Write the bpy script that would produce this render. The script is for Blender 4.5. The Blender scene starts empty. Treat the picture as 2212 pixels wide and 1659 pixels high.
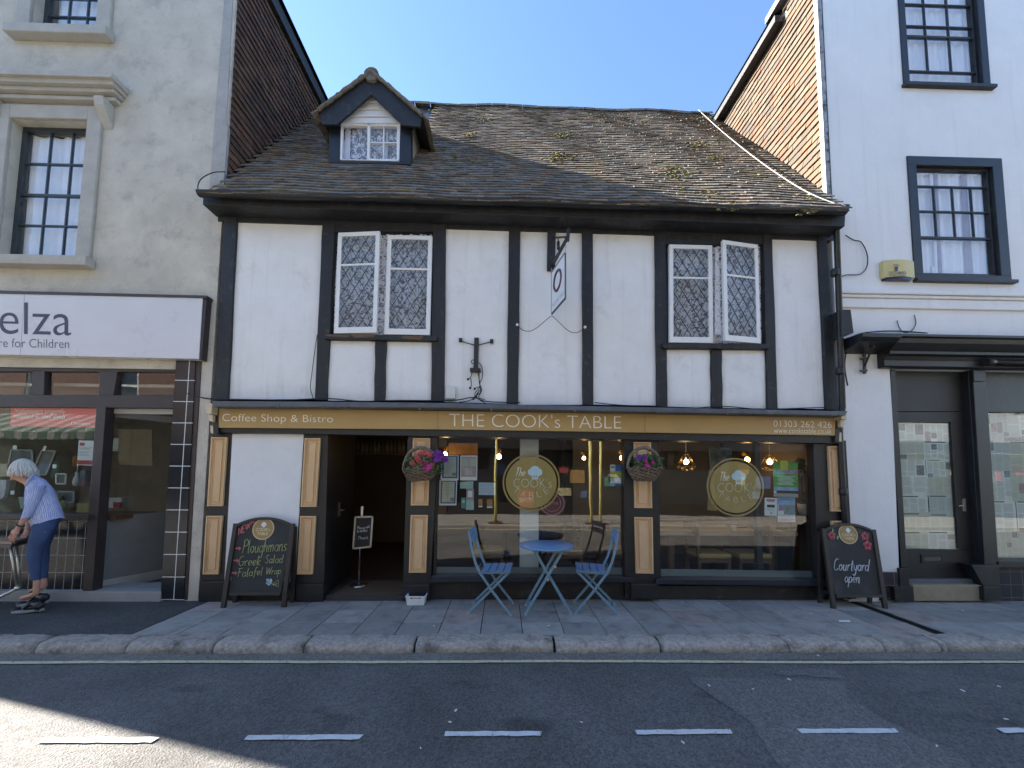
import bpy, bmesh, math, random
from mathutils import Vector, Matrix
random.seed(7)
sc = bpy.context.scene
COL = sc.collection

# ------------------------------------------------------------------ camera
PW, PH, FPX, SHIFT = 2212.0, 1659.0, 833.0, 138.0
YAW, PITCH, ROLL = math.radians(1.2753), math.radians(3.9097), math.radians(0.4864)
CAMPOS = Vector((0.0, -4.68, 1.5))
_f = Vector((math.sin(YAW)*math.cos(PITCH), math.cos(YAW)*math.cos(PITCH), math.sin(PITCH)))
_r0 = Vector((math.cos(YAW), -math.sin(YAW), 0.0)); _u0 = _r0.cross(_f)
_r = math.cos(ROLL)*_r0 + math.sin(ROLL)*_u0
_u = -math.sin(ROLL)*_r0 + math.cos(ROLL)*_u0
cam = bpy.data.cameras.new('camera'); camo = bpy.data.objects.new('camera', cam); COL.objects.link(camo)
cam.sensor_width = 36.0; cam.lens = 36.0*FPX/PW; cam.shift_y = SHIFT/PW
cam.clip_start = 0.05; cam.clip_end = 2000
camo.matrix_world = Matrix(((_r.x, _u.x, -_f.x, CAMPOS.x), (_r.y, _u.y, -_f.y, CAMPOS.y), (_r.z, _u.z, -_f.z, CAMPOS.z), (0, 0, 0, 1)))
sc.camera = camo

# ------------------------------------------------------------------ light
SUN = Vector((-1.0, 0.29, 0.68)).normalized()
w = bpy.data.worlds.new('World'); sc.world = w; w.use_nodes = True
wn = w.node_tree; bg = wn.nodes['Background']
sky = wn.nodes.new('ShaderNodeTexSky'); sky.sky_type = 'NISHITA'; sky.sun_disc = False
sky.sun_elevation = math.asin(SUN.z); sky.sun_rotation = math.atan2(SUN.x, SUN.y)
sky.air_density = 1.0; sky.dust_density = 0.1; sky.ozone_density = 4.0
wn.links.new(sky.outputs[0], bg.inputs[0]); bg.inputs[1].default_value = 0.065
sl = bpy.data.lights.new('sun', 'SUN'); sl.energy = 4.5; sl.angle = math.radians(0.5); sl.color = (1.0, 0.93, 0.83)
so = bpy.data.objects.new('sun', sl); COL.objects.link(so); so.rotation_euler = SUN.to_track_quat('Z', 'Y').to_euler()
so.location = (-20, 6, 20)
sc.view_settings.view_transform = 'Standard'; sc.view_settings.look = 'None'
sc.view_settings.exposure = 2.78; sc.view_settings.gamma = 1.0
try:
    sc.cycles.max_bounces = 10; sc.cycles.transparent_max_bounces = 16; sc.cycles.glossy_bounces = 4
    sc.cycles.sample_clamp_indirect = 6.0; sc.cycles.caustics_reflective = False; sc.cycles.caustics_refractive = False
except Exception: pass

# ------------------------------------------------------------------ from measured picture points to points on real planes
ZF = {'0': (0, 0, 1), '1': (0, 0, .3967), '2': (0, 603.5, .4464), '3': (438.9, 438.9, .2976), '4': (1042.3, 438.9, .372),
      '5': (1755.5, 0, .4298), '6': (411.5, 850.3, .29767), '7': (905.2, 850.3, .2976), '8': (1344, 850.3, .29767),
      'b1': (1728, 631, .4297), 'b2': (0, 1234.4, .496), 'b3': (1097.2, 1234.4, .504), 'b4': (0, 960, .2315),
      'b5': (658.3, 109.7, .1587), 'b6': (905.2, 192, .434), 'b7': (1591, 0, .281), 'b8': (976.5, 471.8, .2446),
      'c1': (998.5, 1124.6, .1587), 'c2': (0, 850.3, .1323), 'c3': (1398.9, 932.6, .1984), 'c4': (932.6, 932.6, .1653), 'c5': (855.8, 932.6, .0827),
      'c6': (1892.7, 877.8, .281)}
def D(k, *pts):
    ox, oy, s = ZF[k]; o = [(ox+s*x, oy+s*y) for x, y in pts]
    return o if len(o) > 1 else o[0]
def R(k, x0, y0, x1, y1): return D(k, (x0, y0), (x1, y0), (x1, y1), (x0, y1))
def ray(p): return _r*((p[0]-PW/2)/FPX) + _u*(-(p[1]-PH/2-SHIFT)/FPX) + _f
def onpl(p, p0, n):
    d = ray(p); return CAMPOS + d*((Vector(p0)-CAMPOS).dot(n)/d.dot(n))
def at(p, Y): return onpl(p, (0, Y, 0), Vector((0, 1, 0)))
def atz(p, Z): return onpl(p, (0, 0, Z), Vector((0, 0, 1)))
def atx(p, X): return onpl(p, (X, 0, 0), Vector((1, 0, 0)))

# ------------------------------------------------------------------ materials
MATS = {}
def newmat(name):
    m = bpy.data.materials.new(name); m.use_nodes = True
    return m, m.node_tree.nodes, m.node_tree.links, m.node_tree.nodes['Principled BSDF']
def mat(name, col, rough=.6, var=.12, scale=6, bump=0.0, bscale=80, metal=0, col2=None, spec=.5, stain=None, tint=False, streak=False, detail=6, drip=None):
    if name in MATS: return MATS[name]
    m, N, L, P = newmat(name)
    P.inputs['Roughness'].default_value = rough; P.inputs['Metallic'].default_value = metal
    P.inputs['Specular IOR Level'].default_value = spec
    tc = N.new('ShaderNodeTexCoord')
    nz = N.new('ShaderNodeTexNoise'); nz.inputs['Scale'].default_value = scale; nz.inputs['Detail'].default_value = detail
    nz.inputs['Roughness'].default_value = .65
    vec = tc.outputs['Object']
    if streak:
        mp = N.new('ShaderNodeMapping'); mp.inputs['Scale'].default_value = streak if isinstance(streak, tuple) else (1, 1, .12)
        L.new(vec, mp.inputs[0]); L.new(mp.outputs[0], nz.inputs['Vector'])
    else: L.new(vec, nz.inputs['Vector'])
    rp = N.new('ShaderNodeValToRGB'); rp.color_ramp.elements[0].position = .3; rp.color_ramp.elements[1].position = .7
    c = Vector(col[:3]); c2 = Vector(col2[:3]) if col2 else c*(1-var*1.4)
    ch = c if col2 else c*(1+var*.6)
    rp.color_ramp.elements[0].color = (*c2, 1); rp.color_ramp.elements[1].color = (*[min(v, .95) for v in ch], 1)
    L.new(nz.outputs['Fac'], rp.inputs[0]); out = rp.outputs[0]
    if stain:
        n2 = N.new('ShaderNodeTexNoise'); n2.inputs['Scale'].default_value = stain[1]; n2.inputs['Detail'].default_value = 8; n2.inputs['Roughness'].default_value = .7
        L.new(vec, n2.inputs['Vector'])
        r2 = N.new('ShaderNodeValToRGB'); r2.color_ramp.elements[0].position = stain[2]; r2.color_ramp.elements[1].position = stain[3]
        r2.color_ramp.elements[0].color = (0, 0, 0, 1); r2.color_ramp.elements[1].color = (1, 1, 1, 1)
        mx = N.new('ShaderNodeMix'); mx.data_type = 'RGBA'
        L.new(n2.outputs['Fac'], r2.inputs[0]); L.new(r2.outputs[0], mx.inputs[0]); L.new(out, mx.inputs[6]); mx.inputs[7].default_value = (*stain[0], 1)
        out = mx.outputs[2]
    if drip:   # rain streaks
        n4 = N.new('ShaderNodeTexNoise'); n4.inputs['Scale'].default_value = 1.0; n4.inputs['Detail'].default_value = 4
        m4 = N.new('ShaderNodeMapping'); m4.inputs['Scale'].default_value = (11, 11, .55); L.new(vec, m4.inputs[0]); L.new(m4.outputs[0], n4.inputs['Vector'])
        r4 = N.new('ShaderNodeValToRGB'); r4.color_ramp.elements[0].position = .56; r4.color_ramp.elements[1].position = .82
        r4.color_ramp.elements[0].color = (0, 0, 0, 1); r4.color_ramp.elements[1].color = (.45, .45, .45, 1); L.new(n4.outputs['Fac'], r4.inputs[0])
        mx = N.new('ShaderNodeMix'); mx.data_type = 'RGBA'; L.new(r4.outputs[0], mx.inputs[0]); L.new(out, mx.inputs[6]); mx.inputs[7].default_value = (*drip, 1); out = mx.outputs[2]
    if tint:
        a = N.new('ShaderNodeAttribute'); a.attribute_name = 'tint'
        mx = N.new('ShaderNodeMix'); mx.data_type = 'RGBA'; mx.blend_type = 'MULTIPLY'; mx.inputs[0].default_value = 1
        L.new(out, mx.inputs[6]); L.new(a.outputs['Color'], mx.inputs[7]); out = mx.outputs[2]
    L.new(out, P.inputs['Base Color'])
    rr = N.new('ShaderNodeMapRange'); rr.inputs[3].default_value = max(rough-.12, .05); rr.inputs[4].default_value = min(rough+.12, 1)
    L.new(nz.outputs['Fac'], rr.inputs[0]); L.new(rr.outputs[0], P.inputs['Roughness'])
    if bump:
        b = N.new('ShaderNodeTexNoise'); b.inputs['Scale'].default_value = bscale; b.inputs['Detail'].default_value = 5
        L.new(vec, b.inputs['Vector'])
        bp = N.new('ShaderNodeBump'); bp.inputs['Strength'].default_value = min(bump, 1); bp.inputs['Distance'].default_value = .01
        L.new(b.outputs['Fac'], bp.inputs['Height']); L.new(bp.outputs[0], P.inputs['Normal'])
    MATS[name] = m; return m
def glassmat(name, tint=(.93, .96, .96), wav=.03, ior=1.55, scale=1.6, refl=1.9):
    if name in MATS: return MATS[name]
    m, N, L, P = newmat(name); N.remove(P); o = N['Material Output']
    fr = N.new('ShaderNodeFresnel'); fr.inputs[0].default_value = ior
    tr = N.new('ShaderNodeBsdfTransparent'); tr.inputs[0].default_value = (*tint, 1)
    gl = N.new('ShaderNodeBsdfGlossy'); gl.inputs['Roughness'].default_value = 0.0; gl.inputs['Color'].default_value = (1, 1, 1, 1)
    mx = N.new('ShaderNodeMixShader'); tc = N.new('ShaderNodeTexCoord'); nz = N.new('ShaderNodeTexNoise'); nz.inputs['Scale'].default_value = scale
    nz.inputs['Detail'].default_value = 1
    bp = N.new('ShaderNodeBump'); bp.inputs['Strength'].default_value = wav; bp.inputs['Distance'].default_value = .05
    L.new(tc.outputs['Object'], nz.inputs['Vector']); L.new(nz.outputs['Fac'], bp.inputs['Height']); L.new(bp.outputs[0], gl.inputs['Normal'])
    ge = N.new('ShaderNodeNewGeometry'); iv = N.new('ShaderNodeMath'); iv.operation = 'SUBTRACT'; iv.inputs[0].default_value = 1; L.new(ge.outputs['Backfacing'], iv.inputs[1])
    mu = N.new('ShaderNodeMath'); mu.operation = 'MULTIPLY'; mu.use_clamp = True; L.new(fr.outputs[0], mu.inputs[0]); L.new(iv.outputs[0], mu.inputs[1])
    m3 = N.new('ShaderNodeMath'); m3.operation = 'MULTIPLY'; m3.use_clamp = True; m3.inputs[1].default_value = refl; L.new(mu.outputs[0], m3.inputs[0])
    L.new(m3.outputs[0], mx.inputs[0]); L.new(tr.outputs[0], mx.inputs[1]); L.new(gl.outputs[0], mx.inputs[2]); L.new(mx.outputs[0], o.inputs[0])
    MATS[name] = m; return m
def emit(name, col, s):
    if name in MATS: return MATS[name]
    m, N, L, P = newmat(name); P.inputs['Base Color'].default_value = (*col, 1)
    P.inputs['Emission Color'].default_value = (*col, 1); P.inputs['Emission Strength'].default_value = s
    MATS[name] = m; return m
def lace(name, col, scale=18, thr=.5, alpha=.85, warp=0.0):
    """net curtain: threads with a pattern of holes"""
    if name in MATS: return MATS[name]
    m, N, L, P = newmat(name); P.inputs['Base Color'].default_value = (*col, 1); P.inputs['Roughness'].default_value = .9
    tc = N.new('ShaderNodeTexCoord'); v = N.new('ShaderNodeTexVoronoi'); v.inputs['Scale'].default_value = scale; v.feature = 'SMOOTH_F1'
    n = N.new('ShaderNodeTexNoise'); n.inputs['Scale'].default_value = scale*.8; n.inputs['Detail'].default_value = 3; n.inputs['Distortion'].default_value = 2.5
    L.new(tc.outputs['Object'], v.inputs['Vector']); L.new(tc.outputs['Object'], n.inputs['Vector'])
    r = N.new('ShaderNodeValToRGB'); r.color_ramp.elements[0].position = thr-.05; r.color_ramp.elements[1].position = thr+.05
    r.color_ramp.elements[0].color = (alpha*.3,)*3+(1,); r.color_ramp.elements[1].color = (alpha,)*3+(1,)
    L.new(n.outputs['Fac'], r.inputs[0]); L.new(r.outputs[0], P.inputs['Alpha'])
    MATS[name] = m; return m

BLACK = mat('black_paint', (.014, .015, .017), .42, .25, 5, .12, 30, stain=((.035, .035, .033), 9, .56, .75))
BLACKT = mat('black_timber', (.018, .019, .021), .6, .45, 9, .6, 40, streak=(1, 1, .12), stain=((.075, .072, .068), 11, .57, .78))
PLASTER = mat('white_plaster', (.80, .80, .785), .85, .05, 3, .35, 22, stain=((.52, .50, .455), 1.9, .56, .86), drip=(.56, .54, .50))
PLASTERD = mat('white_boarding', (.76, .76, .75), .75, .05, 2, .15, 20, stain=((.60, .60, .62), 2.2, .56, .8))
WHITEP = mat('white_gloss_paint', (.80, .80, .78), .4, .05, 8, .1, 60, stain=((.55, .5, .43), 22, .66, .8))
GOLD = mat('gold_board', (.45, .305, .118), .38, .05, 3, .03, 90)
TAN = mat('tan_panel', (.67, .455, .25), .5, .06, 5, .06, 50)
CREAM = mat('cream_paint', (.62, .52, .36), .5, .08, 8, .1, 50)
LEAD = mat('lead_sheet', (.10, .11, .125), .55, .25, 6, .2, 20, stain=((.2, .21, .22), 5, .6, .8))
LETTER = mat('sign_lettering', (.85, .83, .76), .45, .02)
GLASS = glassmat('shop_glass')
GLASSL = glassmat('leaded_glass', (.92, .94, .95), .10, 1.6, 9, .8)
GLASSU = glassmat('sash_glass', (.97, .98, .99), .10, 1.6, 3, 1.2)
FROST = mat('frosted_strip', (.19, .22, .22), .45, .04, 3)
WIRE = mat('black_cable', (.012, .012, .013), .5, .1)
STEEL = mat('steel', (.5, .5, .5), .3, .1, 20, metal=1)
WOODB = mat('brown_wood', (.16, .085, .045), .5, .3, 4, .2, 40, streak=(.2, 1, 1))
TABLEW = mat('plank_wood', (.45, .34, .21), .5, .35, 3, .25, 30, streak=(.12, 1.5, 1))
CUSHION = mat('tan_cushion', (.40, .27, .10), .6, .1, 10)
PAPER = mat('white_paper', (.75, .75, .73), .7, .03)

# ------------------------------------------------------------------ mesh builder
class MB:
    def __init__(s): s.v = []; s.f = []; s.m = []; s.c = []; s.mi = 0; s.col = (1, 1, 1, 1); s.sm = []
    smooth = False
    def face(s, idx): s.f.append(tuple(idx)); s.m.append(s.mi); s.c.append(s.col); s.sm.append(s.smooth)
    def poly(s, pts):
        b = len(s.v); s.v += [tuple(p) for p in pts]; s.face(range(b, b+len(pts)))
    def prism(s, pts, ext):
        ext = Vector(ext); n = len(pts); b = len(s.v)
        s.v += [tuple(p) for p in pts] + [tuple(Vector(p)+ext) for p in pts]
        s.face(range(b, b+n)); s.face(range(b+2*n-1, b+n-1, -1))
        for i in range(n):
            j = (i+1) % n; s.face((b+i, b+n+i, b+n+j, b+j))
    def pp(s, pts, Y, th=.05): s.prism([at(p, Y) for p in pts], (0, th, 0)); return s
    def box(s, x0, x1, y0, y1, z0, z1):
        s.prism([(x0, y0, z0), (x1, y0, z0), (x1, y0, z1), (x0, y0, z1)], (0, y1-y0, 0)); return s
    def obox(s, c, X, Y, Z, hx, hy, hz):
        c = Vector(c); X, Y, Z = Vector(X)*hx, Vector(Y)*hy, Vector(Z)*hz
        s.prism([c-X-Y-Z, c+X-Y-Z, c+X-Y+Z, c-X-Y+Z], Y*2); return s
    def bar(s, a, b, wd, th, up=(0, 1, 0)):
        a, b = Vector(a), Vector(b); d = (b-a); L = d.length; d.normalize(); up = Vector(up)
        side = d.cross(up).normalized(); up2 = side.cross(d).normalized()
        s.obox((a+b)/2, d, side, up2, L/2, wd/2, th/2); return s
    def tube(s, pts, r, n=8, closed=False, cap=True):
        pts = [Vector(p) for p in pts]; k = len(pts); b = len(s.v); rs = r if isinstance(r, (list, tuple)) else [r]*k
        prev = None
        for i, p in enumerate(pts):
            if closed: t = pts[(i+1) % k]-pts[i-1]
            else: t = pts[min(i+1, k-1)]-pts[max(i-1, 0)]
            if t.length < 1e-9: t = Vector((0, 0, 1))
            t.normalize()
            if prev is None:
                a = Vector((0, 0, 1)) if abs(t.z) < .9 else Vector((1, 0, 0)); u = t.cross(a).normalized()
            else: u = (prev - t*prev.dot(t)).normalized()
            prev = u; v2 = t.cross(u)
            for j in range(n):
                q = 2*math.pi*j/n; s.v.append(tuple(p+u*(math.cos(q)*rs[i])+v2*(math.sin(q)*rs[i])))
        o = s.smooth; s.smooth = True
        for i in range(k if closed else k-1):
            i2 = (i+1) % k
            for j in range(n):
                j2 = (j+1) % n; s.face((b+i*n+j, b+i*n+j2, b+i2*n+j2, b+i2*n+j))
        s.smooth = o
        if cap and not closed:
            s.face(range(b+n-1, b-1, -1)); s.face(range(b+(k-1)*n, b+k*n))
        return s
    def lathe(s, c, prof, n=24, axis='z', sx=1, sy=1):
        c = Vector(c); b = len(s.v); o = s.smooth; s.smooth = True
        for r, h in prof:
            for j in range(n):
                q = 2*math.pi*j/n; x, y = r*math.cos(q)*sx, r*math.sin(q)*sy
                s.v.append(tuple(c+(Vector((x, y, h)) if axis == 'z' else Vector((x, h, y)))))
        for i in range(len(prof)-1):
            for j in range(n):
                j2 = (j+1) % n; s.face((b+i*n+j, b+i*n+j2, b+(i+1)*n+j2, b+(i+1)*n+j))
        s.smooth = o
        if prof[0][0] > 1e-4: s.face(range(b, b+n))
        if prof[-1][0] > 1e-4: s.face(range(b+(len(prof)-1)*n, b+len(prof)*n))
        return s
    def disc(s, c, r, y0, y1, n=40, rin=0):
        """flat disc or ring facing the street"""
        c = Vector(c)
        if rin:
            b = len(s.v)
            for yy in (y0, y1):
                for rr in (r, rin):
                    for j in range(n): q = 2*math.pi*j/n; s.v.append((c.x+rr*math.cos(q), yy, c.z+rr*math.sin(q)))
            for j in range(n):
                k = (j+1) % n
                s.face((b+j, b+k, b+n+k, b+n+j)); s.face((b+2*n+j, b+3*n+j, b+3*n+k, b+2*n+k))
                s.face((b+j, b+2*n+j, b+2*n+k, b+k)); s.face((b+n+j, b+n+k, b+3*n+k, b+3*n+j))
        else:
            s.prism([(c.x+r*math.cos(2*math.pi*j/n), y0, c.z+r*math.sin(2*math.pi*j/n)) for j in range(n)], (0, y1-y0, 0))
        return s
    def blob(s, c, r, sub=2, jit=0, sc3=(1, 1, 1), rot=None):
        bm = bmesh.new(); bmesh.ops.create_icosphere(bm, subdivisions=sub, radius=1); b = len(s.v)
        for q in bm.verts:
            p = Vector((q.co.x*sc3[0], q.co.y*sc3[1], q.co.z*sc3[2]))*r*(1+random.uniform(-jit, jit))
            if rot: p = rot @ p
            s.v.append(tuple(Vector(c)+p))
        o = s.smooth; s.smooth = True
        for f in bm.faces: s.face([b+q.index for q in f.verts])
        s.smooth = o; bm.free(); return s
    def mesh(s, me, M):
        b = len(s.v); s.v += [tuple(M @ q.co) for q in me.vertices]
        for p in me.polygons: s.face([b+i for i in p.vertices])
        return s
    def build(s, name, mats, parent=None, bevel=0, recalc=True, label=None, kind=None):
        me = bpy.data.meshes.new(name); me.from_pydata(s.v, [], s.f)
        if not isinstance(mats, (list, tuple)): mats = [mats]
        for m in mats: me.materials.append(m)
        me.polygons.foreach_set('material_index', s.m); me.polygons.foreach_set('use_smooth', s.sm)
        if any(c != (1, 1, 1, 1) for c in s.c):
            ca = me.color_attributes.new('tint', 'FLOAT_COLOR', 'CORNER'); d = []
            for p, c in zip(s.f, s.c): d += list(c)*len(p)
            ca.data.foreach_set('color', d)
        if recalc:
            bm = bmesh.new(); bm.from_mesh(me); bmesh.ops.recalc_face_normals(bm, faces=bm.faces); bm.to_mesh(me); bm.free()
        me.update(); o = bpy.data.objects.new(name, me); COL.objects.link(o)
        if parent: o.parent = parent
        if bevel:
            b = o.modifiers.new('bevel', 'BEVEL'); b.width = bevel; b.segments = 2; b.limit_method = 'ANGLE'; b.angle_limit = math.radians(40)
        if label: o['label'] = label
        if kind: o['kind'] = kind
        return o
def thing(name, label, cat, loc=None, group=None):
    o = bpy.data.objects.new(name, None); COL.objects.link(o); o.empty_display_size = .1
    o['label'] = label; o['category'] = cat
    if group: o['group'] = group
    return o
def tag(o, label, cat, group=None):
    o['label'] = label; o['category'] = cat
    if group: o['group'] = group
    return o
def struct(o): o['kind'] = 'structure'; return o
def seat(root, loc):
    """put a thing's empty at its base without moving the parts"""
    loc = Vector(loc); root.location = loc
    for ch in root.children: ch.matrix_parent_inverse = Matrix.Translation(-loc)
def dup(o, parent=None, M=None):
    c = o.copy(); COL.objects.link(c)
    if parent: c.parent = parent
    for ch in list(o.children): dup(ch, c)
    return c

def text_mesh(s, offset=-.012, align='LEFT', shear=0, spacing=1.0):
    cu = bpy.data.curves.new('txt', 'FONT'); cu.body = s; cu.offset = offset; cu.resolution_u = 6; cu.shear = shear; cu.space_character = spacing
    cu.fill_mode = 'FRONT'; cu.size = 1
    o = bpy.data.objects.new('txt', cu); COL.objects.link(o); dg = bpy.context.evaluated_depsgraph_get(); dg.update()
    me = bpy.data.meshes.new_from_object(o.evaluated_get(dg)); bpy.data.objects.remove(o); return me
def text_fit(mb, s, tl, tr, bl, offset=-.012, shear=0, spacing=1.0, raise_=0.0):
    """lettering laid into the parallelogram tl tr bl (3d points)"""
    me = text_mesh(s, offset, shear=shear, spacing=spacing); xs = [v.co.x for v in me.vertices]; ys = [v.co.y for v in me.vertices]
    x0, x1, y0, y1 = min(xs), max(xs), min(ys), max(ys); tl, tr, bl = Vector(tl), Vector(tr), Vector(bl)
    ux = (tr-tl)/(x1-x0); uy = (tl-bl)/(y1-y0); n = ux.cross(uy).normalized()
    b = len(mb.v)
    for v in me.vertices: mb.v.append(tuple(bl+ux*(v.co.x-x0)+uy*(v.co.y-y0)+n*raise_))
    for p in me.polygons: mb.face([b+i for i in p.vertices])
    bpy.data.meshes.remove(me)
# single-stroke hand lettering (chalk, script): strokes on a grid, x-height .5, capitals 1
def arc(cx, cy, rx, ry, a0, a1, n=9): return [(cx+rx*math.cos(math.radians(a0+(a1-a0)*i/n)), cy+ry*math.sin(math.radians(a0+(a1-a0)*i/n))) for i in range(n+1)]
SF = {
 'a': (.5, [arc(.22, .25, .2, .25, 40, 330), [(.42, .5), (.41, .1), (.5, 0)]]), 'b': (.5, [[(.06, 1), (.06, 0)], arc(.25, .25, .2, .25, 160, -160)]),
 'c': (.42, [arc(.24, .25, .2, .25, 50, 310)]), 'd': (.5, [arc(.22, .25, .2, .25, 40, 330), [(.44, 1), (.42, .1), (.5, 0)]]),
 'e': (.45, [[(.04, .25), (.4, .28)] + arc(.22, .27, .19, .24, 5, 310)]), 'f': (.36, [[(.38, .92), (.28, 1), (.17, .85), (.15, 0), (.12, -.3)], [(.02, .5), (.34, .5)]]),
 'g': (.48, [arc(.22, .25, .2, .25, 40, 330), [(.42, .5), (.42, -.2), (.3, -.42), (.08, -.33)]]), 'h': (.48, [[(.06, 1), (.05, 0)], [(.06, .3), (.2, .5), (.36, .42), (.38, 0)]]),
 'k': (.45, [[(.06, 1), (.06, 0)], [(.38, .5), (.07, .22), (.4, 0)]]), 'l': (.22, [[(.06, 1), (.07, .06), (.18, 0)]]),
 'm': (.72, [[(.05, .5), (.05, 0)], [(.05, .32), (.18, .5), (.3, .42), (.31, 0)], [(.31, .32), (.45, .5), (.58, .42), (.6, 0)]]),
 'n': (.48, [[(.05, .5), (.05, 0)], [(.05, .3), (.2, .5), (.36, .42), (.38, 0), (.46, .04)]]), 'o': (.5, [arc(.24, .25, .2, .25, 80, 440)]),
 'p': (.5, [[(.06, .5), (.04, -.45)], arc(.25, .25, .2, .25, 160, -160)]), 'r': (.36, [[(.06, .5), (.06, 0)], [(.06, .3), (.2, .5), (.34, .46)]]),
 's': (.4, [[(.36, .44), (.2, .5), (.07, .38), (.2, .26), (.34, .14), (.2, 0), (.04, .06)]]), 't': (.34, [[(.16, .85), (.16, .08), (.3, 0)], [(.0, .55), (.34, .57)]]),
 'u': (.5, [[(.05, .5), (.07, .1), (.2, 0), (.36, .12), (.4, .5)], [(.4, .5), (.41, .06), (.5, 0)]]), 'y': (.48, [[(.05, .5), (.08, .15), (.2, .05), (.38, .2)], [(.4, .5), (.36, -.2), (.22, -.42), (.04, -.3)]]),
 'w': (.6, [[(.03, .5), (.15, 0), (.29, .4), (.42, 0), (.56, .5)]]), 'P': (.6, [[(.12, 1), (.08, 0)], [(.02, .9), (.3, 1.03), (.56, .85), (.5, .58), (.1, .5)]]),
 'G': (.68, [arc(.34, .5, .31, .5, 55, 330), [(.62, .25), (.62, .42), (.36, .42)]]), 'S': (.5, [[(.44, .88), (.26, 1), (.08, .82), (.22, .55), (.42, .3), (.28, 0), (.03, .1)]]),
 'F': (.56, [[(.14, 1), (.12, 0)], [(.0, 1), (.54, 1.02)], [(.02, .55), (.42, .56)]]), 'W': (.85, [[(.02, 1), (.2, .02), (.42, .9), (.6, .02), (.82, 1)]]),
 'C': (.62, [arc(.34, .5, .31, .52, 55, 320)]), 'N': (.62, [[(.06, 0), (.08, 1), (.5, 0), (.52, 1)]]), 'E': (.5, [[(.44, 1), (.07, 1), (.06, 0), (.44, 0)], [(.06, .52), (.38, .52)]]),
 'T': (.55, [[(0, 1), (.56, 1)], [(.28, 1), (.24, 0)]]), 'H': (.6, [[(.07, 1), (.07, 0)], [(.5, 1), (.5, 0)], [(.07, .5), (.5, .52)]]), 'i': (.2, [[(.08, .5), (.08, .05), (.18, 0)], [(.09, .7), (.1, .74)]]),
 '!': (.25, [[(.12, 1), (.1, .3)], [(.1, .08), (.1, .02)]]), ' ': (.34, [])}
def smooth(pts, k=4):
    if len(pts) < 3: return pts
    P = [pts[0]]+list(pts)+[pts[-1]]; o = []
    for i in range(1, len(P)-2):
        for j in range(k):
            t = j/k; o.append(tuple(.5*((2*P[i][a])+(-P[i-1][a]+P[i+1][a])*t+(2*P[i-1][a]-5*P[i][a]+4*P[i+1][a]-P[i+2][a])*t*t+(-P[i-1][a]+3*P[i][a]-3*P[i+1][a]+P[i+2][a])*t**3) for a in range(len(P[0]))))
    o.append(tuple(pts[-1])); return o
def chalk(mb, s, bl, br, top, rad=.004, slant=.12, jit=.012):
    """hand lettering between the 3d points bl..br, cap height towards top"""
    bl, br, top = Vector(bl), Vector(br), Vector(top); tw = sum(SF[c][0]+.06 for c in s); ux = (br-bl)/tw; uz = top-bl; n = ux.cross(uz).normalized(); x = 0
    for c in s:
        wdt, st = SF[c]
        for line in st:
            pts = smooth(line) if len(line) < 9 else line
            mb.tube([bl+ux*(x+px+slant*py+random.uniform(-jit, jit)*.3)+uz*(py+random.uniform(-jit, jit)*.5)+n*.001 for px, py in pts], rad*random.uniform(.8, 1.15), 5)
        x += wdt+.06

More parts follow.
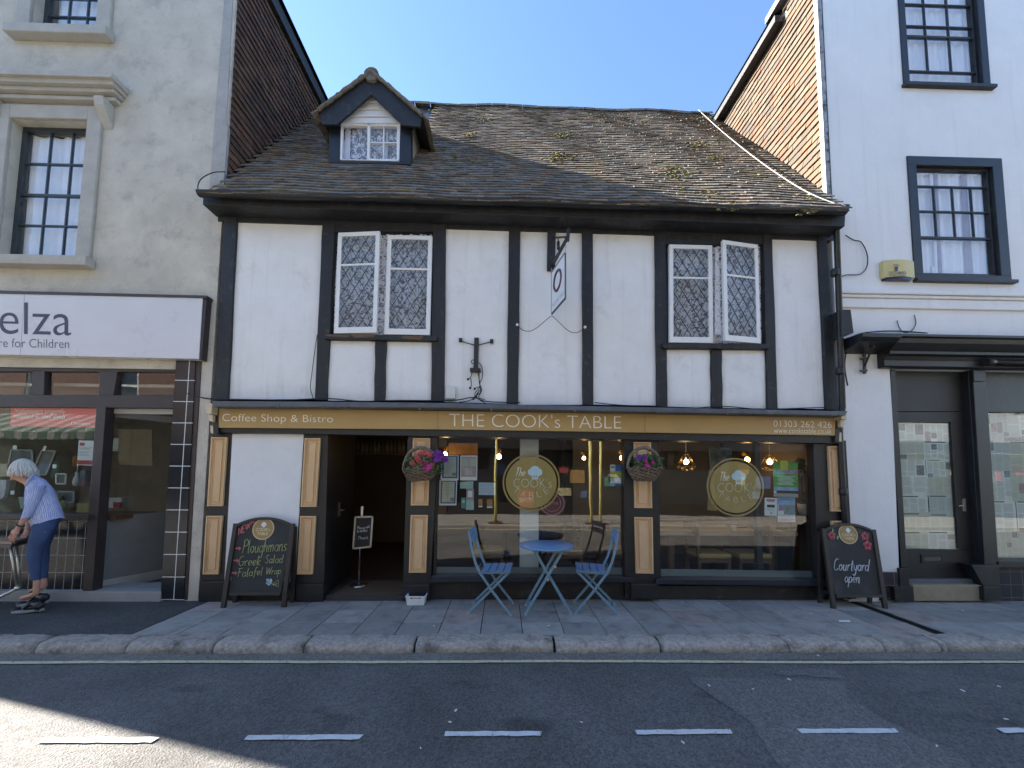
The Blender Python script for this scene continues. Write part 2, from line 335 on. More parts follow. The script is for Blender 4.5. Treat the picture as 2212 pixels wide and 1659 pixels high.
# ================================================================== ground
ROADZ = -.09
def asphalt(name, base, speck, var=.25, patch=None):
    m, N, L, P = newmat(name); P.inputs['Roughness'].default_value = .85; P.inputs['Specular IOR Level'].default_value = .35
    tc = N.new('ShaderNodeTexCoord'); v = N.new('ShaderNodeTexVoronoi'); v.inputs['Scale'].default_value = 85
    n = N.new('ShaderNodeTexNoise'); n.inputs['Scale'].default_value = 1.1; n.inputs['Detail'].default_value = 6; n.inputs['Roughness'].default_value = .6
    for q in (v, n): L.new(tc.outputs['Object'], q.inputs['Vector'])
    r1 = N.new('ShaderNodeValToRGB'); e = r1.color_ramp.elements; e[0].position = .0; e[1].position = 1
    b = Vector(base); e[0].color = (*(b*.55), 1); e[1].color = (*(b*1.5), 1); k = e.new(.93); k.color = (*(b*1.35), 1); e[2].color = (*speck, 1)
    L.new(v.outputs['Color'], r1.inputs[0])
    r2 = N.new('ShaderNodeValToRGB'); r2.color_ramp.elements[0].position = .35; r2.color_ramp.elements[1].position = .68
    r2.color_ramp.elements[0].color = (1-var,)*3+(1,); r2.color_ramp.elements[1].color = (1+var*.5,)*3+(1,)
    L.new(n.outputs['Fac'], r2.inputs[0])
    mx = N.new('ShaderNodeMix'); mx.data_type = 'RGBA'; mx.blend_type = 'MULTIPLY'; mx.inputs[0].default_value = 1
    L.new(r1.outputs[0], mx.inputs[6]); L.new(r2.outputs[0], mx.inputs[7]); out = mx.outputs[2]
    if patch:   # oil stains
        n2 = N.new('ShaderNodeTexNoise'); n2.inputs['Scale'].default_value = 1.7; n2.inputs['Detail'].default_value = 3
        mp = N.new('ShaderNodeMapping'); mp.inputs['Location'].default_value = (3.1, 1.2, 0); mp.inputs['Scale'].default_value = (.8, 1.6, 1)
        L.new(tc.outputs['Object'], mp.inputs[0]); L.new(mp.outputs[0], n2.inputs['Vector'])
        r3 = N.new('ShaderNodeValToRGB'); r3.color_ramp.elements[0].position = .62; r3.color_ramp.elements[1].position = .74
        r3.color_ramp.elements[0].color = (1, 1, 1, 1); r3.color_ramp.elements[1].color = (patch,)*3+(1,)
        L.new(n2.outputs['Fac'], r3.inputs[0]); m2 = N.new('ShaderNodeMix'); m2.data_type = 'RGBA'; m2.blend_type = 'MULTIPLY'; m2.inputs[0].default_value = 1
        L.new(out, m2.inputs[6]); L.new(r3.outputs[0], m2.inputs[7]); out = m2.outputs[2]
    L.new(out, P.inputs['Base Color'])
    n3 = N.new('ShaderNodeTexNoise'); n3.inputs['Scale'].default_value = 160; n3.inputs['Detail'].default_value = 3
    L.new(tc.outputs['Object'], n3.inputs['Vector']); ad = N.new('ShaderNodeMath'); ad.operation = 'ADD'
    L.new(v.outputs['Distance'], ad.inputs[0]); L.new(n3.outputs['Fac'], ad.inputs[1])
    bp = N.new('ShaderNodeBump'); bp.inputs['Strength'].default_value = .75; bp.inputs['Distance'].default_value = .008
    L.new(ad.outputs[0], bp.inputs['Height']); L.new(bp.outputs[0], P.inputs['Normal'])
    return m
ASPH = asphalt('road_asphalt', (.138, .134, .127), (.22, .22, .22), .28, .55)
ASPH2 = asphalt('gutter_asphalt', (.20, .19, .172), (.25, .25, .24), .2)
ASPHP = asphalt('pavement_asphalt', (.088, .086, .082), (.13, .13, .13), .3)
m = MB(); m.poly([(-400, -400, ROADZ-.02), (400, -400, ROADZ-.02), (400, 400, ROADZ-.02), (-400, 400, ROADZ-.02)]); struct(m.build('ground', ASPHP, recalc=False))
m = MB(); m.poly([(-60, -6.7, ROADZ), (60, -6.7, ROADZ), (60, -1.12, ROADZ), (-60, -1.12, ROADZ)]); struct(m.build('road', ASPH, recalc=False))
m = MB(); random.seed(3)   # worn gutter strip beside the kerb
top = [(x*.5, -1.13, ROADZ+.004) for x in range(-24, 25)]; bot = [(x*.5, -1.275+random.uniform(-.008, .008), ROADZ+.004) for x in range(24, -25, -1)]
m.poly(top+bot); struct(m.build('road_gutter_strip', ASPH2, recalc=False))
# resurfaced patches in the road, worn edges
PATCHM = asphalt('patched_asphalt', (.170, .166, .158), (.27, .27, .26), .15)
def patch(pix, name):
    mm = MB(); P3 = [atz(p, ROADZ+.004) for p in pix]; o = []
    for i, p in enumerate(P3):
        q = P3[(i+1) % len(P3)]
        for k in range(8): t = k/8; c = p.lerp(q, t); o.append((c.x+random.uniform(-.018, .018), c.y+random.uniform(-.018, .018), ROADZ+.004))
    mm.poly(o); struct(mm.build(name, PATCHM, recalc=False))
patch(D('b3', (760, 455), (1430, 470), (1480, 560), (1950, 800), (2000, 850), (1170, 850), (1040, 640)), 'road_patch')
patch(D('b3', (1150, 432), (1310, 415), (1400, 425), (1440, 458), (1330, 452), (1150, 442)), 'road_patch')
YELLOW = mat('yellow_line_paint', (.60, .56, .36), .7, .12, 14, .3, 90, stain=((.12, .12, .11), 26, .55, .66))
WLINE = mat('white_line_paint', (.66, .67, .67), .7, .1, 14, .3, 90, stain=((.14, .14, .14), 30, .56, .68))
m = MB()
up, lo = [], []
for i in range(-90, 91):
    x = i*.1; wv = .006*math.sin(x*1.7)+random.uniform(-.002, .002)
    up.append((x, -1.276-.008*max(x, 0)+wv, ROADZ+.009)); lo.append((x, -1.318-.008*max(x, 0)+wv+random.uniform(-.002, .002), ROADZ+.009))
m.poly(up+lo[::-1]); struct(m.build('yellow_line', YELLOW, recalc=False))
m = MB()
for x0, x1, yy in ((-4.9, -3.85, -2.247), (-2.70, -2.03, -2.243), (-1.52, -.83, -2.230), (-.34, .255, -2.208), (.835, 1.44, -2.203), (1.86, 2.49, -2.204), (3.14, 3.75, -2.21), (4.4, 5, -2.21)):
    pts = []
    for i in range(13): t = i/12; pts.append((x0+(x1-x0)*t, yy+.022+random.uniform(-.004, .004), ROADZ+.009))
    for i in range(13): t = 1-i/12; pts.append((x0+(x1-x0)*t-.012*(1 if i in (0,) else 0), yy-.022+random.uniform(-.004, .004), ROADZ+.009))
    m.poly(pts)
struct(m.build('dashed_line', WLINE, recalc=False))
# kerb: granite blocks with worn rounded noses
GRAN = mat('granite_kerb', (.46, .42, .37), .8, .3, 30, .9, 70, stain=((.10, .085, .07), 5, .5, .72), tint=True)
def kerbstones(name, y0, sgn, xs, side):
    m = MB(); m.smooth = True
    for a, b2 in zip(xs[:-1], xs[1:]):
        g = random.uniform(.75, 1.15); m.col = (g, g*.985, g*.96, 1); a += random.uniform(.008, .018); b2 -= random.uniform(.008, .018); n = 10; base = len(m.v)
        j = random.uniform(-.008, .008); prof = [(.19, 0), (.10, .001), (.045, -.003), (.018, -.013), (.003, -.032), (-.006, -.055), (-.004, -.075), (0, -.12)]
        for i in range(n+1):
            x = a+(b2-a)*i/n; sq = .012 if i in (0, n) else 0
            for dy, dz in prof: m.v.append((x, y0+sgn*(dy+sq*(dy < .15)+j+random.uniform(-.004, .004)), dz-sq*.6+random.uniform(-.002, .002)))
        k = len(prof)
        for i in range(n):
            for q in range(k-1): m.face((base+i*k+q, base+i*k+q+1, base+(i+1)*k+q+1, base+(i+1)*k+q))
        m.face([base+q for q in range(k)]); m.face([base+n*k+q for q in range(k)])
    struct(m.build(name, GRAN))
kx = [-9, -8, -7, -6.1, -5.2] + [atz(D('b2', p), -.05).x for p in ((145, 340), (540, 340), (935, 330), (1330, 330), (1805, 325))] + [atz(D('b3', p), -.05).x for p in ((200, 320), (650, 320), (1195, 320), (1620, 330), (1880, 335))]
kx += [kx[-1]+.06, kx[-1]+.95, kx[-1]+1.8, kx[-1]+2.7, kx[-1]+3.6, kx[-1]+5]
kerbstones('kerb', -1.135, 1, kx, 0)
# pavement of worn square slabs
SLAB = mat('pavement_slab', (.30, .285, .26), .85, .12, 7, .4, 120, stain=((.13, .128, .124), 5, .5, .75), tint=True)
m = MB(); rows = [.12, -.295, -.655, -.955]
def slabs(m, x0, x1):
    for r in range(3):
        ya, yb = rows[r], rows[r+1]; x = x0
        if r == 1: pass
        while x < x1-.02:
            xe = min(x+.4, x1); g = random.uniform(.82, 1.14); pk = random.random() < .12
            m.col = (g*(1.12 if pk else 1), g*(.99 if pk else 1), g*(.93 if pk else 1.0), 1); t = [random.uniform(-.0035, .0035) for _ in range(4)]
            m.prism([(x+.004, yb+.004, t[0]-.03), (xe-.004, yb+.004, t[1]-.03), (xe-.004, ya-.004, t[2]-.03), (x+.004, ya-.004, t[3]-.03)], (0, 0, .03)); x += .4
    x = x0
    while x < x1-.02:   # row of small setts behind the kerb
        xe = min(x+.21, x1); g = random.uniform(.6, .95); m.col = (g, g*.97, g*.94, 1)
        m.prism([(x+.003, -.972, -.03), (xe-.003, -.972, -.03), (xe-.003, -.958, -.03), (x+.003, -.958, -.03)], (0, 0, .03+random.uniform(-.003, .001))); x += .21
slabs(m, -3.4, 4.18); slabs(m, 4.30, 9); struct(m.build('pavement', SLAB, bevel=.003))
m = MB(); m.box(-3.42, 4.18, -.96, .2, -.06, -.012); m.box(4.3, 9.1, -.96, .2, -.06, -.012)
struct(m.build('pavement_bedding', mat('joint_sand', (.05, .048, .044), .95, .3, 20, .4, 90)))
m = MB(); m.box(-30, -3.42, -.955, .3, -.06, .0); struct(m.build('asphalt_footway', ASPHP))
m = MB(); m.box(4.185, 4.295, -1.12, .05, -.085, -.04); m.box(4.185, 4.2, -1.0, .05, -.04, -.001); m.box(4.28, 4.295, -1.0, .05, -.04, -.001)
struct(m.build('drain_channel', mat('channel_iron', (.03, .026, .022), .7, .4, 20, .4, 60)))

# ================================================================== roof tile helpers
TILEM = mat('clay_roof_tile', (.215, .192, .163), .95, .3, 12, .6, 60, spec=.2, stain=((.22, .19, .085), 2.2, .56, .74), tint=True)
HUNG = mat('hung_tile', (.105, .083, .060), .85, .2, 14, .4, 60, stain=((.13, .115, .075), 2.0, .55, .8), tint=True)
MOSS = mat('moss', (.14, .125, .035), .95, .4, 20, .6, 80)
def inside(p, poly):
    x, y = p; r = False; n = len(poly)
    for i in range(n):
        (x1, y1), (x2, y2) = poly[i], poly[(i+1) % n]
        if (y1 > y) != (y2 > y) and x < (x2-x1)*(y-y1)/(y2-y1)+x1: r = not r
    return r
def hung_tiles(m, X, sgn, poly, gauge=.1, wd=.17, pal=None):
    zs = [p[1] for p in poly]; ys = [p[0] for p in poly]; z = min(zs); row = 0
    while z < max(zs):
        y = min(ys)-(.5 if row % 2 else 0)*wd
        while y < max(ys):
            if inside((y+wd*.75, z+gauge/2), poly):
                c = random.choice(pal); g = random.uniform(.8, 1.15); m.col = (c[0]*g, c[1]*g, c[2]*g, 1)
                j = random.uniform(-.004, .006); t = random.uniform(-.006, .006)
                yl = max(y+.002, min(ys)); a = [(X+sgn*(.030+j), yl, z+t-.006), (X+sgn*(.030+j+random.uniform(-.003, .003)), y+wd-.002, z+t+random.uniform(-.004, .004)-.006), (X+sgn*.008, y+wd-.002, z+gauge+.012), (X+sgn*.008, yl, z+gauge+.012)]
                m.prism(a, (-sgn*.013, 0, 0))
            y += wd
        z += gauge; row += 1

# ================================================================== the black and white timber framed shop
XL, XR = -3.50, 4.165
EY, EZ, RP = -.30, 4.70, math.radians(54.8)
RN = Vector((0, -math.sin(RP), math.cos(RP))); RS = Vector((0, math.cos(RP), math.sin(RP)))
def onroof(p): return onpl(p, (0, EY, EZ), RN)
RIDGE = onroof((1300, 243)); SL = (RIDGE-Vector((RIDGE.x, EY, EZ))).length
main = thing('timber_framed_shop', 'black and white timber framed shop with steep mossy tiled roof, dormer and gold shop sign', 'building')
m = MB()   # plaster infill panels
wpan = [D('3', (245, 120), (862, 148), (807, 1420), (175, 1425)), D('3', (905, 985), (1250, 987), (1238, 1432), (890, 1432)), D('3', (1330, 987), (1665, 995), (1655, 1435), (1318, 1432)),
        [(963.3, 491.9), (1099.5, 497), (1094.6, 871.7), (959.7, 868)], D('8' if 0 else 'b8', (603, 105), (1148, 127), (1153, 1645), (583, 1643)),
        D('4', (642, 175), (1000, 183), (1010, 1178), (645, 1168)), D('4', (1070, 838), (1328, 840), (1333, 1188), (1076, 1180)), D('4', (1390, 843), (1645, 848), (1655, 1192), (1396, 1188)),
        D('4', (1685, 202), (1948, 208), (1995, 1194), (1718, 1190))]
for q in wpan:   # softly dished plaster
    c = [at(p, 0) for p in q]; n = 8; b = len(m.v); m.smooth = True
    for i in range(n+1):
        for j in range(n+1):
            u, v = i/n, j/n; p = (c[0]*(1-u)+c[1]*u)*(1-v)+(c[3]*(1-u)+c[2]*u)*v
            e = min(u, 1-u, v, 1-v); m.v.append((p.x, -.004+(.016 if e == 0 else 0)+random.uniform(-.002, .002), p.z))
    for i in range(n):
        for j in range(n): m.face((b+i*(n+1)+j, b+(i+1)*(n+1)+j, b+(i+1)*(n+1)+j+1, b+i*(n+1)+j+1))
m.smooth = False
m.build('plaster_panel', PLASTER, main)
def timber(name, pts, Y=-.022, th=.14, bev=.006):
    mm = MB(); c = [at(p, Y) for p in pts]
    if len(pts) == 4:   # slightly waney edges
        n = 9; L = [c[0].lerp(c[3], i/n) for i in range(n+1)]; Rr = [c[1].lerp(c[2], i/n) for i in range(n+1)]; k = random.uniform(0, 6)
        pl = [p+Vector((.004*math.sin(i*1.3+k)*(0 < i < n), 0, 0)) for i, p in enumerate(L)]; pr = [p+Vector((.004*math.sin(i*1.1+k*2)*(0 < i < n), 0, 0)) for i, p in enumerate(Rr)]
        mm.prism(pl[::-1]+pr, (0, th, 0))
    else: mm.prism(c, (0, th, 0))
    return mm.build(name, BLACKT, main, bevel=bev)
posts = [D('3', (152, 105), (243, 105), (177, 1430), (80, 1430)), D('3', (864, 140), (955, 140), (897, 1430), (809, 1430)), D('3', (1668, 150), (1760, 150), (1748, 1440), (1652, 1440)),
         D('b8', (505, 88), (601, 88), (585, 1645), (481, 1645)), [D('b8', (1150, 110)), D('4', (640, 160)), D('4', (643, 1175)), D('b8', (1155, 1645))], D('4', (1002, 170), (1066, 170), (1076, 1190), (1012, 1190)), D('4', (1632, 180), (1683, 180), (1716, 1195), (1655, 1195)),
         D('4', (1950, 190), (2000, 190), (2062, 1200), (1997, 1200))]
for q in posts: timber('timber_post', q)
timber('timber_stud', D('3', (1248, 1000), (1328, 1000), (1318, 1432), (1240, 1432)), -.018)
timber('timber_stud', D('4', (1327, 850), (1391, 850), (1396, 1190), (1332, 1190)), -.018)
timber('window_head', D('3', (950, 140), (1670, 140), (1670, 205), (945, 205)), -.012)
timber('window_head', D('4', (1060, 178), (1640, 185), (1640, 236), (1060, 236)), -.012)
timber('timber_sill', D('3', (880, 948), (1700, 965), (1700, 998), (880, 984)), -.06, .16)
timber('timber_sill', D('4', (1046, 812), (1668, 816), (1668, 846), (1046, 840)), -.06, .16)
# rotten bare wood on the left sill
for q in (D('3', (880, 952), (1060, 957), (1055, 972), (905, 966)), D('3', (1060, 950), (1245, 952), (1240, 972), (1100, 977)), D('3', (1440, 965), (1600, 965), (1580, 990), (1450, 985))): MB().pp(q, -.064, .01).build('rotten_wood', mat('rotten_wood', (.20, .12, .075), .9, .4, 12, .5, 50, streak=(.1, 1, 1)), main)
# eaves
m = MB(); m.pp([(438, 410), (1827, 455), (1825, 489), (438, 442)], -.22, .22); m.build('eaves_board', BLACKT, main, bevel=.005)
m = MB(); m.pp([(470, 446), (1810, 489), (1812, 520), (470, 478)], -.008, .12); m.build('wall_plate', BLACKT, main, bevel=.005)
m = MB(); a, b = at((430, 416), -.30), at((1826, 456), -.30); n = 40   # half round gutter
sec = [(-.055*math.cos(math.pi*i/8), -.05*math.sin(math.pi*i/8)) for i in range(9)]; sec += [(y*.9, z*.9) for y, z in sec[::-1]]; base = len(m.v)
for i in range(n+1):
    p = a.lerp(b, i/n)
    for y, z in sec: m.v.append((p.x, p.y+y, p.z+z+.004*math.sin(i*.7)))
k = len(sec)
for i in range(n):
    for j in range(k): m.face((base+i*k+j, base+i*k+(j+1) % k, base+(i+1)*k+(j+1) % k, base+(i+1)*k+j))
m.face([base+j for j in range(k)]); m.face([base+n*k+j for j in range(k)]); m.build('gutter', BLACK, main)
# roof deck and tiles
lo_z = lambda x: (at((440, 416), EY).z*(XR-x)+at((1815, 455), EY).z*(x-XL))/(XR-XL)
def roofpt(x, s, lift=0):
    sag = -.035*math.sin(math.pi*min(max((x-XL)/(XR-XL), 0), 1))*math.sin(math.pi*min(s/SL, 1)) + .008*math.sin(x*2.3+1)*(s/SL) + .008*math.sin(x*4.1+s*1.7)
    return Vector((x, EY, lo_z(x)))+RS*s+RN*(sag+lift)
m = MB(); n = 30
for i in range(n):
    for j in range(8):
        xa, xb = XL+(XR-XL)*i/n, XL+(XR-XL)*(i+1)/n; sa, sb = SL*j/8, SL*(j+1)/8
        m.poly([roofpt(xa, sa, -.03), roofpt(xb, sa, -.03), roofpt(xb, sb, -.03), roofpt(xa, sb, -.03)])
m.build('roof_deck', BLACK, main, recalc=False)
# back slope
m = MB(); m.poly([roofpt(XL, SL, -.03), roofpt(XR, SL, -.03), roofpt(XR, SL, -.03)+Vector((0, 3, -3.6)), roofpt(XL, SL, -.03)+Vector((0, 3, -3.6))]); m.build('back_roof_slope', TILEM, main, recalc=False)
DZ = D('b5', (330, 1510)); dbase = onroof(D('b5', (870, 1525))); DY = dbase.y-.09
dx0, dx1 = at(D('b5', (330, 1300)), DY).x, at(D('b5', (1445, 1300)), DY).x
m = MB(); random.seed(11); gauge, wd = .0975, .166; s = -.05; row = 0
while s < SL:
    x = XL-(wd/2 if row % 2 else 0)
    while x < XR:
        xc = x+wd/2; p = roofpt(xc, s)
        if xc > XL+.02 and xc < XR-.0 and not (dx0+.08 < xc < dx1-.08 and p.y > DY-.02):
            g = random.uniform(.66, 1.22); wm = random.uniform(-.07, .09); m.col = (g*(1+wm), g, g*(1-wm*.8), 1)
            if random.random() < .05: m.col = (g*1.25, g*1.02, g*.85, 1)
            l0, l1 = .030+random.uniform(-.004, .005), .030+random.uniform(-.004, .005); ds = random.uniform(-.008, .008); w2 = wd/2-.0015
            m.prism([roofpt(xc-w2, s+ds, l0), roofpt(xc+w2, s+ds+random.uniform(-.006, .006), l1), roofpt(xc+w2, s+gauge+.05, .008), roofpt(xc-w2, s+gauge+.05, .008)], -RN*.012)
        x += wd
    s += gauge; row += 1
m.build('roof_tiles', TILEM, main)
m = MB(); random.seed(5)   # ridge of half round tiles
x = XL+.1
while x < XR-.05:
    p = roofpt(x, SL, .0); p2 = roofpt(min(x+.31, XR), SL, 0); prof = []
    for q in (p, p2-Vector((.01, 0, 0))):
        prof.append([(q.x, q.y+.02-.12*math.cos(math.pi*i/6), q.z-.07+.115*math.sin(math.pi*i/6)+random.uniform(-.006, .006)) for i in range(7)])
    g = random.uniform(.7, 1.2); m.col = (g, g, g, 1)
    for i in range(6): m.poly([prof[0][i], prof[0][i+1], prof[1][i+1], prof[1][i]])
    x += .31
m.build('ridge_tiles', TILEM, main)
m = MB(); random.seed(9)   # moss cushions
def mossat(p, nn, sx, sz, r):
    for _ in range(nn):
        q = onroof((p[0]+random.gauss(0, sx), p[1]+random.gauss(0, sz)))
        if q.x > XR-.06: continue
        k = random.uniform(.4, 1)*r
        m.blob(q+RN*.03, k, 1, .3, (1.8, .6, .6), Matrix.Rotation(RP, 3, 'X'))
for p, nn, sx, sz in ((D('b6', (700, 240)), 50, 18, 3), (D('b6', (255, 243)), 18, 8, 3), (D('b6', (700, 358)), 45, 18, 5), (D('b6', (1390, 290)), 35, 14, 5), (D('b6', (1480, 355)), 40, 16, 4), (D('b6', (1300, 435)), 70, 22, 7),
                      (D('b6', (1520, 280)), 20, 12, 4), (D('b6', (1330, 540)), 40, 30, 6), (D('b6', (1560, 600)), 50, 22, 4), (D('b6', (1940, 615)), 40, 14, 4), (D('b6', (1700, 300)), 18, 16, 5), (D('b6', (1480, 540)), 30, 20, 5),
                      (D('b6', (1150, 170)), 20, 22, 5), (D('b6', (320, 160)), 14, 18, 5), (D('b6', (920, 580)), 22, 18, 3), (D('b6', (1900, 560)), 40, 40, 8), (D('b6', (60, 130)), 12, 10, 4), (D('b6', (240, 370)), 20, 20, 8)):
    mossat(p, nn, sx, sz, .022)
for _ in range(420):
    x, s = random.uniform(XL+.1, XR-.1), random.uniform(0, SL)**1; q = roofpt(x, s, .02); m.blob(q, random.uniform(.006, .016), 1, .3, (1.7, .7, .6), Matrix.Rotation(RP, 3, 'X'))
m.build('moss', MOSS, main, kind='stuff')
# body behind the facade so that no light leaks in
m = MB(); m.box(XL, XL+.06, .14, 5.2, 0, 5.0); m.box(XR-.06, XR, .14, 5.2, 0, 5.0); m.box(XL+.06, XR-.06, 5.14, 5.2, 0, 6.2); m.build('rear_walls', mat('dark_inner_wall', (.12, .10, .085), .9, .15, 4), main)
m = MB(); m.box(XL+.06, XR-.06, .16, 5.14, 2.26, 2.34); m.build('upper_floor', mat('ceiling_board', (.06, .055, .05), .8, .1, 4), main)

# dormer
dor = MB(); dor.mi = 0
def db(pts, Y, th): dor.pp(D('b5', *pts), Y, th)
db([(335, 985), (490, 985), (478, 1500), (325, 1495)], DY, .1); db([(1300, 995), (1445, 1010), (1450, 1520), (1285, 1500)], DY, .1)
db([(318, 1490), (1440, 1510), (1440, 1545), (318, 1520)], DY-.06, .16)
dormer = dor.build('dormer', BLACK, main, bevel=.005)
m = MB()
for i, (ya, yb) in enumerate(((995, 912), (905, 814), (808, 712), (706, 596))):
    f = lambda y: (905-(905-495)*(y-592)/(985-592), 905+(1320-905)*(y-592)/(998-592))
    a1, a2 = f(ya); b1, b2 = f(yb); c = [at(D('b5', q), DY+.0) for q in ((b1, yb), (b2, yb), (a2, ya+2), (a1, ya))]
    m.prism([c[0], c[1], c[2]+Vector((0, -.018, 0)), c[3]+Vector((0, -.018, 0))], (0, .06, 0))
m.build('gable_boarding', PLASTERD, dormer)
m = MB()
for q in ([(905, 300), (905, 592), (440, 1000), (240, 1000), (198, 830)], [(905, 300), (905, 592), (1345, 1012), (1570, 1030), (1600, 890)]): m.pp(D('b5', *q), DY-.11, .035)
m.build('bargeboard', BLACKT, dormer, bevel=.004)
m = MB()   # window frame with a fixed left light and a four pane right light
for q in ([(490, 990), (1302, 1003), (1302, 1026), (490, 1012)], [(488, 1012), (516, 1012), (505, 1475), (476, 1475)], [(852, 1000), (888, 1000), (880, 1490), (846, 1490)], [(1254, 1026), (1300, 1026), (1286, 1500), (1252, 1500)],
          [(478, 1470), (1286, 1490), (1286, 1502), (476, 1482)], [(880, 1465), (1254, 1475), (1254, 1492), (880, 1484)], [(1068, 1026), (1082, 1026), (1076, 1478), (1060, 1478)], [(886, 1238), (1254, 1243), (1254, 1256), (886, 1252)]): m.pp(D('b5', *q), DY+.005, .05)
m.build('window_frame', WHITEP, dormer, bevel=.003)
m = MB(); m.pp(D('b5', (505, 1010), (1270, 1020), (1270, 1480), (500, 1475)), DY+.03, .006); m.build('pane', GLASSU, dormer)
m = MB(); c = [at(D('b5', q), DY+.10) for q in ((520, 1015), (1270, 1025), (1262, 1480), (510, 1475))]; n = 40; b = len(m.v); m.smooth = True
for i in range(n+1):
    for j in range(2):
        p = c[0].lerp(c[1], i/n) if j == 0 else c[3].lerp(c[2], i/n); m.v.append((p.x, p.y+.015*math.sin(i*1.4), p.z))
for i in range(n): m.face((b+i*2, b+i*2+1, b+i*2+3, b+i*2+2))
m.build('net_curtain', lace('lace_leaf', (.80, .80, .85), 14, .52, .95), dormer, recalc=False)
for x0, x1 in ((545, 625), (1110, 1135)):
    m = MB(); c = [at(D('b5', q), DY+.075) for q in ((x0+15, 1012), (x1, 1012), (x1-10, 1472), (x0-30, 1472))]; m.prism(c, (0, .006, 0)); m.build('curtain', mat('lilac_curtain', (.70, .66, .72), .9, .1, 8), dormer)
# dormer roof: two slopes of tiles running back into the main roof, cheeks, dark lining
ap = at(D('b5', (912, 285)), DY-.13); el = at(D('b5', (188, 812)), DY-.13); er = at(D('b5', (1598, 885)), DY-.13); el.y = er.y = ap.y
m = MB(); random.seed(21)
for e, sg in ((el, -1), (er, 1)):
    d = (e-ap); L = d.length; d.normalize(); nrm = Vector((0, 1, 0)).cross(d)*(1 if sg < 0 else -1)
    if nrm.z < 0: nrm = -nrm
    k = int(L/.085); rows2 = []
    for i in range(k+1):
        t = L*(i)/k; y = ap.y
        while y < ap.y+2.2:
            c = ap+d*t; c = Vector((c.x, y+random.uniform(-.004, .004), c.z))
            back = (c-Vector((c.x, EY, lo_z(c.x)))).dot(RN)
            if back > -.05:
                g = random.uniform(.65, 1.2); m.col = (g*1.05, g, g*.9, 1); li = .03+random.uniform(-.006, .01)
                m.prism([c+nrm*.008-d*.05, c+Vector((0, .163, 0))+nrm*.008-d*.05, c+Vector((0, .163, 0))+d*.1+nrm*li, c+d*.1+nrm*(li+random.uniform(-.005, .005))], -nrm*.016)
            y += .166
y = ap.y-.02
while y < ap.y+1.9:
    m.lathe((ap.x, y, ap.z-.05), [(.10, 0), (.105, .29)], 16, 'y'); y += .3
dr = m.build('dormer_roof', TILEM, dormer)
m = MB()
for e in (el, er): 
    d = (e-ap).normalized(); nr = Vector((-d.z, 0, d.x)); nr = nr if nr.z > 0 else -nr
    m.prism([ap-Vector((0, -.01, 0)), ap+(e-ap)*1.02, ap+(e-ap)*1.02+Vector((0, 2.2, 0)), ap+Vector((0, 2.2, 0))], -nr*.02)
m.build('dormer_roof_lining', BLACKT, dormer)
m = MB(); mort = mat('lime_mortar', (.19, .16, .115), .95, .3, 14, .8, 50)
for e in (el, er):
    d = (e-ap).normalized(); nr = Vector((-d.z, 0, d.x)); nr = nr if nr.z > 0 else -nr; q = []
    for i in range(25): t = i/24*1.01; q.append(ap+(e-ap)*t+nr*(.0+random.uniform(-.006, .006))+Vector((0, -.012, 0)))
    m.tube(q, [.026+random.uniform(-.004, .006) for _ in q], 7)
m.build('verge_mortar', mort, dormer)
for xx, sg in ((dx0, 1), (dx1, -1)):
    zt = at(D('b5', (330, 990)), DY).z; m = MB()
    m.prism([(xx, DY+.1, at(D('b5', (330, 1500)), DY).z-.1), (xx, DY+.1, zt+.15), (xx, DY+2.0, zt+.15), (xx, DY+1.9, zt-.2)], (sg*.05, 0, 0)); m.build('dormer_cheek', mat('weathered_cheek', (.30, .27, .22), .85, .2, 6, .2, 40), dormer)
m = MB(); z0 = at(D('b5', (330, 1500)), DY).z; m.box(dx0+.06, dx1-.06, DY+.6, DY+.64, z0-.1, z0+1.2); m.build('dormer_inner_wall', mat('room_wall', (.22, .19, .17), .9, .1), dormer)
m = MB(); m.pp(D('b5', (380, 1545), (1350, 1560), (1400, 1610), (320, 1590)), DY-.10, .02); m.build('lead_apron', LEAD, dormer)

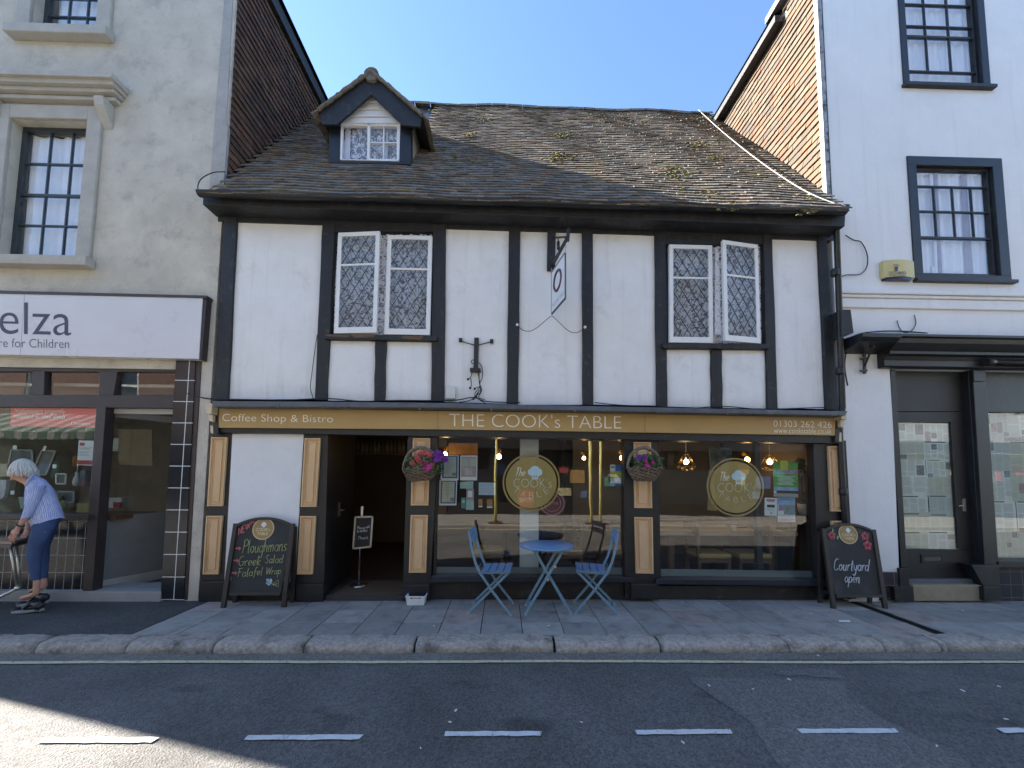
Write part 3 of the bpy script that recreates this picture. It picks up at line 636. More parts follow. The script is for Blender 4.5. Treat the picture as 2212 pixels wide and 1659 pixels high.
# casement windows, each open a little
def casement(k, outer, top_split, hinge, ang, lattice, name='casement_window'):
    """outer: pixel corners of the white frame as it stands; built as a closed leaf in its own plane then swung"""
    q = [at(p, -.045) for p in D(k, *outer)]; W = ((q[1]-q[0]).length+(q[2]-q[3]).length)/2; H = ((q[0]-q[3]).length+(q[1]-q[2]).length)/2
    bl = q[3] if hinge == 'L' else q[2]
    ux = Vector((math.cos(ang), -math.sin(abs(ang)), 0)); ux = ux if hinge == 'L' else Vector((-ux.x, ux.y, 0))
    lean = ((q[0]-q[3])+(q[1]-q[2]))/2; uz = Vector((lean.x, 0, lean.z)).normalized(); W /= math.cos(ang)
    uy = Vector((0, 1, 0)); st, rb = .052, .075; mul = 1 if hinge == 'L' else -1
    P = lambda x, z, y=0: bl+ux*x+uz*z+uy*y
    fr = MB()
    def rect(x0, x1, z0, z1, y, th): fr.prism([P(x0, z0, y), P(x1, z0, y), P(x1, z1, y), P(x0, z1, y)], (0, th, 0))
    sp = H*(1-top_split)
    rect(0, W, 0, rb, 0, .045); rect(0, W, H-st, H, 0, .045); rect(0, st, rb, H-st, 0, .045); rect(W-st, W, rb, H-st, 0, .045); rect(st, W-st, sp-.013, sp+.013, .004, .036)
    f = fr.build(name, WHITEP, main, bevel=.004)
    g = MB(); g.prism([P(st, rb, .02), P(W-st, rb, .02), P(W-st, H-st, .02), P(st, H-st, .02)], (0, .005, 0)); g.build('pane', GLASSL, f)
    la = MB(); w2, s2 = .060, .098
    for z0, z1 in ((rb, sp-.013), (sp+.013, H-st)):
        for sgn in (1, -1):
            for i in range(-40, 60):
                a = i*w2*2; seg = []
                # line x = st + a + sgn * t * w2/ s2
                xa, xb = st, W-st
                t0 = (xa-st-a)*s2/(sgn*w2); t1 = (xb-st-a)*s2/(sgn*w2); lo, hi = max(min(t0, t1), 0), min(max(t0, t1), z1-z0)
                if hi-lo > .01: la.bar(P(st+a+sgn*lo*w2/s2, z0+lo, .016), P(st+a+sgn*hi*w2/s2, z0+hi, .016), .008, .007)
    la.build('leading', mat('lead_came', (.055, .06, .065), .5, .2, 20), f)
    return f
casement('3', [(982, 218), (1292, 206), (1270, 940), (948, 945)], .325, 'L', .10, 0)
casement('3', [(1338, 226), (1662, 238), (1645, 957), (1312, 950)], .34, 'R', .0, 0)
casement('4', [(1085, 240), (1335, 240), (1340, 810), (1086, 808)], .34, 'L', .0, 0)
casement('4', [(1372, 228), (1600, 245), (1617, 815), (1385, 808)], .345, 'R', .17, 0)
lm = lace('lace_pattern', (.86, .85, .88), 15, .46, .85)
for k, q, drop in (('3', [(960, 205), (1660, 210), (1650, 960), (930, 955)], 0), ('4', [(1075, 230), (1610, 230), (1620, 815), (1080, 812)], 0)):
    m = MB(); c = [at(p, .055) for p in D(k, *q)]; n = 60; b = len(m.v); m.smooth = True
    for i in range(n+1):
        for j in range(2): p = c[0].lerp(c[1], i/n) if j == 0 else c[3].lerp(c[2], i/n); m.v.append((p.x, p.y+.012*math.sin(i*.9)+.01*math.sin(i*2.1), p.z))
    for i in range(n): m.face((b+i*2, b+i*2+1, b+i*2+3, b+i*2+2))
    m.build('net_curtain', lm, main, recalc=False)
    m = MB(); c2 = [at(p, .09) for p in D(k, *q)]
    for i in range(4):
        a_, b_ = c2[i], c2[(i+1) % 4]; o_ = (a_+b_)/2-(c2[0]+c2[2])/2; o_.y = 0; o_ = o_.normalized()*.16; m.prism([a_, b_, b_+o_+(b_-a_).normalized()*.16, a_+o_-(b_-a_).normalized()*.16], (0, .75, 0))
    m.build('window_baffle', mat('dark_baffle', (.05, .05, .05), .9), main)  # added dark box around each window, blocks light leaking through the gaps
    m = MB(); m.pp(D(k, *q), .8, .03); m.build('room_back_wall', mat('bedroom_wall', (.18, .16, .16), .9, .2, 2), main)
    if k == '4':
        for x0, x1, cc in ((1150, 1230, (.35, .17, .08)), (1430, 1480, (.30, .22, .2)), (1500, 1560, (.34, .16, .09)), (1240, 1300, (.10, .14, .28))):
            m = MB(); m.pp(D('4', (x0, 260), (x1, 260), (x1+6, 800), (x0+6, 800)), .2, .01); m.build('curtain', mat('curtain_%d' % x0, cc, .9, .2, 6), main)
    else:
        for x0, x1, cc in ((1390, 1530, (.12, .17, .33)), (1060, 1200, (.26, .2, .24)), (1440, 1560, (.35, .36, .12))):
            m = MB(); m.pp(D('3', (x0, 500), (x1, 500), (x1-6, 880), (x0-6, 880)), .22+x0*1e-5, .01); m.build('curtain', mat('curtain_%d' % x0, cc, .9, .2, 6), main)
# white cloth hanging out of the open right casement
m = MB(); m.pp(D('4', (1352, 255), (1372, 255), (1385, 760), (1350, 765)), -.02, .012); m.build('net_curtain', lace('lace_edge', (.78, .78, .8), 20, .4, .95), main)

# ---------------- shopfront
m = MB(); m.pp([(457, 866), (700, 867.5), (960, 870), (1344, 878.5), (1832, 888), (1826, 898), (1344, 889), (960, 881), (700, 879.5), (462, 878.5)], -.26, .26)
a = at((457, 866), -.26); b = at((1832, 888), -.26); m.build('lead_canopy', LEAD, main, bevel=.008)
for x in (600, 745, 905, 1060, 1240, 1420, 1570): MB().pp([(x, 868+(x-457)*.0145), (x+3, 868+(x-457)*.0145), (x+3, 880+(x-457)*.0135), (x, 880+(x-457)*.0135)], -.264, .01).build('lead_seam', LEAD, main)
m = MB(); m.pp([(462, 874), (1822, 892), (1822, 958), (470, 934)], -.07, .21); m.build('fascia_board', BLACK, main, bevel=.004)
blk = [D('6', (160, 240), (1000, 245), (1000, 262), (966, 1500), (62, 1500), (125, 800)), D('6', (1578, 262), (1792, 262), (1770, 900), (1735, 1500), (1538, 1500)),
       D('7', (1488, 300), (1560, 300), (1560, 1490), (1495, 1490)) if 0 else [D('7', (1486, 310)), D('8', (250, 320)), D('8', (272, 1480)), D('7', (1496, 1490))], D('8', (1386, 340), (1625, 340), (1690, 1480), (1430, 1480))]
m = MB()
for i, q in enumerate(blk): m.pp(q, -.006, .12)
m.pp([D('6', (990, 240)), D('6', (1600, 250)), D('6', (1600, 268)), D('6', (990, 264))], .003, .1)
m.pp([D('7', (100, 262)), D('7', (1500, 275)), D('7', (1500, 312)), D('7', (100, 308))], .003, .1)
m.pp([D('8', (230, 285)), D('8', (1420, 305)), D('8', (1420, 348)), D('8', (230, 322))], .003, .1)
m.build('shopfront_frame', BLACK, main, bevel=.004)
m = MB()   # risers and sills under the windows
m.pp([D('7', (80, 1370)), D('7', (1545, 1372)), D('7', (1540, 1492)), D('7', (80, 1492))], .05, .1); m.pp([D('8', (255, 1395)), D('8', (1450, 1395)), D('8', (1440, 1500)), D('8', (255, 1490))], .05, .1); m.build('stall_riser', mat('riser_paint', (.02, .019, .019), .6, .3, 8, .2, 30, stain=((.06, .05, .045), 7, .55, .75)), main)
m = MB(); SILL = mat('blue_black_paint', (.018, .023, .034), .35, .2, 8, .1, 40)
m.pp(D('7', (92, 1322), (1550, 1335), (1552, 1372), (80, 1372)), -.05, .2); m.pp(D('8', (255, 1345), (1490, 1355), (1492, 1400), (240, 1385)), -.05, .2); m.build('window_sill', SILL, main, bevel=.006)
m = MB()   # plinth blocks under the pilasters
for q in (D('6', (62, 1365), (243, 1362), (236, 1512), (52, 1510)), D('6', (765, 1385), (965, 1385), (960, 1512), (755, 1512)), D('6', (1538, 1388), (1735, 1385), (1730, 1503), (1536, 1500)), D('8', (62, 1380), (255, 1380), (258, 1490), (66, 1490)), D('8', (1500, 1375), (1690, 1375), (1700, 1490), (1510, 1490))): MB().pp(q, -.045, .1).build('pilaster_base', BLACK, main, bevel=.008)
def tanpanel(k, q):
    px = D(k, *q); c = [at(p, -.004) for p in px]; ce = sum(c, Vector())/4
    def ins(d, y): 
        ux = (c[1]-c[0]).normalized(); uz = (c[0]-c[3]).normalized()
        return [Vector((p.x, y, p.z)) for p in (c[0]+ux*d-uz*d, c[1]-ux*d-uz*d, c[2]-ux*d+uz*d, c[3]+ux*d+uz*d)]
    m = MB(); rings = [ins(0, .004), ins(0, -.034), ins(.014, -.036), ins(.018, -.016), ins(.028, -.020), ins(.034, -.009), ins(.050, -.009), ins(.054, -.020)]
    for r in rings: m.v += [tuple(p) for p in r]
    for i in range(len(rings)-1):
        for j in range(4): k2 = (j+1) % 4; m.face((i*4+j, i*4+k2, (i+1)*4+k2, (i+1)*4+j))
    m.face(range(len(m.v)-4, len(m.v))); m.face((0, 1, 2, 3)); m.build('pilaster_panel', TAN, main)
for k, q in (('6', [(163, 318), (277, 318), (243, 815), (133, 815)]), ('6', [(127, 885), (242, 885), (215, 1307), (102, 1307)]), ('6', [(837, 325), (950, 325), (920, 820), (808, 820)]), ('6', [(805, 887), (916, 887), (893, 1307), (780, 1307)]),
             ('6', [(1618, 325), (1742, 325), (1728, 810), (1602, 810)]), ('6', [(1602, 880), (1725, 880), (1712, 1295), (1588, 1295)]), ('8', [(80, 353), (203, 355), (212, 830), (85, 828)]), ('8', [(85, 895), (215, 897), (221, 1303), (95, 1300)]),
             ('8', [(1482, 382), (1585, 382), (1605, 853), (1505, 853)]), ('8', [(1507, 922), (1610, 922), (1632, 1310), (1528, 1310)])): tanpanel(k, q)
m = MB(); m.pp(D('6', (303, 290), (822, 292), (757, 1370), (245, 1355)), -.012, .03); m.build('white_wall_panel', mat('white_render', (.76, .77, .78), .85, .06, 2, .25, 25, stain=((.60, .62, .66), 2.6, .55, .8)), main, bevel=.004)
# console brackets at both ends of the fascia
for k, qs in (('6', ([(112, 65), (160, 72), (150, 150), (115, 140)], [(128, 150), (160, 155), (158, 205), (130, 195)], [(142, 230), (170, 232), (165, 290), (145, 288)])), ('8', ([(1590, 135), (1630, 140), (1628, 190), (1592, 185)], [(1585, 188), (1612, 190), (1608, 250), (1586, 240)], [(1570, 280), (1592, 284), (1594, 352), (1572, 345)]))):
    m = MB()
    for i, q in enumerate(qs): m.pp(D(k, *q), -.20+i*.05, .18-i*.04)
    m.build('cream_console', CREAM, main, bevel=.004)
    m = MB()
    q = D('6', (150, 70), (205, 75), (200, 290), (165, 290)) if k == '6' else D('8', (1552, 135), (1588, 140), (1575, 350), (1545, 350))
    m.pp(q, -.105, .1); m.build('console_block', BLACK, main, bevel=.004)
# shop windows
def roundel(c, r, parent, Y):
    m = MB(); P = at(c, Y); rr = (at((c[0]+r, c[1]), Y)-P).length
    m.disc(P, rr, Y, Y+.002, 64, rr*.945); m.mi = 0; m.disc(P, rr*.885, Y, Y+.002, 64)
    m.mi = 1; tx = lambda s, x0, x1, z0, z1, off: text_fit(m, s, P+Vector((x0*rr, -.003, z1*rr)), P+Vector((x1*rr, -.003, z1*rr)), P+Vector((x0*rr, -.003, z0*rr)), off)
    tx("COOK's", -.62, .70, -.17, .14, -.022)
    for i, ch in enumerate('TABLE'):   # set on a shallow arc
        a = math.radians(-32+16*i); cx, cz = math.sin(a)*.98, .62-math.cos(a)*1.06; ux, uz = Vector((math.cos(a), 0, math.sin(a))), Vector((-math.sin(a), 0, math.cos(a)))
        bl = P+Vector((cx*rr, -.003, cz*rr))-ux*.08*rr-uz*.1*rr; text_fit(m, ch, bl+uz*.2*rr, bl+uz*.2*rr+ux*.155*rr, bl, -.022)
    chalk(m, 'The', P+Vector((-.58*rr, -.003, .2*rr)), P+Vector((-.22*rr, -.003, .22*rr)), P+Vector((-.58*rr, -.003, .5*rr)), .006, .35, 0)
    m.mi = 2   # chef's hat
    hc = P+Vector((.12*rr, -.003, .36*rr))
    for dx, dz, q in ((-.13, 0, .12), (.13, .0, .13), (0, .05, .17)): m.disc(hc+Vector((dx*rr, 0, dz*rr)), q*rr, Y-.004-q*.004, Y-.003-q*.004, 24)
    m.prism([hc+Vector((a*rr, -.001, b*rr)) for a, b in ((-.13, -.02), (.14, -.02), (.11, -.25), (-.10, -.25))], (0, .001, 0))
    m.mi = 0
    for dx in (-.06, 0, .06): m.box(hc.x+(dx-.012)*rr, hc.x+(dx+.012)*rr, Y-.0065, Y-.0055, hc.z-.2*rr, hc.z-.11*rr)
    m.build('round_window_logo', [mat('gold_vinyl', (.50, .335, .10), .4, .04), mat('cream_vinyl', (.85, .78, .55), .5, .03), mat('pale_blue_vinyl', (.72, .86, .92), .5, .03)], parent)
GY = .075
for k, gq, fq, ctr in (('7', [(132, 306), (1490, 312), (1496, 1324), (115, 1322)], [(125, 1258), (1484, 1262), (1485, 1324), (118, 1322)], (1147.8, 1042.2)), ('8', [(250, 318), (1388, 345), (1430, 1347), (268, 1340)], [(275, 1272), (1415, 1287), (1420, 1346), (275, 1335)], (1588.7, 1052))):
    px = D(k, *gq); m = MB(); c = [at(p, GY-.02) for p in px]; t = .025
    for i in range(4):
        a, b = c[i], c[(i+1) % 4]; m.bar(a, b, t, .05)
    sw = m.build('shop_window', BLACK, main)
    m = MB(); m.pp(px, GY, .008); m.build('pane', GLASS, sw)
    m = MB(); m.pp(D(k, *fq), GY+.012, .003); m.build('frosted_strip', FROST, sw)
    roundel(ctr, 62, sw, GY+.013)
# doorway
m = MB(); m.pp(D('6', (985, 1464), (1545, 1466), (1540, 1502), (975, 1500)), .0, .4); m.build('door_step', mat('dark_step', (.045, .042, .04), .7, .2), main)
m = MB(); x0, x1 = at(D('6', (1010, 300)), .1).x, at(D('6', (1575, 300)), .1).x; m.box(x0-.02, x0+.02, .1, .9, .06, 2.2); m.build('door', BLACK, main)
m = MB(); m.tube([(x0+.03, .42, 1.02), (x0+.08, .42, 1.02), (x0+.08, .32, 1.02)], .01, 8); m.box(x0+.021, x0+.03, .40, .44, .94, 1.12); m.build('door_handle', STEEL, bpy.data.objects['door'])
# floor, inner back walls of the cafe
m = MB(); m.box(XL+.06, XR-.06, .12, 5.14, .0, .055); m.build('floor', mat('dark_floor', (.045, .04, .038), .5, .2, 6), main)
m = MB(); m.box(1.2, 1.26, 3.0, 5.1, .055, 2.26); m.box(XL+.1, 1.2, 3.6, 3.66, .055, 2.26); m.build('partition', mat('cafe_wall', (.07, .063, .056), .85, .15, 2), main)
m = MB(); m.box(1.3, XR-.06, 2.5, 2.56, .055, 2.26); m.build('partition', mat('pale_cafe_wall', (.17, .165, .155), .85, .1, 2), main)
m = MB(); c = [at(q, .16) for q in D('7', (735, 290), (868, 290), (868, 1275), (732, 1275))]; m.prism(c, (0, .12, 0)); m.build('white_column', mat('white_column_paint', (.55, .54, .5), .7, .05), main)
m = MB(); c = [at(q, .14) for q in D('c3', (1165, 95), (1225, 95), (1260, 1500), (1200, 1500))]; m.prism(c, (0, .06, 0)); m.build('window_post', BLACK, main)
# downpipe at the right end
m = MB(); P0 = at((1806, 470), -.12); P1 = at((1820, 880), -.12); m.tube([(P0.x, -.28, P0.z+.06), (P0.x, -.22, P0.z+.0), (P0.x+.0, -.12, P0.z-.12), P1, (P1.x+.015, -.045, 2.1), (P1.x+.025, -.04, 1.4), (P1.x+.03, -.04, .05)], .033, 12)
for z in (4.0, 2.75, 1.28): m.lathe((P1.x-.008 if z > 2 else P1.x+.026, -.12 if z > 2 else -.04, z), [(.038, 0), (.044, .02), (.044, .07), (.038, .09)], 14)
m.build('downpipe', BLACK, main)
m = MB(); m.pp([(1816, 520), (1832, 516), (1832, 880), (1826, 880)], .02, .1); m.build('corner_board', BLACKT, main)

# ================================================================== helpers for plain walls with openings
def holed(m, x0, x1, z0, z1, holes, y0, y1):
    xs = sorted({x0, x1, *[h[0] for h in holes], *[h[1] for h in holes]}); zs = sorted({z0, z1, *[h[2] for h in holes], *[h[3] for h in holes]})
    xs = [x for x in xs if x0 <= x <= x1]; zs = [z for z in zs if z0 <= z <= z1]
    solid = lambda i, j: 0 <= i < len(xs)-1 and 0 <= j < len(zs)-1 and not any(h[0] < (xs[i]+xs[i+1])/2 < h[1] and h[2] < (zs[j]+zs[j+1])/2 < h[3] for h in holes)
    for i in range(len(xs)-1):
        for j in range(len(zs)-1):
            if not solid(i, j): continue
            a, b, c, d = xs[i], xs[i+1], zs[j], zs[j+1]
            m.poly([(a, y0, c), (b, y0, c), (b, y0, d), (a, y0, d)]); m.poly([(b, y1, c), (a, y1, c), (a, y1, d), (b, y1, d)])
            if not solid(i-1, j): m.poly([(a, y1, c), (a, y0, c), (a, y0, d), (a, y1, d)])
            if not solid(i+1, j): m.poly([(b, y0, c), (b, y1, c), (b, y1, d), (b, y0, d)])
            if not solid(i, j-1): m.poly([(a, y1, c), (b, y1, c), (b, y0, c), (a, y0, c)])
            if not solid(i, j+1): m.poly([(a, y0, d), (b, y0, d), (b, y1, d), (a, y1, d)])
def hole(k, x0, y0, x1, y1, Y=0):
    a, b = at(D(k, (x0, y0)), Y), at(D(k, (x1, y1)), Y); return (a.x, b.x, b.z, a.z)
def sash(parent, X0, X1, Z0, Z1, Y, rows, cols, fr=.05, bar=.022, frame_mat=None, meet=None, name='sash_window', top_strip=None, curtains=None):
    """timber sash in the opening, glazing bars, panes"""
    fm = frame_mat or BLACK; m = MB()
    for q in ((X0, X1, Z0, Z0+fr*1.4), (X0, X1, Z1-fr, Z1), (X0, X0+fr, Z0+fr*1.4, Z1-fr), (X1-fr, X1, Z0+fr*1.4, Z1-fr)): m.box(q[0], q[1], Y, Y+.06, q[2], q[3])
    a, b, c, d = X0+fr, X1-fr, Z0+fr*1.4, Z1-fr
    for i, z in enumerate(rows): t = bar*1.7 if meet is not None and i == meet else bar; m.box(a, b, Y+.008, Y+.045, c+(d-c)*z-t/2, c+(d-c)*z+t/2)
    for x, z0, z1 in cols: m.box(a+(b-a)*x-bar/2, a+(b-a)*x+bar/2, Y+.012, Y+.04, c+(d-c)*z0, c+(d-c)*z1)
    w = m.build(name, fm, parent, bevel=.003)
    g = MB(); g.box(a, b, Y+.022, Y+.028, c, d); g.build('pane', GLASSU, w)
    return w, (a, b, c, d)
def drape(x0, x1, z0, z1, y, mt, parent, amp=.02, fq=60, name='curtain'):
    m = MB(); m.smooth = True; n = max(12, int((x1-x0)*70)); b = len(m.v)
    for i in range(n+1):
        x = x0+(x1-x0)*i/n; yy = y+amp*math.sin(x*fq)+amp*.5*math.sin(x*fq*.43+1)
        for j in range(4): m.v.append((x+.006*math.sin(x*20+j), yy*1.0+.004*j, z1+(z0-z1)*j/3))
    for i in range(n):
        for j in range(3): m.face((b+i*4+j, b+(i+1)*4+j, b+(i+1)*4+j+1, b+i*4+j+1))
    return m.build(name, mt, parent, recalc=False)

# ================================================================== rendered building on the left
RENDER = mat('pebble_render', (.58, .545, .46), .95, .14, 2.2, .9, 55, stain=((.30, .285, .25), 3.5, .52, .8))
STONE = mat('painted_stone', (.45, .43, .38), .85, .12, 5, .3, 40)
LX0, LX1, LH = -9.75, XL-.03, 8.5
left = thing('rendered_building', 'grey pebble rendered building with sash windows above a charity shop', 'building')
w1 = hole('1', 20, 650, 490, 1418); w0 = hole('1', 100, -330, 562, 190); w1b = (w1[0]-2.6, w1[1]-2.6, w1[2], w1[3]); w0b = (w0[0]-2.6, w0[1]-2.6, w0[2], w0[3])
xr_ = at(D('1', (458, 1040)), 0).x; xl_ = at(D('1', (30, 1040)), 0).x; w1 = (xl_, xr_, w1[2], w1[3]); w0 = (xl_+.12, xr_, w0[2], w0[3]); w1b = (xl_-2.2, xr_-2.2, w1[2], w1[3]); w0b = (xl_-2.1, xr_-2.2, w0[2], w0[3])
shopx1 = at(D('2', (895, 1450)), 0).x; ztop = at(D('2', (500, 430)), 0).z
m = MB(); holed(m, LX0, -3.535, 0, LH, [w1, w0, w1b, w0b, (LX0+.3, shopx1, -.01, ztop)], 0, .25); m.build('front_wall', RENDER, left)
m = MB(); m.box(LX0, LX0+.25, .25, 7, 0, LH); m.box(LX0, -3.54, 6.8, 7, 0, LH); m.build('rear_wall', RENDER, left)
m = MB(); m.box(-3.78, -3.54, .25, 6.8, 2.6, LH); m.build('party_wall', RENDER, left)
m = MB(); pal = [(1, .82, .68), (.8, .72, .62), (.62, .5, .44), (.9, .65, .5), (.55, .5, .46), (.75, .6, .5)]; random.seed(31)
hung_tiles(m, -3.54, 1, [(.03, 4.9), (6.8, 4.9), (6.8, LH-.1), (.03, LH-.1)], pal=pal); m.build('tile_hanging', mat('dark_hung_tile', (.15, .10, .075), .9, .3, 10, .4, 60, tint=True), left)
m = MB(); q = D('1', (1222, 0), (1262, 0), (1240, 690), (1225, 960), (1170, 1010)); m.pp([D('1', (1225, -60)), D('1', (1268, -60)), D('1', (1240, 500)), D('1', (1232, 640)), D('1', (1240, 700)), D('1', (1218, 985)), D('1', (1140, 1030))], -.012, .045); m.build('corner_render_strip', mat('pale_render', (.40, .39, .37), .9, .15, 5, .5, 50), left)
m = MB(); m.box(LX0-.15, -3.46, -.25, .25, LH, LH+.16); m.box(-3.54, -3.46, .25, 7.1, LH-.1, LH+.10); m.build('eaves_fascia', BLACKT, left)
m = MB(); zr = LH+.10; pk = [(LX0-.1, 3.6, zr+.8), (-5.6, 3.6, zr+.8)]
m.poly([(LX0-.15, -.3, zr+.06), (-3.42, -.3, zr+.06), pk[1], pk[0]]); m.poly([(-3.42, -.3, zr+.06), (-3.42, 7.2, zr), pk[1]]); m.poly([(-3.42, 7.2, zr), (LX0-.15, 7.2, zr), pk[0], pk[1]]); m.poly([(LX0-.15, 7.2, zr), (LX0-.15, -.3, zr+.06), pk[0]]); m.build('roof', TILEM, left)
for wn_, h in enumerate((w1, w0, w1b, w0b)):
    w_, (a, b, c, d) = sash(left, h[0], h[1], h[2], h[3], .10, (.255, .495, .745), [(.345, 0, 1), (.675, 0, 1)], .055, .02, mat('dark_green_paint', (.03, .04, .045), .4, .1), 1)
    drape(a, b, c, d, .19, mat('net_white', (.85, .87, .9), .9, .05), left, .015, 30, 'net_curtain')
    m = MB(); m.box(h[0]-.2, h[1]+.2, .6, .63, h[2]-.1, h[3]+.1); m.build('room_back_wall', mat('dim_room_wall', (.16, .16, .17), .9), left)
    if h in (w1, w1b, w0, w0b):
        m = MB(); e = .17
        for q in ((h[0]-e, h[0], h[2], h[3]+e), (h[1], h[1]+e, h[2], h[3]+e), (h[0], h[1], h[3], h[3]+e)): m.box(q[0], q[1], -.04, .0, q[2], q[3])
        m.build('window_surround', STONE, left, bevel=.008)
        m = MB(); m.box(h[0]-e-.04, h[1]+e+.05, -.12, .0, h[2]-.12, h[2]-.002); m.build('window_sill', STONE, left, bevel=.01)
    if h in (w1, w1b):
        m = MB(); zc = at((200, 166), -.15).z; 
        for i, (p, dz) in enumerate(((.20, .07), (.16, .06), (.11, .05), (.06, .05))): m.box(h[0]-e-.16-p*.6, h[1]+e+.16+p*.6, -p-.02, 0, zc-.06*(i+1)+.06-dz, zc-.06*i-.003)
        m.build('window_cornice', STONE, left, bevel=.006)
        for xx in (h[0]-e-.06, h[1]+e+.0):
            m = MB(); m.prism([(xx, -.002, zc-.235), (xx, -.15, zc-.235), (xx, -.13, zc-.34), (xx, -.05, zc-.46), (xx, -.002, zc-.55)], (.12, 0, 0)); m.build('cornice_bracket', STONE, left, bevel=.006)
# shopfront of the left building
BRN = mat('brown_shop_paint', (.045, .032, .030), .5, .2, 8, .15, 40)
m = MB(); SLFT = at(D('2', (0, 400)), 0).x-2.6
zz = lambda y: at(D('2', (240, y)), .02).z
def lf(m, x0, x1, y0, y1, Y=.02, th=.08): m.pp(D('2', (x0, y0), (x1, y0+(x1-x0)*.012), (x1, y1+(x1-x0)*.006), (x0, y1)), Y, th)
m.pp(D('2', (-900, 360), (955, 385), (952, 448), (-900, 440)), .02, .1)   # band under the sign
m.pp(D('2', (-900, 556), (852, 562), (850, 622), (-900, 612)), .02, .1)
for q in ([(155, 438), (215, 440), (212, 560), (150, 558)], [(482, 440), (568, 444), (548, 562), (478, 560)]): m.pp(D('2', *q), .02, .1)
for xx in (-200, -520): m.pp(D('2', (xx, 438), (xx+50, 438), (xx+40, 560), (xx-10, 560)), .02, .1)
m.pp(D('2', (466, 615), (512, 618), (445, 1512), (398, 1512)), .0, .12)
m.pp(D('2', (940, 385), (975, 388), (905, 1552), (880, 1550)), -.01, .1)
m.pp(D('2', (-900, 1128), (428, 1138), (424, 1166), (-900, 1150)), -.03, .2)
m.build('shopfront_frame', BRN, left, bevel=.004)
m = MB(); m.pp(D('2', (-900, 430), (852, 436), (850, 560), (-900, 556)), .06, .006); m.build('transom_pane', GLASS, left)
m = MB(); m.pp(D('2', (-900, 608), (472, 612), (432, 1140), (-900, 1130)), .06, .006); m.build('pane', GLASS, left)
# black glazed tiles with white joints
def tilemat(name, tile, grout, sx, sz, th):
    m, N, L, P = newmat(name); P.inputs['Roughness'].default_value = .12
    tc = N.new('ShaderNodeTexCoord'); sp = N.new('ShaderNodeSeparateXYZ'); L.new(tc.outputs['Object'], sp.inputs[0]); o = []
    for ax, s in (('X', sx), ('Z', sz)):
        d = N.new('ShaderNodeMath'); d.operation = 'DIVIDE'; d.inputs[1].default_value = s[0]; a = N.new('ShaderNodeMath'); a.operation = 'ADD'; a.inputs[1].default_value = 100-s[1]/s[0]
        f = N.new('ShaderNodeMath'); f.operation = 'FRACT'; l = N.new('ShaderNodeMath'); l.operation = 'LESS_THAN'; l.inputs[1].default_value = th/s[0]
        L.new(sp.outputs[ax], d.inputs[0]); L.new(d.outputs[0], a.inputs[0]); L.new(a.outputs[0], f.inputs[0]); L.new(f.outputs[0], l.inputs[0]); o.append(l.outputs[0])
    mx = N.new('ShaderNodeMath'); mx.operation = 'MAXIMUM'; L.new(o[0], mx.inputs[0]); L.new(o[1], mx.inputs[1])
    nz = N.new('ShaderNodeTexNoise'); nz.inputs['Scale'].default_value = 5; L.new(tc.outputs['Object'], nz.inputs['Vector']); r = N.new('ShaderNodeValToRGB')
    r.color_ramp.elements[0].color = (*[c*.6 for c in tile], 1); r.color_ramp.elements[1].color = (*[c*1.5 for c in tile], 1); L.new(nz.outputs['Fac'], r.inputs[0])
    m2 = N.new('ShaderNodeMix'); m2.data_type = 'RGBA'; L.new(mx.outputs[0], m2.inputs[0]); L.new(r.outputs[0], m2.inputs[6]); m2.inputs[7].default_value = (*grout, 1); L.new(m2.outputs[2], P.inputs['Base Color'])
    mr = N.new('ShaderNodeMapRange'); mr.inputs[3].default_value = .18; mr.inputs[4].default_value = .8; L.new(mx.outputs[0], mr.inputs[0]); L.new(mr.outputs[0], P.inputs['Roughness']); return m
pj = at(D('2', (875, 1000)), -.02).x; pz = at(D('2', (880, 490)), -.02).z; pz2 = at(D('2', (870, 905)), -.02).z
m = MB(); m.pp(D('2', (852, 385), (945, 390), (888, 1552), (776, 1550)), -.02, .2); m.build('tiled_pilaster', tilemat('black_pilaster_tile', (.016, .018, .022), (.75, .76, .76), (.6, pj), ((pz-pz2)/4, pz), .008), left)
m = MB(); sx = at(D('2', (278, 1300)), .03).x; m.pp(D('2', (-900, 1150), (424, 1166), (405, 1512), (-900, 1505)), .03, .1)
m.build('tiled_riser', tilemat('black_riser_tile', (.016, .018, .020), (.36, .36, .35), (.10, sx), (.198, at((100, 1163), .03).z), .0075), left)
m = MB(); m.pp(D('2', (-900, 1505), (445, 1512), (778, 1512), (775, 1562), (-900, 1562)), -.03, .4); m.build('stone_threshold', mat('threshold_stone', (.33, .33, .32), .8, .1, 6, .2, 60), left, bevel=.006)
# inside of the charity shop
m = MB(); m.box(LX0+.3, shopx1+.1, .2, 4.6, -.02, .045); m.build('floor', mat('shop_carpet', (.13, .12, .115), .95, .15, 20), left)
m = MB(); m.box(LX0+.3, -3.72, 4.2, 4.26, .045, 2.55); m.box(-3.78, -3.72, .3, 4.2, .045, 2.55); m.build('inner_wall', mat('shop_inner_wall', (.42, .37, .31), .9, .15, 2), left)
m = MB(); m.box(LX0+.3, -3.72, .26, 4.2, 2.56, 2.6); m.build('ceiling', mat('shop_ceiling', (.6, .6, .58), .9), left)
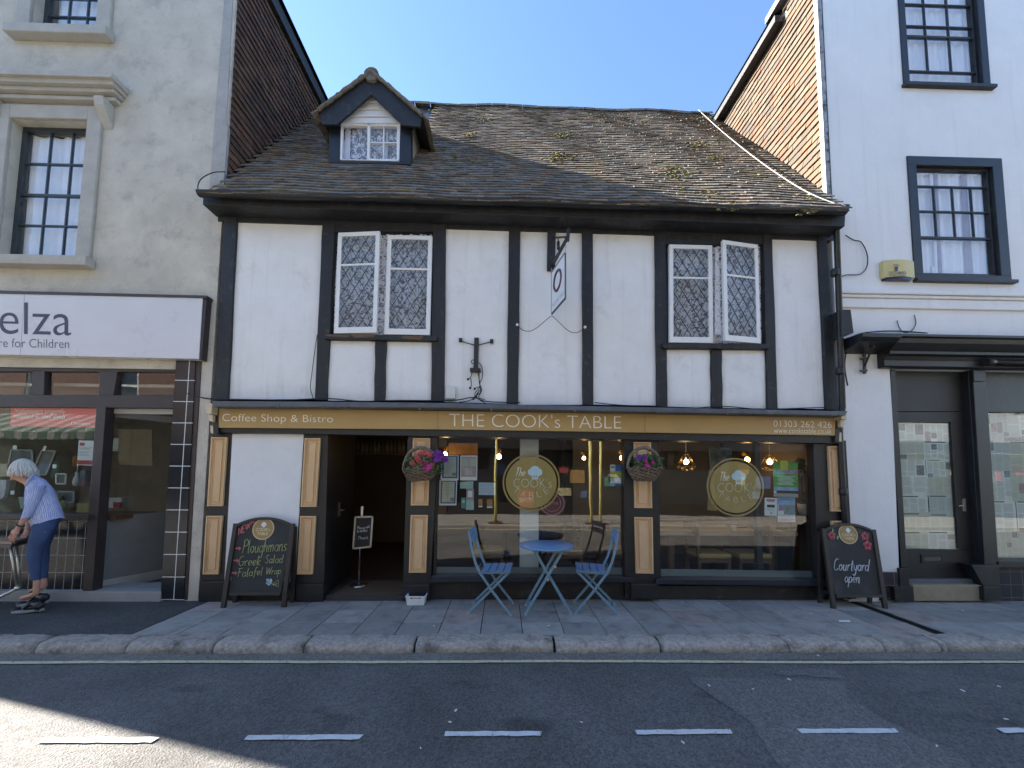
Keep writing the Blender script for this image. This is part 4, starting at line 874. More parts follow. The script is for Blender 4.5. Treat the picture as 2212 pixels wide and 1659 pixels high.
# open door, hinged on the brown post and swung inward
m = MB(); hp = at(D('2', (480, 1000)), .1); hx = hp.x; dirv = Vector((.42, .9, 0)).normalized()
zb, zt2 = .06, at(D('2', (510, 630)), .1).z; H0 = Vector((hx, .12, 0)); sd = Vector((dirv.y, -dirv.x, 0))*.02
def dq(m, s0, s1, z0, z1, t): o = sd*t; m.prism([H0+dirv*s0+Vector((0, 0, z0))-o, H0+dirv*s1+Vector((0, 0, z0))-o, H0+dirv*s1+Vector((0, 0, z1))-o, H0+dirv*s0+Vector((0, 0, z1))-o], o*2)
for q in ((0, .05, zb, zt2), (.80, .86, zb, zt2), (.05, .8, zb, zb+.12), (.05, .8, zt2-.08, zt2)): dq(m, *q, 1)
dr_ = m.build('shop_door', mat('white_door_frame', (.42, .43, .42), .5, .1), left, bevel=.003)
m = MB(); dq(m, .05, .8, zb+.12, .95, .6); m.build('door_panel', mat('grey_door_panel', (.20, .21, .21), .6, .1), dr_)
m = MB(); dq(m, .05, .8, .95, zt2-.08, .3); m.build('door_pane', GLASS, dr_)
m = MB(); m.box(hx+.02, at(D('2', (835, 640)), .1).x, .1, .16, at(D('2', (640, 650)), .1).z, at(D('2', (640, 618)), .1).z); m.build('door_head', mat('white_door_frame', (.42, .43, .42)), left)

# ================================================================== white building on the right
WHITE = mat('white_painted_wall', (.78, .79, .79), .85, .05, 1.5, .3, 18, stain=((.55, .55, .55), 2.2, .64, .92), drip=(.60, .60, .60))
right = thing('white_building', 'tall white painted building with black sash windows and closed black shopfront', 'building')
BX0, BX1 = XR+.03, 9.5
rs = 5.55   # right shopfront plane runs straight on from the cafe
W1 = (at((1958, 350), 0).x, at((2184, 620), 0).x, at((2080, 608), 0).z, at((2064, 341), 0).z); W2 = (at((1945, 100), 0).x, at((2131, 100), 0).x, at((2048, 189), 0).z, at((2040, -70), 0).z)
sz = at(D('b1', (700, 390)), 0).z; sx0 = at(D('b1', (475, 800)), 0).x
m = MB(); holed(m, BX0+.005, BX1, 0, 10.2, [W1, W2, (sx0, BX1, -.01, sz)], 0, .25); m.build('front_wall', WHITE, right)
m = MB(); m.box(BX0+.01, BX0+.22, .25, 7, 2.6, 8.6); m.box(BX0+.01, BX0+.22, .0, .62, 8.6, 10.2); m.box(BX1-.2, BX1, .25, 7, 0, 10); m.box(BX0, BX1, 6.8, 7, 0, 10); m.build('side_wall', WHITE, right)
m = MB(); random.seed(77); palr = [(1.05, .82, .66), (1.1, .98, .82), (.95, .9, .8), (.75, .68, .64), (1.3, .80, .56), (.85, .76, .68), (1.0, .88, .76), (1.1, .85, .68), (.66, .62, .62), (1.4, .72, .46), (.9, .85, .72)]
rz = 8.36
hung_tiles(m, BX0+.0, -1, [(.03, 4.85), (4, 4.85), (4, rz), (.60, rz), (.60, 10.2), (.03, 10.2)], pal=palr); m.build('tile_hanging', HUNG, right)
m = MB(); m.prism([(BX0-.16, .60, rz), (BX0+.1, .60, rz), (BX0+.1, .60, rz+.12), (BX0-.16, .60, rz+.10)], (0, 6.4, 0)); m.build('side_eaves', BLACKT, right)
m = MB(); m.poly([(BX0-.18, .62, rz+.12), (BX0-.18, 7, rz+.12), (BX0+2.6, 7, rz+2.2), (BX0+2.6, .62, rz+2.2)]); m.build('roof', TILEM, right, recalc=False)
m = MB(); m.box(BX0-.13, BX0+.2, .5, .85, 8.62, 8.72); m.build('parapet_coping', LEAD, right)
m = MB(); n = 26; q = [];   # leaded corner between the tile hanging and the white front
for i in range(n+1): z = 4.86+(10.2-4.86)*i/n; q.append(((BX0-.045, BX0+.012+.004*math.sin(i*2.3)), z))
for (a, z0), (b, z1) in zip(q[:-1], q[1:]): m.prism([(a[0], -.018, z0), (a[1], -.018, z0), (b[1], -.018, z1), (b[0], -.018, z1)], (0, .06, 0))
m.build('corner_flashing', mat('weathered_flashing', (.36, .37, .36), .45, .3, 18, .4, 30, stain=((.06, .06, .055), 9, .5, .6)), right)
m = MB(); m.box(BX0+.012, BX0+.03, -.014, .02, 4.86, 10.2); m.build('corner_black_strip', BLACK, right)
# windows: wide black frames
def bwin(h, rows, cols, fr, meet, strip):
    m = MB()
    for q in ((h[0], h[1], h[2], h[2]+fr*.7), (h[0], h[1], h[3]-fr*1.05, h[3]), (h[0], h[0]+fr, h[2]+fr*.7, h[3]-fr*1.05), (h[1]-fr*1.15, h[1], h[2]+fr*.7, h[3]-fr*1.05)): m.box(q[0], q[1], -.015, .1, q[2], q[3])
    m.box(h[0]-.02, h[1]+.03, -.06, .02, h[2]-.03, h[2]+.012); f = m.build('window_frame', BLACK, right, bevel=.004)
    w_, (a, b, c, d) = sash(right, h[0]+fr, h[1]-fr*1.15, h[2]+fr*.7, h[3]-fr*1.05, .03, rows, cols, .03, .018, None, meet)
    return a, b, c, d
SHEER = mat('sheer_curtain', (.85, .85, .87), .9, .08, 20, streak=(3, 3, .1))
a, b, c, d = bwin(W1, (.345, .60, .845), [(.26, .345, .845), (.52, .345, .845), (.78, .345, .845)], .115, 0, True)
drape(a-.05, b+.05, c-.02, d, .10, SHEER, right, .012, 55, 'net_curtain'); drape(a+.25, a+.36, c, d, .09, mat('mauve_curtain', (.42, .36, .40), .9), right, .01, 60); drape(b-.28, b-.2, c, d, .09, mat('mauve_curtain', (.4, .35, .4), .9), right, .01, 60)
m = MB()
for t, hh in ((.26, .13), (.42, .10), (.58, .07), (.82, .06)): m.box(a+(b-a)*t-.03, a+(b-a)*t+.03, .10, .15, c, c+hh)
m.build('sill_ornament', PAPER, right)
m = MB(); m.box(W1[0], W1[1], .5, .53, W1[2], W1[3]); m.build('room_back_wall', mat('dim_room_wall2', (.2, .19, .2), .9), right)
a, b, c, d = bwin(W2, (.11, .44, .54, .75), [(.32, .11, 1), (.66, .11, 1)], .085, 1, False)
drape(a-.05, b+.05, c-.02, d, .10, SHEER, right, .012, 50, 'net_curtain')
m = MB(); m.box(W2[0], W2[1], .5, .53, W2[2], W2[3]); m.build('room_back_wall', mat('dim_room_wall2', (.2, .19, .2), .9), right)
# plaster bands
m = MB()
zA, zB, zC, zD = at(D('5', (400, 1462)), -.05).z, at(D('5', (400, 1492)), -.03).z, at(D('5', (400, 1553)), 0).z, 0
m.box(BX0+.02, BX1, -.075, 0, zB+.02, zA); m.box(BX0+.02, BX1, -.05, 0, zB-.02, zB+.018); m.box(BX0+.02, BX1, -.03, 0, zC, zB-.022); m.build('plaster_band', WHITE, right, bevel=.01)
# black shop fascia with moulded cornice
Xs = at(D('b1', (418, 330)), -.06).x; Xc = at(D('b1', (310, 230)), -.30).x; zt_ = at(D('b1', (700, 212)), -.30).z
m = MB(); prof = [(0, zt_+.02), (-.30, zt_), (-.30, zt_-.03), (-.27, zt_-.04), (-.25, zt_-.09), (-.19, zt_-.15), (-.17, zt_-.165), (-.17, zt_-.20), (-.12, zt_-.215), (-.09, zt_-.26), (-.09, sz+.015), (-.07, sz), (0, sz)]
m.prism([(Xs-.02, y, z) for y, z in prof], (BX1-Xs, 0, 0)); m.prism([(Xc, y, z) for y, z in ((0, zt_+.018), (-.318, zt_-.004), (-.318, zt_-.05), (-.27, zt_-.09), (0, zt_-.16))], (Xs-.022-Xc, 0, 0)); m.build('shop_cornice', BLACK, right, bevel=.004)
BRK = mat('black_recess', (.013, .013, .014), .5, .2, 6)
def rp(name, pts, Y, th, mt=BLACK, par=None, bev=.004): 
    return MB().pp(D('b1', *pts), Y, th).build(name, mt, par or right, bevel=bev)
rp('door_post', [(455, 388), (480, 388), (545, 1480), (500, 1480)], .0, .26); rp('door_pilaster', [(868, 388), (932, 388), (1000, 1375), (930, 1375)], -.02, .28); rp('door_pilaster', [(845, 388), (866, 388), (930, 1400), (912, 1400)], .02, .24)
rp('pilaster_capital', [(873, 395), (930, 395), (932, 448), (876, 448)], -.04, .02); rp('pilaster_plinth', [(862, 1372), (1000, 1372), (1010, 1482), (925, 1482)], -.06, .3); rp('pilaster_foot', [(925, 1484), (1012, 1484), (1018, 1552), (928, 1552)], -.09, .3); rp('pilaster_foot', [(475, 1482), (570, 1482), (575, 1555), (480, 1555)], -.07, .3); rp('door_post_base', [(500, 1388), (545, 1388), (552, 1480), (502, 1480)], -.03, .1)
dY = .09
m = MB()
for q in ([(470, 388), (880, 388), (880, 600), (480, 600)], [(480, 603), (880, 603), (880, 655), (488, 655)], [(480, 655), (495, 655), (530, 1292), (515, 1292)], [(758, 655), (880, 655), (930, 1292), (798, 1292)], [(515, 1292), (930, 1296), (935, 1450), (525, 1450)]): m.pp(D('b1', *q), dY, .05)
door = m.build('shop_door', BRK, right, bevel=.003)
m = MB()
for q in ([(612, 1322), (722, 1322), (724, 1330), (612, 1330)], [(612, 1352), (724, 1352), (724, 1362), (612, 1362)], [(612, 1330), (622, 1330), (622, 1352), (612, 1352)], [(714, 1330), (724, 1330), (724, 1352), (714, 1352)]): m.pp(D('b1', *q), dY-.01, .01)
m.build('letterbox_frame', BLACK, door); m = MB(); m.pp(D('b1', (624, 1332), (713, 1332), (713, 1351), (624, 1351)), dY-.006, .006); m.build('letterbox_flap', mat('dull_metal', (.10, .11, .11), .4, .1, metal=.6), door)
m = MB(); m.pp(D('b1', (818, 1038), (834, 1038), (837, 1102), (821, 1102)), dY-.012, .012); h = at(D('b1', (828, 1072)), dY-.03); m.tube([h+Vector((0, .02, 0)), h, h+Vector((-.07, 0, -.01))], .009, 8); m.build('door_handle', STEEL, door)
rp('door_sill', [(548, 1444), (870, 1444), (875, 1470), (550, 1470)], dY-.06, .1, mat('grey_sill', (.11, .12, .125), .6, .1)); rp('stone_step', [(568, 1474), (920, 1474), (926, 1554), (572, 1554)], -.04, .4, mat('tan_step_stone', (.30, .25, .17), .85, .15, 8, .3, 50), None, .01)
# newspapers pasted behind the glass
NEWS = mat('newsprint', (.82, .84, .74), .85, .08, 8); INK = mat('news_ink', (.13, .13, .13), .85, .3, 40); INK2 = mat('news_grey_text', (.52, .53, .47), .85, .25, 90, streak=(.25, 1, 4)); CTINT = [mat('news_photo_blue', (.28, .36, .42), .8, .4, 30), mat('news_photo_red', (.44, .30, .28), .8, .4, 30), mat('news_photo_green', (.30, .36, .25), .8, .4, 30), mat('news_photo_grey', (.26, .26, .25), .8, .5, 40)]
def news(parent, X0, X1, Z0, Z1, Y, rows, cols, seed):
    random.seed(seed); m = MB(); mats_ = [NEWS, INK, INK2]+CTINT+[mat('newsprint_yellowed', (.66, .64, .48), .85, .08, 8), mat('newsprint_grey', (.58, .62, .57), .85, .08, 8)]; ph = (Z1-Z0)/rows; pw = (X1-X0)/cols
    for r in range(rows):
        for c in range(cols):
            x0 = max(X0+pw*c+random.uniform(-.03, .02), X0); x1 = min(X0+pw*(c+1)+random.uniform(0, .03), X1); z1 = min(Z1-ph*r+random.uniform(0, .02), Z1); z0 = max(z1-ph-.02, Z0); k = random.uniform(0, .003)
            y = Y+k+.0007*((r*7+c*3) % 5); tl = random.uniform(-.01, .01); m.mi = random.choice((0, 0, 7, 8)); m.prism([(x0, y, z0), (x1, y, z0+tl*.3), (x1, y, z1+tl*.3), (x0, y, z1)], (0, .0004, 0)); yy = y-.0006
            if z1-z0 < .1: continue
            nx = random.choice((2, 3, 4)); cw = (x1-x0-.02)/nx; hz = z1-.012
            if random.random() < .5: m.mi = 1; m.box(x0+.015, x0+.015+(x1-x0)*random.uniform(.4, .85), yy-.0002, yy, hz-.018, hz-.004); hz -= .03
            for i in range(nx):
                z = hz; xx = x0+.01+cw*i
                while z > z0+.05:
                    hgt = random.uniform(.06, .17)
                    if random.random() < .09: m.mi = random.choice((3, 4, 5, 6, 6, 6, 6, 6, 6)); m.box(xx+.003, xx+cw*random.choice((.95, .95, 1.0))-.004, yy-.0002, yy, max(z-hgt, z0+.01), z-.006)
                    else:
                        m.mi = 2; q = z-.01
                        while q > max(z-hgt, z0+.015): m.box(xx+.004, xx+cw*random.uniform(.8, .96)-.004, yy-.0002, yy, q-.004, q); q -= .0085
                    z -= hgt+.008
    return m.build('newspaper', mats_, parent)
g = [at(p, dY+.02) for p in D('b1', (495, 660), (755, 660), (798, 1295), (530, 1290))]; gx0, gx1 = min(p.x for p in g)-.01, max(p.x for p in g)+.01
news(door, gx0, gx1, g[2].z-.01, g[0].z+.01, dY+.035, 7, 2, 5); m = MB(); m.box(gx0, gx1, dY+.015, dY+.021, g[2].z-.01, g[0].z+.01); m.build('door_pane', GLASS, door)
wq = [at(p, .12) for p in D('b1', (944, 603), (1200, 603), (1250, 1350), (995, 1350))]; m = MB()
m.pp(D('b1', (930, 388), (1500, 388), (1500, 603), (944, 603)), .08, .06); m.pp(D('b1', (925, 600), (946, 600), (996, 1360), (975, 1360)), .06, .1); m.pp(D('b1', (985, 1352), (1500, 1352), (1500, 1386), (990, 1386)), -.02, .2); fr = m.build('shop_window', BLACK, right, bevel=.004)
news(fr, wq[0].x-.02, BX1-.3, wq[2].z-.02, wq[0].z+.02, .15, 5, 9, 9); m = MB(); m.box(wq[0].x-.02, BX1-.3, .12, .126, wq[2].z-.02, wq[0].z+.02); m.build('pane', GLASS, fr)
bt = tilemat('dark_brown_tile', (.040, .038, .040), (.13, .13, .13), (.15, at(D('b1', (466, 1450)), 0).x), (.155, at(D('b1', (460, 1408)), 0).z), .006)
m = MB(); m.pp(D('b1', (1000, 1388), (1500, 1388), (1500, 1552), (1010, 1552)), .02, .1); m.build('tiled_plinth', bt, right); m = MB(); m.pp(D('b1', (405, 1406), (496, 1408), (500, 1552), (405, 1552)), -.018, .03); m.build('tiled_plinth', bt, right)
m = MB(); m.box(sx0, BX1, .3, .34, -.02, sz); m.build('shop_back_board', mat('backing_board', (.3, .29, .25), .9), right)
m = MB(); a, b = at(D('b1', (935, 352)), -.14), at(D('b1', (1400, 366)), -.14); m.tube([a, a+Vector((.09, 0, 0))], .045, 14); m.tube([a+Vector((.09, 0, 0)), b], .03, 12); m.build('strip_lamp', BLACK, right)
m = MB(); m.pp(D('b1', (206, 88), (255, 88), (270, 205), (210, 222)), -.17, .17); m.build('black_end_box', BLACKT, right)

# ================================================================== across the street (seen in the glass, lit by the sun)
OY = -9.6
m = MB(); m.box(-60, 60, OY-.5, -6.7, -.3, .0); struct(m.build('opposite_pavement', mat('pale_paving', (.27, .255, .225), .9, .15, 3, .3, 60, stain=((.16, .15, .13), 2, .5, .7))))
m = MB(); m.box(-60, 60, -6.85, -6.69, -.3, .006); struct(m.build('opposite_kerb', mat('pale_kerb', (.34, .32, .28), .9, .2, 6), bevel=.02))
m = MB(); m.pp([(0, 0)]*0 or [(900, 1100), (1300, 1100), (1300, 1105), (900, 1105)], -6.5, .01) if 0 else m.box(-60, 60, -6.55, -6.47, ROADZ, ROADZ+.004); struct(m.build('opposite_yellow_line', YELLOW))
def opp(name, label, x0, x1, h, col, shopcol, wins, seed, board=False):
    random.seed(seed); b = thing(name, label, 'building'); wm = mat('opposite_wall_%d' % seed, col, .9, .1, 3, .2, 30)
    holes = [(x0+(x1-x0)*t-.45, x0+(x1-x0)*t+.45, z, z+1.5) for t in wins for z in (3.9, 6.6) if z+1.5 < h-.3]
    m = MB(); holed(m, x0, x1, 2.9, h, holes, OY, OY-.2); m.build('wall', wm, b)
    if board:
        m = MB(); z = 2.9
        while z < h: m.box(x0+.02, x1-.02, OY+.001, OY+.012, z, z+.012); z += .17
        m.build('weatherboard_laps', mat('board_shadow_gap', (.3, .3, .3), .9), b)
    for q in holes:
        m = MB()
        for r in ((q[0], q[1], q[2], q[2]+.06), (q[0], q[1], q[3]-.06, q[3]), (q[0], q[0]+.06, q[2]+.06, q[3]-.06), (q[1]-.06, q[1], q[2]+.06, q[3]-.06), (q[0]+.06, q[1]-.06, (q[2]+q[3])/2-.03, (q[2]+q[3])/2+.03)): m.box(r[0], r[1], OY-.1, OY-.03, r[2], r[3])
        w_ = m.build('window', WHITEP, b); m = MB(); m.box(q[0], q[1], OY-.12, OY-.11, q[2], q[3]); m.build('pane', mat('dark_pane', (.04, .05, .06), .1, .1), w_)
    m = MB(); m.box(x0, x1, OY-.1, OY+.12, 2.45, 2.9); m.build('shop_fascia', mat('opposite_fascia_%d' % seed, shopcol, .5, .1), b)
    m = MB(); m.box(x0, x1, OY-.2, OY, 0, .45); m.box(x0, x0+.25, OY-.2, OY, .45, 2.45); m.box(x1-.25, x1, OY-.2, OY, .45, 2.45); m.box((x0+x1)/2-.1, (x0+x1)/2+.1, OY-.2, OY, .45, 2.45); m.build('shopfront', mat('opposite_front_%d' % seed, tuple(c*.8 for c in shopcol), .5, .1), b)
    m = MB(); m.box(x0+.25, x1-.25, OY-.25, OY-.2, .45, 2.45); m.build('shop_pane', mat('dark_pane', (.04, .05, .06)), b)
    for i in range(int((x1-x0)*1.1)):
        xx = random.uniform(x0+.4, x1-.8); zz_ = random.uniform(.6, 1.7); m = MB(); m.box(xx, xx+random.uniform(.2, .55), OY-.19, OY-.18, zz_, zz_+random.uniform(.25, .6)); m.build('window_poster', mat('opposite_poster_%d' % (i % 6), [(.5, .5, .48), (.1, .2, .4), (.5, .3, .1), (.1, .35, .25), (.45, .1, .1), (.6, .55, .3)][i % 6], .7), b)
    m = MB(); m.prism([(x0, OY+.25, h-.05), (x0, OY-3.5, h+2.6), (x0, OY-7, h-.05)], (x1-x0, 0, 0)); m.build('roof', TILEM, b)
    m = MB(); m.box(x0, x1, OY-7, OY-6.8, 0, h); m.box(x0, x0+.1, OY-6.8, OY-.2, 0, h); m.build('rear_wall', wm, b); return b
opp('brick_building', 'red brick building across the street with a striped awning', -24, -11.5, 8.2, (.20, .11, .08), (.06, .10, .08), (.12, .32, .55, .8), 41)
opp('cream_building', 'cream rendered building across the street', -11.45, -2.1, 7.4, (.42, .40, .35), (.10, .07, .05), (.15, .4, .65, .88), 42)
opp('weatherboard_building', 'white weatherboarded building across the street', -2.05, 1.2, 7.0, (.60, .60, .60), (.03, .03, .035), (.3, .72), 43, True)
opp('dark_shop_building', 'brown brick building across the street with a dark shopfront', 1.25, 8.2, 7.8, (.18, .13, .10), (.035, .03, .03), (.2, .5, .8), 44)
opp('white_terrace_building', 'white rendered building across the street to the right', 8.25, 22, 8.5, (.52, .52, .52), (.05, .06, .08), (.12, .3, .5, .7, .88), 45)
aw = thing('striped_awning', 'green and white striped awning across the street', 'awning'); G, Wt = mat('awning_green', (.02, .075, .045), .9), mat('awning_white', (.19, .20, .185), .9); m = MB(); x = -22.0; i = 0
while x < -13.6:
    m.mi = i % 2; m.prism([(x, OY+.05, 3.55), (x+.26, OY+.05, 3.55), (x+.26, OY+1.5, 2.75), (x, OY+1.5, 2.75)], (0, 0, .015)); m.prism([(x, OY+1.5, 2.75), (x+.26, OY+1.5, 2.75), (x+.26, OY+1.5, 2.55), (x+.13, OY+1.5, 2.5), (x, OY+1.5, 2.55)], (0, .01, 0)); x += .26; i += 1
m.build('canvas', [G, Wt], aw); m = MB()
for xx in (-21.9, -13.75): m.tube([(xx, OY+.05, 2.4), (xx, OY+1.48, 2.74)], .02)
m.build('awning_arm', STEEL, aw)
YS = mat('yellow_sleeve', (.70, .62, .20), .5, .08)
for i, (xx, yy, rr) in enumerate(((-.22, -7.05, .045), (2.72, -7.15, .05), (2.98, -6.98, .045))):
    sp = thing('scaffold_pole', ['scaffold pole in a yellow sleeve opposite the left window', 'thicker scaffold pole in a yellow sleeve across the street', 'scaffold pole in a yellow sleeve nearest the far kerb'][i], 'scaffold pole', group='scaffold poles across the street')
    m = MB(); m.tube([(xx, yy, .05), (xx, yy, 2.75)], rr, 12); m.build('sleeve', YS, sp); m = MB(); m.tube([(xx, yy, 2.75), (xx, yy, 6.5)], .025, 10); m.build('pole', STEEL, sp); m = MB(); m.box(xx-.2, xx+.2, yy-.12, yy+.12, 0.004, .04); m.build('base_board', WOODB, sp)
sgn = thing('red_shop_board', 'red board reading HYTHE across the street', 'sign'); m = MB(); m.box(.55, 1.15, OY+.02, OY+.06, .25, .95); m.build('board', mat('red_board', (.30, .03, .04), .5), sgn); m = MB(); text_fit(m, 'HYTHE', (1.1, OY+.065, .62), (.6, OY+.065, .62), (1.1, OY+.065, .46), 0); m.build('lettering', LETTER, sgn, recalc=False)
# lower neighbour and open gap further left, taller terrace beyond the white building
nb = thing('low_brick_building', 'low brick building beyond the gap left of the charity shop', 'building'); m = MB(); m.box(-32, -21, 2.0, 8, 0, 5); m.build('wall', mat('far_brick', (.28, .15, .10), .9, .2, 4), nb); m = MB(); m.prism([(-32.1, 1.8, 4.98), (-32.1, 5, 7.0), (-32.1, 8.2, 4.98)], (11.2, 0, 0)); m.build('roof', TILEM, nb)
nb = thing('terrace_building', 'rendered building beyond the white building on the right', 'building'); m = MB(); m.box(9.6, 24, 0, 8, 0, 8.5); m.build('wall', mat('far_render', (.5, .47, .4), .9, .1, 3), nb); m = MB(); m.prism([(9.6, -.3, 8.48), (9.6, 4, 11), (9.6, 8.2, 8.48)], (14.4, 0, 0)); m.build('roof', TILEM, nb)

# ================================================================== signs
def T3(k, Y, a, b, c): return at(D(k, a), Y), at(D(k, b), Y), at(D(k, c), Y)
sg = thing('shop_sign', 'long gold fascia sign reading THE COOK\'s TABLE in white letters', 'sign')
m = MB(); m.pp([(472.3, 882.5), (745, 884.5), (945, 887.3), (1344, 893.5), (1805.4, 902.4), (1805.4, 941), (1344, 933.6), (945, 927.5), (471.8, 923.8)], -.10, .026); m.build('board', GOLD, sg, bevel=.003)
m = MB(); SY = -.1015
text_fit(m, 'Coffee Shop & Bistro', *T3('6', SY, (232, 146), (1034, 156), (229, 216)), -.008, spacing=1.02); m.build('lettering', LETTER, sg, recalc=False)
m = MB(); text_fit(m, "THE COOK's TABLE", *T3('7', SY, (220, 142), (1466, 160), (219, 237)), -.016); m.build('lettering', LETTER, sg, recalc=False)
m = MB(); text_fit(m, '01303 262 426', *T3('8', SY, (1098, 194), (1520, 204), (1098, 239)), -.008); m.build('lettering', LETTER, sg, recalc=False); m = MB(); text_fit(m, 'www.cookstable.co.uk', *T3('8', SY, (1100, 248), (1518, 254), (1100, 286)), -.008); m.build('lettering', LETTER, sg, recalc=False)
m = MB()
for p in ((1762, 118), (95*1+0, 0)): pass
for q in ([(945.2, 887.5), (946, 887.5), (945.9, 927.3), (945.1, 927.3)], [(1393, 894.3), (1393.8, 894.3), (1393.8, 934.3), (1393, 934.3)]): m.pp(q, -.1012, .002)
m.build('panel_joint', mat('joint_line', (.16, .105, .04), .6), sg)
m = MB()
for p in ((475.5, 886), (475, 920), (1801, 906), (1801, 937), (1100, 891.5), (640, 885)): m.disc(at(p, 0), .006, -.103, -.1, 10)
m.build('screw', STEEL, sg)
sg = thing('charity_shop_sign', 'white fascia sign with purple grey lettering over the charity shop', 'sign')
m = MB(); m.pp(D('2', (-1500, 30), (980, 87), (961, 385), (-1500, 330)), -.10, .09); m.build('board', mat('white_sign_panel', (.66, .66, .68), .3, .03, 2), sg, bevel=.004)
m = MB(); m.pp(D('2', (-1500, 18), (1000, 78), (1000, 90), (-1500, 33)), -.11, .10); m.pp(D('2', (982, 90), (1000, 90), (975, 390), (962, 388)), -.09, .085); m.build('sign_edge', BRN, sg)
m = MB(); text_fit(m, 'elza', *T3('2', -.1015, (-2, 108), (345, 118), (-4, 263)), -.006); text_fit(m, 'Dem', *T3('2', -.1015, (-420, 98), (-30, 106), (-420, 250)), -.006); m.build('lettering', mat('purple_grey_letter', (.055, .045, .09), .5), sg, recalc=False)
m = MB(); text_fit(m, 're for Children', *T3('2', -.1015, (-6, 285), (334, 290), (-6, 328)), -.004); text_fit(m, 'Hospice Ca', *T3('2', -.1015, (-330, 280), (-16, 284), (-330, 322)), -.004); m.build('lettering', mat('grey_letter', (.14, .14, .17), .5), sg, recalc=False)
m = MB(); m.pp(D('2', (118, 70), (120, 70), (98, 371), (96, 371)), -.101, .002); m.build('panel_joint', mat('white_joint', (.4, .4, .42), .6), sg)

# hanging sign on its iron bracket
hs = thing('hanging_sign', 'white hanging sign with dark ring logo on an iron bracket', 'sign')
tb, tf, bb, bf = at(D('b8', (882, 470)), -.10), at(D('b8', (1000, 318)), -.53), at(D('b8', (880, 848)), -.10), at(D('b8', (1001, 700)), -.53)
tb.x = bb.x = (tb.x+bb.x)/2; tf.x = bf.x = (tf.x+bf.x)/2; zt_, zb_ = (tb.z+tf.z)/2, (bb.z+bf.z)/2; tb.z = tf.z = zt_; bb.z = bf.z = zb_
ux = (tf-tb).normalized(); nl = Vector((0, 0, 1)).cross(ux).normalized(); nl = nl if nl.x < 0 else -nl; Wd = (tf-tb).length; Hd = zt_-zb_
m = MB(); m.prism([bb-nl*.006, bf-nl*.006, tf-nl*.006, tb-nl*.006], nl*.012); m.build('sign_panel', mat('white_sign_face', (.74, .75, .78), .4, .03), hs)
m = MB()
for p, q in ((bb, bf), (bf, tf), (tf, tb), (tb, bb)): m.bar(p, q, .016, .018)
m.build('sign_edge', mat('grey_sign_edge', (.10, .10, .12), .5), hs)
m = MB(); ctr = bb+ux*Wd*.5+Vector((0, 0, Hd*.60))+nl*.0075; rr = Wd*.26
ringp = [ctr+ux*math.cos(a)*rr+Vector((0, 0, math.sin(a)*rr*1.0)) for a in [2*math.pi*i/36 for i in range(36)]]; m.tube(ringp, .016, 6, closed=True); m.build('ring_logo', mat('maroon_ring', (.10, .045, .05), .5), hs)
m = MB(); text_fit(m, "THE COOK'S TABLE", bb+ux*Wd*.08+Vector((0, 0, Hd*.20))+nl*.008, bf-ux*Wd*.08+Vector((0, 0, Hd*.20))+nl*.008, bb+ux*Wd*.08+Vector((0, 0, Hd*.11))+nl*.008, -.004); text_fit(m, 'bistro', ctr-ux*rr*.5+Vector((0, 0, -.02)), ctr+ux*rr*.5+Vector((0, 0, -.02)), ctr-ux*rr*.5+Vector((0, 0, -.06)), -.004) if 0 else None
m.build('lettering', mat('faded_grey_letter', (.36, .36, .40), .6), hs)
br = thing('sign_bracket', 'black iron bracket arm holding the white hanging sign', 'bracket')
m = MB(); m.pp(D('b8', (845, 100), (917, 104), (910, 456), (840, 452)), -.05, .045); m.build('backplate', BLACKT, br, bevel=.004)
tipT = at(D('b8', (1028, 95)), -.60); tipB = at(D('b8', (1020, 200)), -.60)
m = MB(); m.bar(at(D('b8', (885, 415)), -.06), at(D('b8', (1022, 165)), -.60), .028, .028); m.bar(at(D('b8', (895, 170)), -.05), at(D('b8', (1005, 165)), -.58), .016, .02); m.bar(tipT, tipB, .035, .03); m.build('arm', BLACK, br)
m = MB(); m.tube([at(D('b8', (938, 172)), -.25), at(D('b8', (938, 205)), -.25)], .006, 6); m.tube([at(D('b8', (938, 205)), -.25), at(D('b8', (940, 275)), -.25)], .018, 10); m.build('lamp_holder', BLACK, br)
m = MB()
for k, (p0, p1) in enumerate(((at(D('b8', (1005, 215)), -.56), tf+Vector((0, 0, .0))), (at(D('b8', (880, 440)), -.09), tb))):
    for i in range(4):
        c = p0.lerp(p1, (i+.5)/4); L = (p1-p0).length/4*.75; m.tube([c+Vector((math.cos(a)*.007 if i % 2 else 0, 0 if i % 2 else math.cos(a)*.007, math.sin(a)*L)) for a in [2*math.pi*j/8 for j in range(8)]], .0022, 4, closed=True)
m.build('chain', STEEL, br)
st = thing('stay_wire', 'two sagging stay wires from sign corner to white fixings on the timbers', 'wire')
m = MB(); c0 = bb+Vector((0, 0, -.02))
for q in ((575, 947), (1170, 968)):
    e = at(D('b8', q), -.03); L = []
    for i in range(13):
        t = i/12; p = c0.lerp(e, t); p.z -= .17*math.sin(math.pi*t)*(.3+.7*t); L.append(p)
    m.tube(L, .004, 5)
m.build('wire', WIRE, st)
for q in ((575, 947), (1170, 968)):
    m = MB(); m.disc(at(D('b8', q), 0), .017, -.036, -.02, 14); m.build('fixing', mat('white_fixing', (.75, .75, .73), .5), st)
